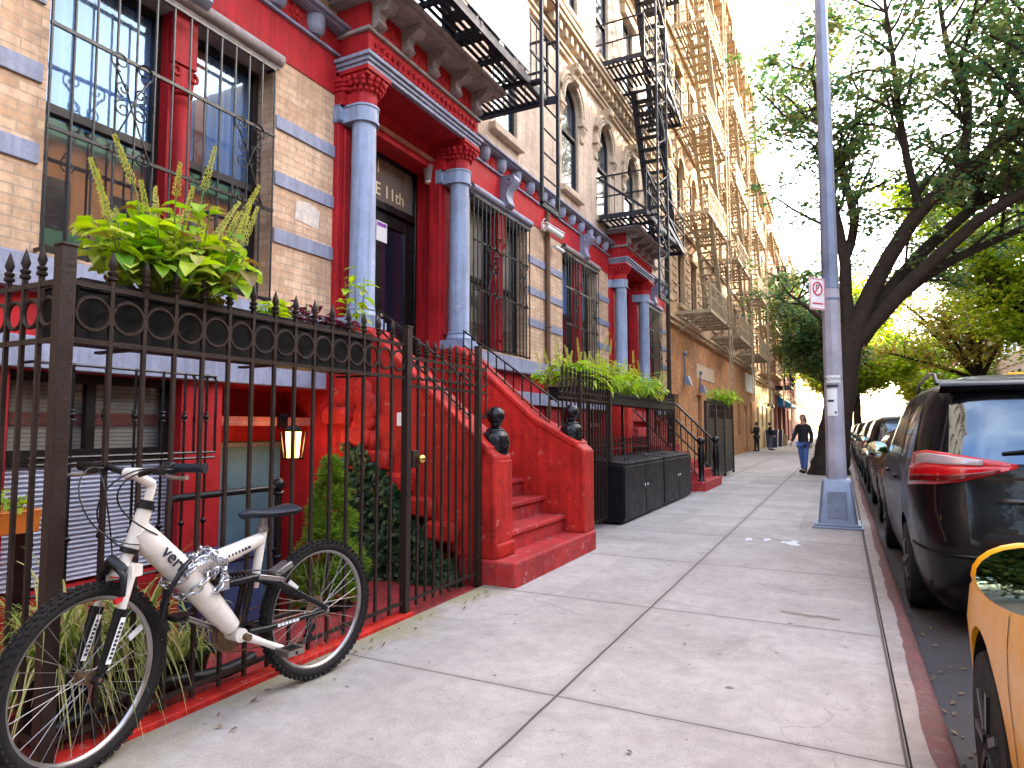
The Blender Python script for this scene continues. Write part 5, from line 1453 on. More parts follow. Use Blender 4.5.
for s_, z_, w_ in ((.50, .728, .10),):
    k = MB(); d = Vector((-.15, 0, .035)).normalized()
    for i in range(7): k.bar(Vector((.57 - i * .018, .034, .715 + i * .0042)), Vector((.57 - i * .018 - .010, .040, .715 + i * .0042 + .003)), .003, .012)
    k.build('tube_lettering', M['ink'], fr_)
k = MB(); k.cyl((.985, 0, .815), (.993, 0, .795), .036, n=16); k.cyl((.932, 0, .965), (.926, 0, .985), .036, n=16); k.cyl((.926, 0, .985), (.922, 0, 1.0), .028, n=14); k.build('headset', M['plastic'], bike, smooth=40)
# fork
k = MB(); cr = Vector((1.012, 0, .735)); k.cyl((.99, 0, .80), cr + Vector((0, 0, .02)), .022, n=12)
k.bar(cr - SL * .075, cr + SL * .075, .05, .045)
for q in (-.062, .062):
    a = cr + SL * q; b = SC_ + SL * q; mid = a.lerp(b, .42); k.cyl(a + Vector((0, 0, .03)), mid, .0165, n=12)
fk = k.build('fork', M['bikewhite'], bike, smooth=45)
for q in (-.062, .062):
    a = cr + SL * q; b = SC_ + SL * q; mid = a.lerp(b, .36); k = MB(); k.cyl(mid, mid.lerp(b, .1), .026, n=14); k.cyl(mid.lerp(b, .1), b + Vector((-.01, 0, .02)), .024, .017, 14); k.cyl(b - SL * .012, b + SL * .012, .02, n=12)
    lo = k.build('fork_lower', M['black'], fk, smooth=45)
    ax = (b - mid).normalized(); sd_ = SL; ft = ax.cross(sd_).normalized()
    for off_, w_, mm in ((.0255, .012, 'paper'), (.0265, .006, 'ink')):
        k = MB()
        if mm == 'paper': k.obox(mid.lerp(b, .45) + sd_ * (off_ - .002), ax * .085, ft * .011, sd_ * .001)
        else:
            for i in range(9): k.obox(mid.lerp(b, .45) + ax * (-.062 + i * .0155) + sd_ * (off_ - .0015), ax * .005, ft * .006, sd_ * .001)
        k.build('decal', M[mm], lo)
for sgn in (-1, 1):
    k = MB(); a = cr + SL * .055 * sgn + SE * .045 + Vector((0, 0, -.06)); k.tube([a + Vector((0, 0, .075)) - SL * .03 * sgn, a + Vector((0, 0, .05)), a + Vector((0, 0, -.03))], [.010, .014, .012], 8); k.build('brake_arm', M['plastic'], fk, smooth=50)
    k = MB(); k.bar(a + SE * -.03 + Vector((0, 0, -.03)), a + SE * .035 + Vector((0, 0, -.045)), .012, .018); k.build('brake_pad', M['lightred'], fk)
k = MB(); k.tube([cr - SL * .05 + Vector((.03, 0, .0)), cr + Vector((.045, 0, .045)), cr + SL * .05 + Vector((.03, 0, .0))], .022, 8); k.build('fork_brace', M['plastic'], fk, smooth=50)
# stem, handlebar, grips, levers, cables
bc = Vector((.985, 0, 1.115))
k = MB(); k.cyl((.924, 0, .99), (.906, 0, 1.07), .019, n=14); k.cyl((.906, 0, 1.065), bc, .021, .02, 14); k.cyl(bc - SL * .035, bc + SL * .035, .024, n=14)
stem = k.build('stem', M['bikewhite'], bike, smooth=45)
def hb(t): return bc + SL * (.325 * t) - SE * .035 * t * t + Vector((0, 0, .035 * min(1, abs(t) * 2.2) - .01))
k = MB(); k.tube([hb(t / 10) for t in range(-10, 11)], .0125, 10); bar_ = k.build('handlebar', M['plastic'], bike, smooth=50)
for s_ in (-1, 1):
    k = MB()
    for i in range(14): a, b = hb(s_ * (.62 + .38 * i / 14)), hb(s_ * (.62 + .38 * (i + .75) / 14)); k.cyl(a, b, .0185, n=12)
    k.cyl(hb(s_ * .62), hb(s_ * 1.0), .0168, n=12); k.cyl(hb(s_ * .985), hb(s_ * 1.01), .021, n=14)
    k.build('grip', mat_grip if s_ == 1 else M['plastic'], bar_, smooth=35) if False else k.build('grip', M['gripblue'] if s_ == 1 else M['plastic'], bar_, smooth=35)
    k = MB(); a = hb(s_ * .55); k.cyl(hb(s_ * .48), hb(s_ * .60), .024, n=12); k.obox(a + SE * .03 - Vector((0, 0, .012)), SE * .028, SL * .035, Vector((0, 0, .012)))
    k.build('shifter', M['plastic'], bar_, bevel=.004)
    k = MB(); k.tube([a + SE * .035 - Vector((0, 0, .02)), a + SE * .06 + SL * s_ * .05 - Vector((0, 0, .03)), a + SE * .06 + SL * s_ * .11 - Vector((0, 0, .035)), a + SE * .065 + SL * s_ * .145 - Vector((0, 0, .03))], [.009, .008, .008, .010], 8)
    k.build('brake_lever', M['alu'], bar_, smooth=50)
k = MB()
def cable(p): k.tube(p, .0032, 6)
def bez(a, b, c, d, n=16): return [a * (1-t)**3 + b * 3*t*(1-t)**2 + c * 3*t*t*(1-t) + d * t**3 for t in [i / n for i in range(n + 1)]]
V = Vector
cable(bez(hb(.5) + SE * .05, hb(.2) + SE * .16 + V((0,0,.04)), V((1.22, -.05, .95)), V((.99, .01, .80))))
cable(bez(hb(-.5) + SE * .05, hb(-.4) + SE * .20, V((1.20, .03, .86)), V((.97, .04, .83))))
cable(bez(hb(.48) + SE * .05, hb(.1) + SE * .12, V((1.16, .06, 1.0)), V((.90, .045, .86))))
cable(bez(hb(-.48) + SE * .04, hb(-.1) + SE * .10, V((1.05, -.03, .9)), cr + SE * .05 + V((0, 0, .06))))
cable(bez(V((.60, .02, .66)), V((.50, .05, .62)), V((.40, .06, .66)), V((.22, .05, .56))))
k.build('cables', M['plastic'], bike, smooth=60)
# rear triangle, shock, saddle
k = MB()
for q in (-.062, .062):
    k.tube([(.56, q * .55, .595), (.44, q * .8, .60), (.34, q, .57), (.02, q, .375), (0, q, .352)], [.014, .020, .018, .011, .013], 10)
    k.tube([(.45, q * .7, .352), (.36, q, .35), (.02, q, .350)], [.016, .015, .011], 10)
k.bar((.44, -.06, .60), (.44, .06, .60), .03, .03); k.bar((.40, -.05, .35), (.40, .05, .35), .03, .03)
for q in (-.03, .03): k.tube([(.43, q, .60), (.455, q, .48), (.475, q, .385)], .013, 8)
sw = k.build('swingarm', M['black'], bike, smooth=45)
k = MB()
for i in range(6): k.obox((.20 + i * .022, .0785, .352), (.008, 0, 0), (0, .001, 0), (0, 0, .006))
k.build('decal', M['paper'], sw)
k = MB(); k.obox((.36, .078, .585), V((.07, 0, .02)), V((0, .006, 0)), V((-.003, 0, .011))); k.obox((.25, 0, .60), V((.05, 0, -.02)), V((0, .035, 0)), V((.006, 0, .014)))
k.build('rear_brake', M['alu'], sw, bevel=.003)
k = MB(); a, b = V((.70, 0, .622)), V((.44, 0, .588)); k.cyl(a, b, .012, n=12); d = (b - a); u, v = frame_of(d)
k.tube([a + d * (.2 + .7 * i / 140) + (u * cos(i * 2*pi/16) + v * sin(i * 2*pi/16)) * .027 for i in range(141)], .0055, 6); k.cyl(a + d * .9, a + d * .93, .032, n=16)
sh = k.build('rear_shock', M['black'], bike, smooth=50)
k = MB(); k.cyl(a + d * .13, a + d * .2, .031, n=16); k.build('preload_ring', M['copper'], sh, smooth=40)
k = MB(); k.cyl((.362, 0, .80), (.350, 0, .875), .014, n=12); k.cyl((.357, 0, .80), (.361, 0, .822), .027, n=14); k.cyl((.362, .02, .812), (.375, .055, .806), .006, n=6); sp_ = k.build('seat_post', M['alu'], bike, smooth=45)
rows = []
for i in range(15):
    t = i / 14; s_ = .175 + .315 * t
    hw = .082 * (1 - t) ** 1.1 + .020 if t > .12 else .06 + .042 * sin(t / .12 * pi / 2)
    if i in (0, 14): hw *= .35
    zc = .905 + .012 * (abs(t - .5) * 2) ** 2 - (.008 if t > .9 else 0)
    th = .030 if 0 < i < 14 else .012
    ring_ = []
    for j in range(13):
        b = 2 * pi * j / 12; ring_.append((s_, hw * cos(b), zc - .012 + (th * .55 * sin(b) if sin(b) > 0 else th * (1.2 - t * .4) * sin(b)) - .006 * abs(cos(b))))
    rows.append(ring_)
sd_ = MB().grid(rows); sd_.add(rows[0][:12], [tuple(range(12))]); sd_.add(rows[-1][:12], [tuple(range(12))])
sdo = sd_.build('saddle', M['gripblue'], bike, smooth=60)
k = MB()
for q in (-.022, .022): k.tube([(.22, q * 1.6, .885), (.28, q, .872), (.40, q, .872), (.46, q * .6, .885)], .0038, 6)
k.obox((.35, 0, .876), (.03, 0, 0), (0, .026, 0), (0, 0, .008)); k.build('saddle_rail', M['plastic'], sdo, smooth=45)
# drivetrain
cs = V((.49, 0, .346)); ca = V((-.183, 0, -.100))
k = MB(); k.tube([cs + V((0, .075, 0)), cs + ca * .5 + V((0, .088, 0)), cs + ca + V((0, .094, 0))], [.021, .015, .017], 10); cl_ = k.build('crank_arm', M['bikewhite'], bike, smooth=45)
k = MB(); k.cyl(cs + V((0, .07, 0)), cs + V((0, .10, 0)), .016, n=14); k.build('crank_bolt', M['rust'], cl_, smooth=40)
pc = cs + ca + V((0, .155, 0)); k = MB(); k.cyl(pc - V((0, .07, 0)), pc + V((0, .05, 0)), .008, n=8); k.obox(pc, (.028, 0, 0), (0, .035, 0), (0, 0, .010)); k.build('pedal', M['plastic'], cl_)
k = MB()
for q in (-.045, .045): k.obox(pc + V((q, 0, 0)), (.003, 0, 0), (0, .045, 0), (0, 0, .013))
for q in (-.045, .045): k.obox(pc + V((0, q, 0)), (.045, 0, 0), (0, .003, 0), (0, 0, .012))
for q in (-.045, .045):
    for j in range(5): k.obox(pc + V((q, -.036 + j * .018, .016)), (.003, 0, 0), (0, .004, 0), (0, 0, .004))
k.build('pedal_cage', M['alu'], cl_)
k = MB(); k.tube([cs - V((0, .075, 0)), cs - ca * .5 - V((0, .088, 0)), cs - ca - V((0, .094, 0))], [.018, .013, .014], 10); cr_ = k.build('crank_arm', M['alu'], bike, smooth=45)
k = MB(); k.obox(cs - ca - V((0, .15, 0)), (.045, 0, 0), (0, .04, 0), (0, 0, .012)); k.build('pedal', M['plastic'], cr_, bevel=.005)
k = MB(); n = 42
for R, y in ((.092, -.052), (.072, -.044)):
    poly = [cs + V((cos(2*pi*i/(2*n)), 0, sin(2*pi*i/(2*n)))) * (R if i % 2 else R - .007) + V((0, y, 0)) for i in range(2 * n)]
    k.prism(poly, (0, .004, 0))
k.build('chainring', M['rust'], bike)
k = MB()
for R, y in ((.060, -.025), (.050, -.031), (.040, -.037), (.032, -.043)): k.cyl((0, y - .002, WR), (0, y + .002, WR), R, n=28)
k.build('cassette', M['rust'], bike)
k = MB(); k.tube([(.49, -.05, .346 + .092), (0, -.035, WR + .045)], .004, 6); k.tube([(.49, -.05, .346 - .092), (.03, -.04, .20), (-.01, -.04, .235), (.0, -.038, WR - .04)], .004, 6); k.build('chain', M['rust'], bike)
k = MB(); k.tube([(.0, -.05, WR - .02), (.02, -.05, .27), (.03, -.05, .20)], .012, 8); k.cyl((.03, -.055, .205), (.03, -.03, .205), .022, n=12); k.cyl((.01, -.055, .25), (.01, -.03, .25), .022, n=12); k.build('derailleur', M['plastic'], bike, smooth=45)
# chain lock: silver links wrapped round the frame, and a black cable lock
def to_world(p): return bike_m @ Vector(p)
bike_m = Matrix.Translation(Vector(BR0)) @ Matrix.Rotation(atan2(-cos(yb_), -sin(yb_)), 4, 'Z')
ck = thing('lock_chain', 'silver chain wrapped round the white bicycle frame', 'chain', BR0, bike.rotation_euler.z, local=True)
def chain_path(pts, L=.036):
    pts = [V(p) for p in pts]; k = MB(); seg = [(b - a).length for a, b in zip(pts, pts[1:])]; tot = sum(seg); n = int(tot / L)
    for i in range(n):
        s_ = (i + .5) / n * tot; j = 0
        while s_ > seg[j] and j < len(seg) - 1: s_ -= seg[j]; j += 1
        p = pts[j].lerp(pts[j+1], s_ / seg[j]); d = (pts[j+1] - pts[j]).normalized(); u, v = frame_of(d)
        if i % 2: u = v
        e = []
        for q in range(12):
            a = 2 * pi * q / 12; e.append(p + d * cos(a) * .027 + u * sin(a) * .0155)
        k.tube(e, .0052, 6, closed=True)
    return k
def ring(c, ax, R, n=14, a0=0., sq=1.):
    u, v = frame_of(V(ax)); return [V(c) + u * cos(a0 + 2*pi*i/n) * R + v * sin(a0 + 2*pi*i/n) * R * sq for i in range(n + 1)]
k = MB()
for c, ax, R in (((.775, .0, .69), (.66, 0, .75), .078), ((.725, .0, .635), (.66, .12, .75), .080), ((.648, 0, .70), (.97, 0, -.2), .066)):
    q = chain_path(ring(c, ax, R)); k.add(q.v, q.f)
for pth in ([(.785, .085, .71), (.73, .09, .735), (.66, .075, .745), (.605, .065, .70), (.60, .065, .62), (.645, .07, .58)],):
    q = chain_path(pth); k.add(q.v, q.f)
k.build('links', M['chrome'], ck, smooth=60, fix=False)
k = MB(); k.obox((.60, .06, .60), (.02, 0, 0), (0, .012, 0), (0, 0, .022)); k.tube([(.585, .06, .62), (.585, .06, .65), (.615, .06, .65), (.615, .06, .62)], .005, 6); k.build('padlock', M['chrome'], ck, bevel=.004)
cl2 = thing('cable_lock', 'black cable lock tying the bicycle frame to the fence', 'lock', BR0, bike.rotation_euler.z, local=True)
k = MB(); k.tube(bez(V((.765, .06, .735)), V((.86, .12, .70)), V((.90, .06, .55)), V((.83, -.02, .46)), 14) + bez(V((.82, -.05, .47)), V((.78, -.12, .55)), V((.74, -.12, .68)), V((.755, .02, .745)), 12), .011, 8); k.build('cable', M['plastic'], cl2, smooth=60)
k = MB(); k.obox((.845, .0, .49), V((.02, 0, .045)), V((0, .017, 0)), V((.014, 0, -.006))); k.build('lock_barrel', M['plastic'], cl2, bevel=.005)

# ------------------------------------------------------------------ lamp post
LP = (-.085, 9.72)
t = thing('lamp_post', 'tall pale grey street lamp post with flared square base on the pavement', 'lamp post', (LP[0], LP[1], 0))
k = MB(); k.box(LP[0] - .30, LP[0] + .30, LP[1] - .30, LP[1] + .30, 0, .03); k.box(LP[0] - .275, LP[0] + .275, LP[1] - .275, LP[1] + .275, .03, .06)
def sq(z, w_, c): return [(LP[0] + a * w_ - (c if abs(a) == 1 and abs(b) == 1 and False else 0), LP[1] + b * w_, z) for a, b in ((-1, -1), (1, -1), (1, 1), (-1, 1))]
prof = [(.06, .235), (.12, .228), (.60, .178), (.625, .16), (.635, .13)]
def octo(z, w_, ch): 
    q = w_ - ch; return [(LP[0] + a, LP[1] + b, z) for a, b in ((-q, -w_), (q, -w_), (w_, -q), (w_, q), (q, w_), (-q, w_), (-w_, q), (-w_, -q))]
rows = [octo(z, w_, .03) + octo(z, w_, .03)[:1] for z, w_ in prof]; k.grid(rows); k.add(octo(.635, .13, .03), [tuple(range(8))])
k.build('base', M['lampbase'], t, bevel=.008)
MB().box(LP[0] - .11, LP[0] + .11, LP[1] - .235, LP[1] - .20, .13, .48).build('access_door', M['lampbase'], t, bevel=.006)
k = MB(); k.lathe((LP[0], LP[1], 0), [(.125, .63), (.118, 1.2), (.108, 3.18)], 8); k.build('lower_pole', M['polewhite'], t)
k = MB(); k.lathe((LP[0], LP[1], 0), [(.107, 3.181), (.085, 6.5), (.07, 9.2)], 8); k.build('upper_pole', M['zinc'], t)
k = MB(); k.tube([(LP[0], LP[1], 9.1), (LP[0] + .1, LP[1], 9.5), (LP[0] + .8, LP[1], 9.8), (LP[0] + 2.2, LP[1], 9.85)], .04, 8); a_ = k.build('arm', M['zinc'], t, smooth=50)
k = MB(); k.sph((LP[0] + 2.5, LP[1], 9.83), .3, 14, 8, (1.2, .6, .35)); k.build('lamp_head', M['zinc'], a_, smooth=60)
for z in (3.18, 3.02): 
    MB().lathe((LP[0], LP[1], z), [(.116, 0), (.116, .03)], 8).build('clamp_band', M['zinc'], t)
# parking sign, seen from the side
t = thing('parking_sign', 'white parking sign with red symbol clamped to the lamp post', 'sign', (LP[0] - .13, LP[1], 2.9))
sd2 = V((-.60, -.80, 0)).normalized(); sn = V((.80, -.60, 0)); sc = V((LP[0], LP[1], 3.09)) + sd2 * .26
MB().obox(sc, sd2 * .15, V((0, 0, .215)), sn * .004).build('plate', M['signwhite'], t, bevel=.003)
sn2 = -sn if sn.dot(V((0, 0, 1.3)) - sc) < 0 else sn
k = MB()
for a, b, c, d in ((-.14, .14, .195, .205), (-.14, .14, -.205, -.195), (-.14, -.132, -.205, .205), (.132, .14, -.205, .205)):
    k.obox(sc + sd2 * (a + b) / 2 + V((0, 0, (c + d) / 2)) + sn2 * .0055, sd2 * (b - a) / 2, V((0, 0, (d - c) / 2)), sn2 * .001)
k.torus(sc + V((0, 0, .07)) + sn2 * .006, .085, .011, sn2, 28, 5)
k.bar(sc + V((0, 0, .13)) - sd2 * .06 + sn2 * .006, sc + V((0, 0, .01)) + sd2 * .06 + sn2 * .006, .016, .004, up=sn2)
k.bar(sc - sd2 * .1 - V((0, 0, .13)) + sn2 * .006, sc + sd2 * .1 - V((0, 0, .13)) + sn2 * .006, .02, .003, up=sn2)
k.build('sign_print', M['signred'], t)
text_mesh('lettering', 'P', .13, M['ink'], t, tuple(sc + V((0, 0, .07)) + sn2 * .006), tuple(V((0, 0, 1)).cross(sn2)), (0, 0, 1), .001)
# stickers on the pole (facing the camera side)
pn = V((-.02, -1, 0)).normalized()
t = thing('pole_notice', 'white paper notice taped round the lamp post', 'notice', (LP[0], LP[1] - .12, 1.45))
def wrap(z0, z1, a0, a1, r, m, name, par, n=6):
    rows = [[(LP[0] + r * sin(a), LP[1] - r * cos(a), z) for a in [a0 + (a1 - a0) * i / n for i in range(n + 1)]] for z in (z0, z1)]
    return MB().grid(rows).build(name, M[m], par)
wrap(1.46, 1.82, -.75, .35, .1205, 'paper', 'sheet', t)
for i, z in enumerate((1.76, 1.70)): pass
wrap(1.645, 1.675, -.65, .0, .1215, 'ink', 'print_line', t); wrap(1.49, 1.52, .05, .25, .1215, 'ink', 'print_mark', t)
t = thing('pole_sticker', 'white strip sticker reading MOVING above the notice on the lamp post', 'sticker', (LP[0], LP[1] - .12, 1.84))
wrap(1.90, 2.0, -.8, .8, .1205, 'paper', 'strip', t); wrap(1.845, 1.875, -.8, .5, .1205, 'ink', 'dark_strip', t)
text_mesh('lettering', 'MOVING', .058, M['ink'], t, (LP[0], LP[1] - .1225, 1.95), (1, 0, 0), (0, 0, 1), .001)
# ------------------------------------------------------------------ trees
def grow_tree(label, limbs, m, seed, clump=.62, nleaf=75, L=.13, tips=None, density=1., crown_label=None, zmin=3.6, sub=(5, 9), group=None, blen=(1.2, 2.8), base=None, rmax=.22):
    """limbs: list of (polyline, radius list); side branches grow from them and carry the leaves"""
    r = random.Random(seed); t = thing('street_tree', label, 'tree', base or limbs[0][0][0], 0, group)
    tr = MB(); fo = MB(); clumps = []
    for pts, rad in limbs:
        pts = [V(p) for p in pts]
        # densify and roughen
        q = []; rq = []
        for i in range(len(pts) - 1):
            for j in range(4):
                f = j / 4; p0 = pts[max(0, i-1)]; p1 = pts[i]; p2 = pts[i+1]; p3 = pts[min(len(pts)-1, i+2)]
                c = .5 * ((2*p1) + (p2-p0)*f + (2*p0-5*p1+4*p2-p3)*f*f + (-p0+3*p1-3*p2+p3)*f**3)
                q.append(c + rdir(r) * rad[i] * .08); rq.append(rad[i] * (1-f) + rad[i+1] * f)
        q.append(pts[-1]); rq.append(rad[-1]); tr.tube(q, rq, 10)
        n = len(q)
        for i in range(n):
            if q[i].z < zmin or rq[i] > rmax: continue
            for _ in range(r.randint(1, 3) if r.random() < density else 0):
                d = rdir(r, -.25, .8); tang = (q[min(n-1, i+1)] - q[max(0, i-1)]).normalized(); d = (d + tang * .7).normalized()
                ln = r.uniform(*blen); p = q[i]; path = [p]; rr0 = min(rq[i] * .6, .05)
                for s_ in range(5):
                    d = (d + rdir(r) * .28 + V((0, 0, -.04))).normalized(); p = p + d * ln / 5; path.append(p)
                    if s_ >= 1 and r.random() < .85: clumps.append((p + rdir(r) * .25, clump * r.uniform(.6, 1.25)))
                    if s_ >= 1 and r.random() < .6:
                        e = p + (d + rdir(r)).normalized() * r.uniform(.4, 1.1); tr.tube([p, (p + e) / 2 + rdir(r) * .05, e], [.012, .009, .005], 4); clumps.append((e, clump * r.uniform(.6, 1.2)))
                tr.tube(path, [rr0 * (1 - k_ / 7) + .004 for k_ in range(6)], 5)
    for c, R in clumps:
        n = int(nleaf * r.uniform(.4, 1.3)); flat = r.uniform(.45, .8)
        for _ in range(n):
            o = rdir(r) * R * r.random() ** .5; o.z *= flat; p = c + o
            d = rdir(r, -.7, .35); nrm = (V((0, 0, 1)) + rdir(r) * .75).normalized(); s_ = d.cross(nrm)
            if s_.length < .1: continue
            s_.normalize(); l = L * r.uniform(.6, 1.3); w_ = l * .36
            fo.add([p, p + d * l * .5 + s_ * w_, p + d * l, p + d * l * .5 - s_ * w_], [(0, 1, 2, 3)])
    tr.build('trunk', M['bark'], t, smooth=60, fix=False); fo.build('crown', M[m], t, fix=False)
    return t
B = (-.33, 20.4)
trunk = ([(-.36, 20.4, -.15), (-.33, 20.4, .25), (-.22, 20.4, 1.0), (-.02, 20.4, 2.1), (.22, 20.4, 3.4), (.40, 20.4, 4.1)], [.64, .50, .43, .38, .36, .34])
limbs = [trunk,
 ([(.35, 20.4, 3.7), (.62, 20.3, 4.6), (1.15, 20.1, 5.7), (2.0, 19.8, 7.0), (2.9, 19.4, 7.7), (4.2, 18.8, 8.6), (5.6, 18.2, 9.6)], [.30, .25, .22, .19, .16, .12, .05]),
 ([(.38, 20.4, 3.8), (.95, 20.6, 4.7), (2.1, 20.8, 6.1), (3.3, 21, 7.2), (4.6, 21.2, 8.2), (6.2, 21.5, 9.0)], [.24, .20, .17, .14, .10, .04]),
 ([(.45, 20.4, 3.7), (1.3, 20.3, 4.7), (2.6, 20, 6.0), (3.6, 19.8, 6.8), (5.0, 19.4, 7.4), (6.8, 19, 7.7)], [.25, .20, .16, .14, .10, .04]),
 ([(1.2, 20.4, 4.6), (2.4, 20.9, 5.6), (3.7, 21.3, 6.3), (5.0, 21.8, 6.8), (6.8, 22.4, 7.0)], [.15, .13, .11, .08, .03]),
 ([(.28, 20.4, 3.6), (.22, 20.3, 5.0), (.20, 20.1, 6.1), (-.05, 19.8, 7.6), (-.2, 19.4, 9.6), (-.5, 18.8, 11.2)], [.20, .17, .15, .12, .08, .04]),
 ([(.20, 20.1, 5.9), (.48, 20.2, 7.0), (.25, 20.3, 8.4), (-.1, 20.5, 9.6), (-.6, 20.9, 11)], [.13, .12, .10, .07, .03]),
 ([(.3, 20.5, 3.5), (-.3, 21.2, 4.4), (-1.0, 22.2, 5.2), (-1.5, 23.2, 5.8)], [.12, .09, .06, .03]),
 ([(2.9, 19.4, 7.7), (3.0, 18.9, 9.2), (2.6, 18.5, 10.6), (2.4, 18.2, 12.0)], [.12, .10, .07, .03]),
 ([(4.2, 18.8, 8.6), (4.6, 18.3, 10.2), (5.0, 17.8, 12.0)], [.10, .07, .03]),
 ([(2.0, 19.8, 7.0), (1.6, 18.9, 8.8), (1.4, 18.2, 10.6), (1.2, 17.6, 12.2)], [.11, .09, .06, .03]),

 ([(5.0, 21.2, 8.3), (4.4, 20.6, 10.0), (3.6, 20.0, 11.6)], [.08, .05, .03]),
 ([(3.3, 21, 7.2), (3.8, 20.6, 9.0), (4.4, 20.2, 10.8), (5.4, 19.8, 12)], [.10, .08, .06, .03]),
 ([(5.0, 19.4, 7.4), (5.4, 18.6, 8.8), (5.9, 18, 10.4)], [.08, .06, .03]),
]
grow_tree('big dark street tree with leaning trunk and spreading limbs behind the lamp post', limbs, 'leafdark', 11, clump=.46, nleaf=40, L=.15, zmin=5.0, rmax=.145, density=.68)
# more trees further on and across the street
def simple_tree(label, x, y, h, m, seed, n=9, lean=0., rad=3.2, nleaf=60, L=.2, clump=.8, zlow=3.4, group=None, tr_=.2):
    r = random.Random(seed); lm = [([(x, y, -.2), (x + lean * .2, y, h * .2), (x + lean * .5, y, h * .42)], [tr_ * 1.5, tr_, tr_ * .8])]
    top = V((x + lean * .5, y, h * .42))
    for i in range(n):
        a = 2 * pi * i / n + r.uniform(-.3, .3); e = V((x + lean + cos(a) * rad * r.uniform(.5, 1.1), y + sin(a) * rad * r.uniform(.5, 1.1), h * r.uniform(.5, 1.)))
        if i == 0: e = V((x + lean, y, h))
        mid = top.lerp(e, .5) + V((0, 0, r.uniform(-.1, .6)))
        lm.append(([tuple(top - V((0, 0, .2))), tuple(mid), tuple(e)], [tr_ * .55, tr_ * .35, .03]))
    return grow_tree(label, lm, m, seed, clump, nleaf, L, zmin=zlow, group=group, blen=(.8, 2.0))
GT = 'lime green trees along the street'
simple_tree('bright lime tree at the end of the street, just right of the big trunk', 1.2, 62, 12, 'leaflime', 21, 10, 0, 5, 50, .34, 1.25, 2.2, GT, .3)
simple_tree('lime tree far down the kerb line, left of the lamp post', -1.0, 84, 14, 'leaflime', 22, 10, 0, 5.5, 45, .42, 1.4, 2.6, GT, .3)
simple_tree('lime tree in the gap of bright sky over the parked cars', 8.5, 78, 9.5, 'leaflime', 23, 10, 0, 5, 45, .4, 1.4, 2.2, GT, .3)
simple_tree('yellow green tree across the street, at the right edge above the black minivan', 9.6, 38, 13, 'leaflime', 24, 11, -2, 4.5, 42, .24, 1.0, 4.4, GT, .3)
simple_tree('green tree with russet leaves across the street, behind the minivan roof', 9.4, 52, 11, 'leafrust', 25, 9, -2.4, 5, 17, .26, 1.1, 5.2, GT, .3)
simple_tree('darker street tree beyond the big one, over the far pavement', -.6, 42, 9.5, 'leafdark', 26, 9, -.4, 2.8, 34, .2, .8, 4.0, None, .22)

simple_tree('leafy tree behind the camera, seen only in the taxi mirror and the minivan window', 9.4, -15, 8, 'leafdark', 31, 8, -1, 3, 34, .3, 1.2, 2.6, None, .3)
simple_tree('leafy tree by the kerb behind the camera, seen only in the taxi mirror', -.4, -8, 4.6, 'leafdark', 32, 10, .2, 1.9, 40, .25, .9, 1.2, None, .3)
# fallen leaves along the gutter and by the fence
r = random.Random(12); k = MB()
for i in range(195):
    if i < 150: x, y, z = .40 + abs(r.gauss(0, .13)), 2.6 + r.random() ** 1.6 * 14, RZ + .006
    elif i < 182: x, y, z = -2.60 + abs(r.gauss(0, .10)), r.uniform(2.0, 5), .008
    else: x, y, z = r.uniform(-2.4, .2), r.uniform(2.5, 14), .006
    a = r.uniform(0, 6.28); leaf(k, V((x, y, z)), V((cos(a), sin(a), r.uniform(0, .2))), V((0, 0, 1)), r.uniform(.015, .042), r.uniform(.012, .026), .1, -.2)
tag(k.build('fallen_leaves', leaf_mat('dry_leaves', [(.16, .09, .03), (.10, .06, .03), (.28, .20, .07), (.07, .05, .03)], .2), None, fix=False), 'dry fallen leaves and litter scattered along gutter and fence foot', 'leaves', kind='stuff')
# spilt white paint and a wet stain on the pavement near the lamp base
def splat(label, x, y, sx, sy, m, seed, n=14, z=.003):
    r = random.Random(seed); k = MB()
    for q in range(4):
        cx_, cy_ = x + r.gauss(0, sx * .8), y + r.gauss(0, sy * .5); pts = []
        for i in range(n): a = 2*pi*i/n; f = r.uniform(.35, 1) * (1 if q == 0 else .5); pts.append((cx_ + cos(a) * sx * f, cy_ + sin(a) * sy * f, z + q * .0006))
        k.add(pts, [tuple(range(n))])
    tag(k.build('pavement_stain', m, None, fix=False), label, 'stain')
splat('white paint splash on the pavement in front of the lamp post base', -.72, 8.15, .10, .24, mat('faded_white_paint', (.62, .62, .66), .7, 0, .3, 20), 2)
splat('brown wet stain beside a manhole ring on the pavement near the kerb', -.33, 5.05, .16, .05, mat('wet_brown_stain', (.14, .09, .06), .35, 0, .2, 20), 4)

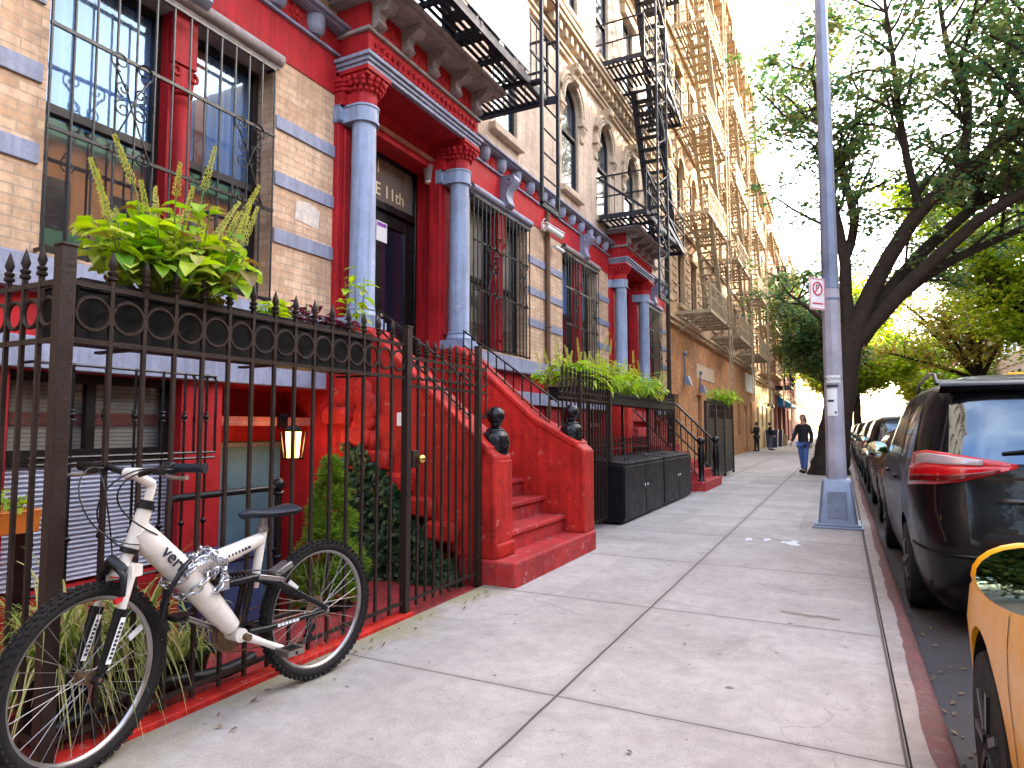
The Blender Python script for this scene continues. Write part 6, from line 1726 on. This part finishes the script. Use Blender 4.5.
# ------------------------------------------------------------------ people
def skinned(name, verts, edges, rad, m, parent, sub=2, root=0):
    me = bpy.data.meshes.new(name); me.from_pydata(verts, edges, []); o = bpy.data.objects.new(name, me); C.objects.link(o); o.parent = parent
    md = o.modifiers.new('Skin', 'SKIN'); md.use_smooth_shade = True
    for i, q in enumerate(rad):
        sv = me.skin_vertices[0].data[i]; sv.radius = q if isinstance(q, tuple) else (q, q); sv.use_root = (i == root)
    s_ = o.modifiers.new('Sub', 'SUBSURF'); s_.levels = sub; s_.render_levels = sub
    realise(o); o.data.materials.clear(); o.data.materials.append(m)
    for p in o.data.polygons: p.use_smooth = True
    return o
def person(label, x, y, heading, H, top, legs, hair, walk=0., arm=(0., 0.), lookup=0., longhair=False, phone=False):
    """figure of height H facing `heading` (degrees, 0 = +Y), local x = its right"""
    t = thing('person', label, 'person', (x, y, 0), radians(heading), local=True); s = H / 1.75
    S_ = lambda *p: tuple(q * s for q in p)
    st_ = .30 * walk
    hip = .92
    V_ = [S_(0, 0, hip), S_(0, .0, 1.10), S_(0, .0, 1.30), S_(0, -.01, 1.43), S_(0, .0, 1.52), S_(0, .012, 1.60), S_(0, .014, 1.68), S_(0, .008, 1.735)]
    E_ = [(i, i + 1) for i in range(7)]; R_ = [(.145*s, .10*s), (.13*s, .095*s), (.165*s, .105*s), (.10*s, .075*s), (.052*s, .055*s), (.062*s, .078*s), (.072*s, .090*s), (.045*s, .06*s)]
    LV = {}
    for sd, f in ((-1, 1), (1, -1)):
        b = len(V_); a_ = st_ * f
        V_ += [S_(sd * .09, 0, .86), S_(sd * .10, a_ * .55 + .03 * walk, .49), S_(sd * .10, a_ - (.10 * walk if f < 0 else 0), .09 + (.05 * walk if f < 0 else 0)), S_(sd * .11, a_ + .14 - (.10 * walk if f < 0 else 0), .035)]
        E_ += [(0, b), (b, b+1), (b+1, b+2), (b+2, b+3)]; R_ += [.088*s, .058*s, .042*s, (.045*s, .032*s)]; LV[sd] = b
    AV = {}
    for sd, ang in ((-1, arm[0]), (1, arm[1])):
        b = len(V_); sw_ = math.sin(ang) * .27; el = -math.cos(ang) * .27
        fa_ = ang + (.35 if not phone else 1.7)
        hx = V((0, sin(fa_) * .25, -cos(fa_) * .25))
        V_ += [S_(sd * .19, -.01, 1.40), S_(sd * .245, sw_ * .9 - .01, 1.40 + el), S_(sd * (.25 if not phone else .17), sw_ * .9 + hx.y, 1.40 + el + hx.z), S_(sd * (.25 if not phone else .15), sw_ * .9 + hx.y * 1.32, 1.40 + el + hx.z * 1.32)]
        E_ += [(3, b), (b, b+1), (b+1, b+2), (b+2, b+3)]; R_ += [.058*s, .042*s, .030*s, (.036*s, .020*s)]; AV[sd] = b
        for fi in range(5):
            c = len(V_); p = V(V_[b+3]); dr = V((0, hx.y, hx.z)).normalized(); o = V((0, (fi - 2) * .016 * s, 0)) if abs(dr.z) > .7 else V((0, 0, (fi - 2) * .016 * s))
            ln = (.055, .078, .085, .078, .06)[fi] * s; V_ += [tuple(p + o * 1.1 + dr * ln * .55), tuple(p + o * 1.1 + dr * ln + V((-sd * .012 * s, 0, 0)))]
            E_ += [(b+3, c), (c, c+1)]; R_ += [.0095*s, .008*s]
    skinned('body', V_, E_, R_, M['skin'], t)
    # jacket
    ids = [1, 2, 3]; jv = [V_[0], V_[1], V_[2], V_[3], S_(0, 0, .84)]; je = [(0, 1), (1, 2), (2, 3), (0, 4)]; jr = [(.165*s, .125*s), (.16*s, .12*s), (.19*s, .13*s), (.115*s, .09*s), (.165*s, .13*s)]
    for sd in (-1, 1):
        b = len(jv); a = AV[sd]; jv += [V_[a], V_[a+1], V_[a+2]]; je += [(3, b), (b, b+1), (b+1, b+2)]; jr += [.078*s, .060*s, .046*s]
    skinned('jacket', jv, je, jr, M[top], t)
    tv = [S_(0, 0, hip)]; te = []; tr_ = [(.15*s, .115*s)]
    for sd in (-1, 1):
        b = len(tv); a = LV[sd]; tv += [V_[a], V_[a+1], V_[a+2]]; te += [(0, b), (b, b+1), (b+1, b+2)]; tr_ += [.102*s, .074*s, .060*s]
    skinned('trousers', tv, te, tr_, M[legs], t)
    k = MB()
    for sd in (-1, 1):
        a = V(V_[LV[sd] + 2]); b = V(V_[LV[sd] + 3]); k.sph(a.lerp(b, .5) + V((0, .01, -.02)) * s, .06 * s, 12, 8, (.85, 2.1, .75)); k.sph(a + V((0, 0, 0)), .055 * s, 10, 8)
    k.build('shoes', M['plastic'], t, smooth=60)
    k = MB(); hc = V(S_(0, -.008, 1.665)); k.sph(hc, .098 * s, 16, 10, (.92, 1.12, 1.15))
    if longhair: k.sph(hc + V((0, -.05, -.10)) * s, .085 * s, 14, 10, (1.1, .8, 1.9))
    # cut the face open
    q = MB(); keep = [f for f in k.f if not all((V(k.v[i]) - hc).y > .035 * s and (V(k.v[i]) - hc).z < .055 * s for i in f)]; q.v = k.v; q.f = keep
    q.build('hair', M[hair], t, smooth=60)
    k = MB(); fy = V(S_(0, .10, 1.655))
    for sd in (-1, 1): k.sph(fy + V((sd * .032, -.012, .012)) * s, .011 * s, 8, 6)
    k.build('eyes', M['ink'], t, smooth=60)
    k = MB(); k.sph(fy + V((0, .004, -.018)) * s, .016 * s, 8, 6, (.8, 1, 1.3))
    for sd in (-1, 1): k.sph(V(S_(sd * .083, .01, 1.65)), .022 * s, 8, 6, (.4, .8, 1.3))
    k.build('nose_and_ears', M['skin'], t, smooth=60)
    return t
person('long haired person in black jacket and blue jeans walking past the tree trunk', -1.02, 20.8, 150, 1.68, 'jacket', 'jeans', 'hair', .30, (-.18, .25), longhair=True)
person('person in a long black coat standing against the brown brick wall', -4.25, 38.5, 60, 1.62, 'jacket', 'plastic', 'hairdark', .1, (.1, .1), phone=True)
person('person in grey trousers and dark jacket standing to the right of the black coat', -3.75, 40.8, -80, 1.62, 'jacket', 'trousers', 'hairdark', .25, (.2, .3))
for i, (x, y, m, lab) in enumerate(((-4.2, 47.0, 'bluebin', 'dark blue wheeled rubbish bin by the far yellow wall'), (-4.1, 49.5, 'bluebin', 'second dark blue bin just beyond the first by the yellow wall'), (-3.9, 51.2, 'cardboard', 'pale crate beside the dark blue bins'))):
    t = thing('rubbish_bin' if i < 2 else 'crate', lab, 'bin' if i < 2 else 'crate', (x, y, 0)); h = 1.1 if i < 2 else .75
    k = MB(); k.prism([(x - .32, y - .32, 0), (x + .32, y - .32, 0), (x + .38, y - .38, h), (x - .38, y - .38, h)], (0, .72, 0)); k.build('body', M[m], t, bevel=.02)
    k = MB(); k.box(x - .41, x + .41, y - .41, y + .38, h, h + .07); k.build('lid', M[m], t, bevel=.02)
# ------------------------------------------------------------------ cars (local axes: y forward, x right, z up; origin under the rear bumper)
def car(label, loc, rings, paint, wheels, spec, group=None, cat='car', name='parked_car', N=7.5):
    t = thing(name, label, cat, loc, 0, group, local=True)
    zsr = [q[0] for q in rings]
    def at(z):
        if z <= zsr[0]: return rings[0][1:]
        for a, b in zip(rings, rings[1:]):
            if z <= b[0]:
                f = (z - a[0]) / (b[0] - a[0]); return tuple(p * (1 - f) + q * f for p, q in zip(a[1:], b[1:]))
        return rings[-1][1:]
    def side(y, z, s=-1):
        y0, y1, w_ = at(z)[:3]; yc, L = (y0 + y1) / 2, (y1 - y0) / 2; f = min(.999, abs((y - yc) / L)); return V((s * w_ * (1 - f ** N) ** (1 / N), y, z))
    def end(x, z, rear=True):
        y0, y1, w_ = at(z)[:3]; yc, L = (y0 + y1) / 2, (y1 - y0) / 2; f = min(.999, abs(x / w_)); q = L * (1 - f ** N) ** (1 / N); return V((x, yc - q if rear else yc + q, z))
    ya = [0, .18, .35, .5, .62, .72, .8, .86, .9]; c45 = .5 ** (1 / N)
    xa = [c45, .86, .8, .7, .55, .36, .18]
    quad = [((1 - f ** N) ** (1 / N), f) for f in ya if f < c45] + [(f, (1 - f ** N) ** (1 / N)) for f in xa]   # (x/w, y/L) going to the end
    loop = []
    q1 = quad + [(0, 1)]
    loop += [(a, b) for a, b in q1]                       # right side -> front centre
    loop += [(-a, b) for a, b in reversed(quad)]          # -> left side
    loop += [(-a, -b) for a, b in q1[1:]]                 # left -> rear centre
    loop += [(a, -b) for a, b in reversed(quad[1:])]
    fine = []
    for a, b in zip(rings, rings[1:]):
        n = 2 if b[0] - a[0] > .06 else 1
        for j in range(n): fine.append(tuple(p * (1 - j / n) + q * j / n for p, q in zip(a, b)))
    fine.append(rings[-1])
    rows = []
    for z, y0, y1, w_ in fine:
        yc, L = (y0 + y1) / 2, (y1 - y0) / 2; row = [(x * w_, yc + y * L, z) for x, y in loop]; rows.append(row + row[:1])
    k = MB().grid(rows); z, y0, y1, w_ = fine[-1]; n = len(loop)
    k.add([p for p in rows[-1][:n]] + [(0, (y0 + y1) / 2, z + .01)], [(i, (i + 1) % n, n) for i in range(n)])
    k.add(list(reversed(rows[0][:n])), [tuple(range(n))])
    body = k.build('body', M[paint], t)
    for wy in wheels:
        c = MB().cyl((-2, wy, spec['wr'] + .02), (2, wy, spec['wr'] + .02), spec['wr'] + .055, n=40).build('cutter', M['black'], None)
        c.parent = t
        md = body.modifiers.new('b', 'BOOLEAN'); md.object = c; md.operation = 'DIFFERENCE'; md.solver = 'EXACT'
        bpy.context.view_layer.update(); realise(body); bpy.data.objects.remove(c)
    body.data.materials.clear(); body.data.materials.append(M[paint])
    body.data.shade_smooth(); body.data.set_sharp_from_angle(angle=radians(38))
    # dark inner tub so that the arches do not show through
    y0, y1, w_ = at(.5)[:3]
    MB().box(-w_ + .28, w_ - .28, y0 + .2, y1 - .2, .22, .75).build('underbody', M['blackmatte'], t)
    def patch(name, fn, us, vs, m, off=.004, parent=None, thick=None):
        """grid patch lying just proud of the body; fn(u, v) -> point"""
        rows = []; e = 1e-3
        for v in vs:
            row = []
            for u in us:
                uu = u(v) if callable(u) else u
                p = fn(uu, v); du = fn(uu + e, v) - fn(uu - e, v); dv = fn(uu, v + e) - fn(uu, v - e); nn = du.cross(dv).normalized()
                cc = V((0, (y0 + y1) / 2, .9))
                if nn.dot(V((p.x, p.y - cc.y, 0))) < 0: nn = -nn
                row.append(p + nn * off)
            rows.append(row)
        k = MB().grid(rows); o = k.build(name, M[m], parent or body, smooth=50)
        if thick: md = o.modifiers.new('S', 'SOLIDIFY'); md.thickness = thick; md.offset = -1
        return o
    lerp = lambda a, b, n: [a + (b - a) * i / n for i in range(n + 1)]
    def between(a, b, n):
        """u grid from curve a(v) to curve b(v)"""
        return [(lambda v, i=i: a(v) + (b(v) - a(v)) * i / n) for i in range(n + 1)]
    for sd in (-1, 1):
        for wy in wheels:
            c = V((sd * (spec['w'] - .11), wy, spec['wr'])); R = spec['wr']
            k = MB(); k.lathe(c, [(R * .62, -.10), (R * .95, -.10), (R, -.07), (R, .07), (R * .95, .10), (R * .64, .10)], 36, 'x'); wh = k.build('wheel', M['rubber'], t, smooth=40)
            k = MB(); k.lathe(c + V((sd * .06, 0, 0)), [(R * .66, -.03 * sd), (R * .64, .035 * sd), (R * .58, .02 * sd), (R * .56, -.03 * sd), (.0, -.02 * sd)], 30, 'x')
            for i in range(7):
                a = 2 * pi * i / 7; d = V((0, cos(a), sin(a))); q = c + V((sd * .085, 0, 0)); k.bar(q + d * .05, q + d * R * .6, .03, .05, up=(1, 0, 0))
            k.lathe(c + V((sd * .08, 0, 0)), [(.0, .02 * sd), (.05, .015 * sd), (.06, -.02 * sd)], 14, 'x'); k.build('rim', M['alurim'], wh, smooth=40)
            k = MB(); cc = V((sd * (spec['w'] - .2), wy, spec['wr'] + .02)); n = 36; Rr = spec['wr'] + .050
            rows = [[cc + V((q, Rr * cos(2*pi*i/n), Rr * sin(2*pi*i/n))) for i in range(n + 1) if Rr * sin(2*pi*i/n) > -.12] for q in (-.2, .16)] if False else [[cc + V((sd * q, Rr * cos(a), Rr * sin(a))) for a in [-.35 + (pi + .7) * i / n for i in range(n + 1)]] for q in (-.25, .178)]
            k.grid(rows); k.build('wheel_arch', M['blackmatte'], t, smooth=60)
        for a, b, z0, z1, pa, pb in spec.get('side_windows', ()):
            patch('side_window', lambda u, v, s=sd: side(u, v, s), between(pa, pb, 8), lerp(z0, z1, 6), 'carglass', .005)
        for y in spec.get('door_seams', ()):
            patch('door_seam', lambda u, v, s=sd: side(u, v, s), between(lambda v, y=y: y - .004, lambda v, y=y: y + .004, 1), lerp(.32, spec['belt'], 8), 'blackmatte', .0015)
        k = MB()
        for y in spec.get('handles', ()): p = side(y, spec['belt'] - .10, sd); k.obox(p + V((sd * .02, 0, 0)), (.012, 0, 0), (0, .09, 0), (0, 0, .014))
        if k.f: k.build('door_handle', M[paint], body, bevel=.004)
        my, mz = spec['mirror']; p = side(my, mz, sd)
        k = MB(); k.sph(p + V((sd * .13, .0, .06)), .105, 18, 12, (1.06, .36, .72)); k.bar(p + V((-sd * .03, .02, .0)), p + V((sd * .08, .02, .03)), .05, .05)
        mr = k.build('mirror', M[spec.get('mirrorm', paint)], body, smooth=60)
        k = MB(); cc = p + V((sd * .13, -.046, .06)); rows = [[cc + V((.107 * r_ * cos(a), .006 * (r_ ** 2) + .010 * r_ * sin(a) - .014 * r_ * cos(a), .070 * r_ * sin(a))) for a in [2*pi*i/24 for i in range(25)]] for r_ in (.02, .4, .7, 1.)]
        k.grid(rows); k.build('mirror_glass', M['mirror'], mr, smooth=60)
    # rear
    rw = spec['rear_window']; patch('rear_window', lambda u, v: end(u, v), between(lambda v: -rw[2](v), lambda v: rw[2](v), 12), lerp(rw[0], rw[1], 8), 'carglass', .006)
    ws = spec['windshield']; patch('windshield', lambda u, v: end(u, v, False), between(lambda v: -ws[2](v), lambda v: ws[2](v), 12), lerp(ws[0], ws[1], 8), 'carglass', .006)
    ctx = dict(t=t, body=body, at=at, side=side, end=end, patch=patch, lerp=lerp, between=between, N=N)
    return ctx
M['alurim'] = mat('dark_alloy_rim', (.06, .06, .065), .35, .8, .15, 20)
M['mirror'] = mat('mirror_glass', (.24, .27, .24), .03, 1., 0)

van_rings = [(.17, .10, 4.74, .80), (.27, .03, 4.82, .87), (.44, -.01, 4.86, .905), (.64, -.015, 4.84, .92), (.80, .01, 4.80, .928), (.96, .045, 4.62, .925), (1.06, .06, 4.42, .915), (1.13, .065, 3.92, .905),
             (1.20, .075, 3.72, .888), (1.38, .13, 3.35, .845), (1.58, .215, 2.95, .79), (1.70, .28, 2.66, .745), (1.77, .36, 2.40, .67), (1.815, .52, 2.15, .54), (1.835, .8, 1.9, .36)]
VL = (1.35, 5.28, RZ)
van_spec = dict(w=.925, wr=.335, belt=1.10, mirror=(3.62, 1.14), mirrorm='black',
    side_windows=[(0, 0, 1.19, 1.64, lambda v: .52 + (v - 1.19) * .42, lambda v: 1.35 + (v - 1.19) * .10), (0, 0, 1.19, 1.66, lambda v: 1.43 + (v - 1.19) * .08, lambda v: 2.42), (0, 0, 1.19, 1.64, lambda v: 2.50, lambda v: 3.50 - (v - 1.19) * 1.35)],
    door_seams=(1.40, 2.46, 3.45), handles=(1.58, 2.62),
    rear_window=(1.19, 1.625, lambda v: .70 - (v - 1.19) * .10), windshield=(1.22, 1.68, lambda v: .78 - (v - 1.1) * .2))
def minivan(label, loc, paint, group=None, name='parked_car'):
    c = car(label, loc, van_rings, paint, (.98, 3.88), van_spec, group, 'minivan', name)
    t, body, at, side, end, patch, lerp, between, N = [c[k] for k in ('t', 'body', 'at', 'side', 'end', 'patch', 'lerp', 'between', 'N')]
    # rear lamps wrap round the corner: angle parameter of the plan outline
    def ring(s, v, sg=-1):
        y0, y1, w_ = at(v)[:3]; yc, L = (y0 + y1) / 2, (y1 - y0) / 2
        # s in metres from the corner: negative along the side, positive along the tailgate
        fc = .5 ** (1 / N)
        if s >= 0: 
            x = w_ * fc - s; return V((sg * x, yc - L * (1 - (max(0, x) / w_) ** N) ** (1 / N), v))
        y = -L * fc - s; f = min(1, abs(y / L)); return V((sg * w_ * (1 - f ** N) ** (1 / N), yc + y, v))
    for sg in (-1, 1):
        f = lambda u, v, s=sg: ring(u, v, s)
        zt = lambda u: 1.10 - .10 * max(0, u) / .5 - .03
        # lens outline: a band that tapers towards the middle of the tailgate; built over (u, fraction)
        def lens(u, q, a, b):
            qq = max(0, u) / .5; zl = 1.03 + .03 * min(0, u) / .3 + .135 * qq ** 1.4; zu = 1.27 + .03 * min(0, u) / .3 - .085 * qq
            zz = zl + (zu - zl) * (a + (b - a) * q); return f(u, zz)
        for nm, a, b, m_, us, off in (('tail_lamp', 0, .60, 'lightred', lerp(-.30, .49, 18), .016), ('tail_lamp', .60, 1., 'lightred', lerp(-.26, .49, 18), .016), ('lamp_band', .06, .30, 'lightdark', lerp(-.28, .40, 16), .019), ('reversing_lamp', .64, .92, 'lightclear', lerp(-.16, .30, 14), .019)):
            o = patch(nm, lambda u, v, a=a, b=b: lens(u, v, a, b), us, lerp(0, 1, 4), m_, off, thick=.014)
        patch('bumper_crease', lambda u, v, s=sg: ring(u, v, s), lerp(-.35, .3, 12), lerp(.56, .585, 2), paint, .012, thick=.01)
        # tailgate shut line; a lighter metal strip paints the highlight on its edge
        patch('tailgate_seam_glint', lambda u, v, s=sg: ring(u, v, s), between(lambda v: .055 + .10 * max(0, .86 - v) * 2, lambda v: .066 + .10 * max(0, .86 - v) * 2, 1), lerp(.66, 1.66, 16), 'alurim', .004)
        k = MB(); k.tube([(sg * .70, .55, 1.76), (sg * .705, .62, 1.835), (sg * .70, 1.0, 1.865), (sg * .66, 2.2, 1.855), (sg * .645, 2.5, 1.815), (sg * .64, 2.56, 1.77)], .015, 8); k.build('roof_rail', M['alurim'], body, smooth=50)
    patch('tailgate_handle', lambda u, v: end(u, v), lerp(-.45, .45, 8), lerp(.93, .965, 2), 'alurim', .014, thick=.02)
    patch('bumper_lower', lambda u, v: end(u, v), lerp(-.82, .82, 16), lerp(.2, .36, 4), 'blackmatte', .008)
    patch('brake_lamp', lambda u, v: end(u, v), lerp(-.16, .16, 6), lerp(1.575, 1.593, 1), 'lightred', .010)
    patch('licence_plate', lambda u, v: end(u, v), lerp(-.15, .15, 4), lerp(.68, .83, 3), 'signwhite', .012)
    # spoiler over the rear window
    k = MB(); rows = []
    for i in range(17):
        x = -.72 + 1.44 * i / 16; e = 1 - (abs(x) / .76) ** 6 * .5; y = at(1.70)[0] 
        rows.append([(x, y + .22, 1.792), (x, y + .04, 1.775), (x, y - .10 * e, 1.742), (x, y - .115 * e, 1.725), (x, y - .06 * e, 1.705), (x, y + .02, 1.68)])
    k.grid(rows); o = k.build('spoiler', M[paint], body, smooth=50)
    k = MB(); k.tube([(.3, .10, 1.66), (.18, .06, 1.48), (.0, .03, 1.32)], .010, 6); k.tube([(-.4, .075, 1.26), (.0, .03, 1.32), (.35, .07, 1.28)], .012, 6); k.cyl((.3, .02, 1.65), (.3, .12, 1.665), .03, n=10)
    k.build('rear_wiper', M['blackmatte'], body, smooth=50)
    return c
minivan('black minivan parked at the kerb with red tail lamps', VL, 'paintblack')

sedan_rings = [(.17, .10, 4.5, .78), (.26, .03, 4.58, .86), (.42, .0, 4.62, .89), (.60, .01, 4.60, .905), (.72, .04, 4.50, .905), (.82, .07, 4.30, .895), (.90, .11, 3.72, .88), (.96, .16, 3.42, .85), (1.20, .42, 2.98, .76), (1.36, .72, 2.60, .66), (1.43, 1.0, 2.35, .52), (1.455, 1.3, 2.1, .34)]
suv_rings = [(.20, .10, 4.5, .80), (.30, .03, 4.58, .87), (.48, .0, 4.62, .90), (.70, .01, 4.60, .92), (.86, .03, 4.50, .92), (.98, .05, 4.25, .91), (1.04, .06, 3.55, .90), (1.10, .08, 3.40, .875), (1.45, .22, 2.85, .78), (1.60, .32, 2.55, .70), (1.68, .5, 2.3, .56), (1.70, .8, 2.0, .38)]
sedan_spec = dict(w=.90, wr=.32, belt=.88, mirror=(3.15, .93), rear_window=(1.0, 1.33, lambda v: .66 - (v - 1) * .4), windshield=(.99, 1.33, lambda v: .72 - (v - 1) * .5), door_seams=(1.35, 2.3, 3.25), handles=(1.5, 2.45),
    side_windows=[(0, 0, .985, 1.30, lambda v: .62 + (v - .985) * .9, lambda v: 1.98), (0, 0, .985, 1.32, lambda v: 2.06, lambda v: 3.15 - (v - .985) * 1.7)])
suv_spec = dict(w=.92, wr=.35, belt=1.02, mirror=(3.2, 1.1), rear_window=(1.12, 1.52, lambda v: .72 - (v - 1.1) * .2), windshield=(1.12, 1.52, lambda v: .78 - (v - 1.1) * .25), door_seams=(1.3, 2.3, 3.3), handles=(1.45, 2.45),
    side_windows=[(0, 0, 1.11, 1.54, lambda v: .40 + (v - 1.11) * .5, lambda v: 1.25), (0, 0, 1.11, 1.55, lambda v: 1.32, lambda v: 2.28), (0, 0, 1.11, 1.53, lambda v: 2.36, lambda v: 3.2 - (v - 1.11) * 1.4)])
def lamps(c, zl, zu, w0, w1, paint, sedan=False):
    for sg in (-1, 1):
        c['patch']('tail_lamp', lambda u, v, s=sg: c['end'](s * u, v), c['lerp'](w0, w1, 8), c['lerp'](zl, zu, 4), 'lightred', .010, thick=.012)
        c['patch']('headlight', lambda u, v, s=sg: c['end'](s * u, v, False), c['lerp'](.5, .82, 8), c['lerp'](.62, .76, 4), 'lightclear', .008)
    c['patch']('licence_plate', lambda u, v: c['end'](u, v), c['lerp'](-.15, .15, 4), c['lerp'](.58, .70, 3), 'signwhite', .010)
    c['patch']('bumper_lower', lambda u, v: c['end'](u, v), c['lerp'](-.8, .8, 12), c['lerp'](.22, .36, 3), 'blackmatte', .006)
GC = 'cars parked along the kerb'
cars = [('sedan', 10.6, 'paintmaroon', 'dark maroon sedan parked directly ahead of the black minivan'), ('suv', 15.6, 'paintblack', 'black car, second ahead of the minivan along the kerb'), ('suv', 20.7, 'paintgrey', 'dark grey car, third ahead of the minivan along the kerb'),
        ('sedan', 25.9, 'paintsilver', 'silver sedan parked fourth ahead of the minivan'), ('suv', 31.0, 'paintblack', 'black car parked fifth ahead of the minivan'), ('sedan', 36.2, 'paintgrey', 'grey sedan, farthest but one of the kerb row'), ('suv', 41.4, 'paintmaroon', 'dark maroon car at the far end of the kerb row')]
for kind, y, paint, lab in cars:
    if kind == 'suv': c = car(lab, (1.38, y, RZ), suv_rings, paint, (.95, 3.7), suv_spec, GC); lamps(c, .82, 1.06, .62, .86, paint)
    else: c = car(lab, (1.36, y, RZ), sedan_rings, paint, (.95, 3.65), sedan_spec, GC); lamps(c, .70, .84, .48, .86, paint)
# the taxi in the foreground: only its front wing, wheel and mirror are in the picture
TX = (1.315, -.86, RZ)
taxi_spec = dict(sedan_spec); taxi_spec['mirror'] = (2.58, 1.055)
c = car('yellow taxi in the right foreground with a round wing mirror', TX, [(z + (.06 if z > .5 else 0), a, b_, w_) for z, a, b_, w_ in sedan_rings], 'paintyellow', (.95, 3.72), taxi_spec, None, 'taxi', 'taxi')
lamps(c, .76, .90, .48, .86, 'paintyellow')
k = MB(); k.box(-.3, .3, 2.0, 2.2, 1.53, 1.68); k.build('roof_sign', M['white'], c['body'], bevel=.02)
t = thing('delivery_van', 'yellow van in the roadway whose roof shows above the black minivan', 'van', (3.2, 12.2, RZ), local=True)
k = MB(); k.box(-.95, .95, 0, 4.2, .45, 2.28); k.box(-.93, .93, 4.2, 5.1, .45, 1.2); k.prism([(-.9, 4.2, 1.2), (-.9, 5.0, 1.2), (-.9, 4.4, 2.2), (-.9, 4.2, 2.3)], (1.8, 0, 0)); b_ = k.build('body', M['paintyellow'], t, bevel=.06)
for wy in (.9, 4.2):
    for sd in (-1, 1):
        k = MB(); k.lathe((sd * .82, wy, .35), [(.2, -.1), (.33, -.1), (.35, -.07), (.35, .07), (.33, .1), (.2, .1), (.0, .05 * sd)], 28, 'x'); k.build('wheel', M['rubber'], t, smooth=40)
k = MB(); k.box(-.7, .7, -.012, 0, 1.35, 2.0); k.build('rear_window', M['carglass'], b_)
for sd in (-1, 1): MB().box(sd * .86 - .06, sd * .86 + .06, -.015, 0, .8, 1.2).build('tail_lamp', M['lightred'], b_)
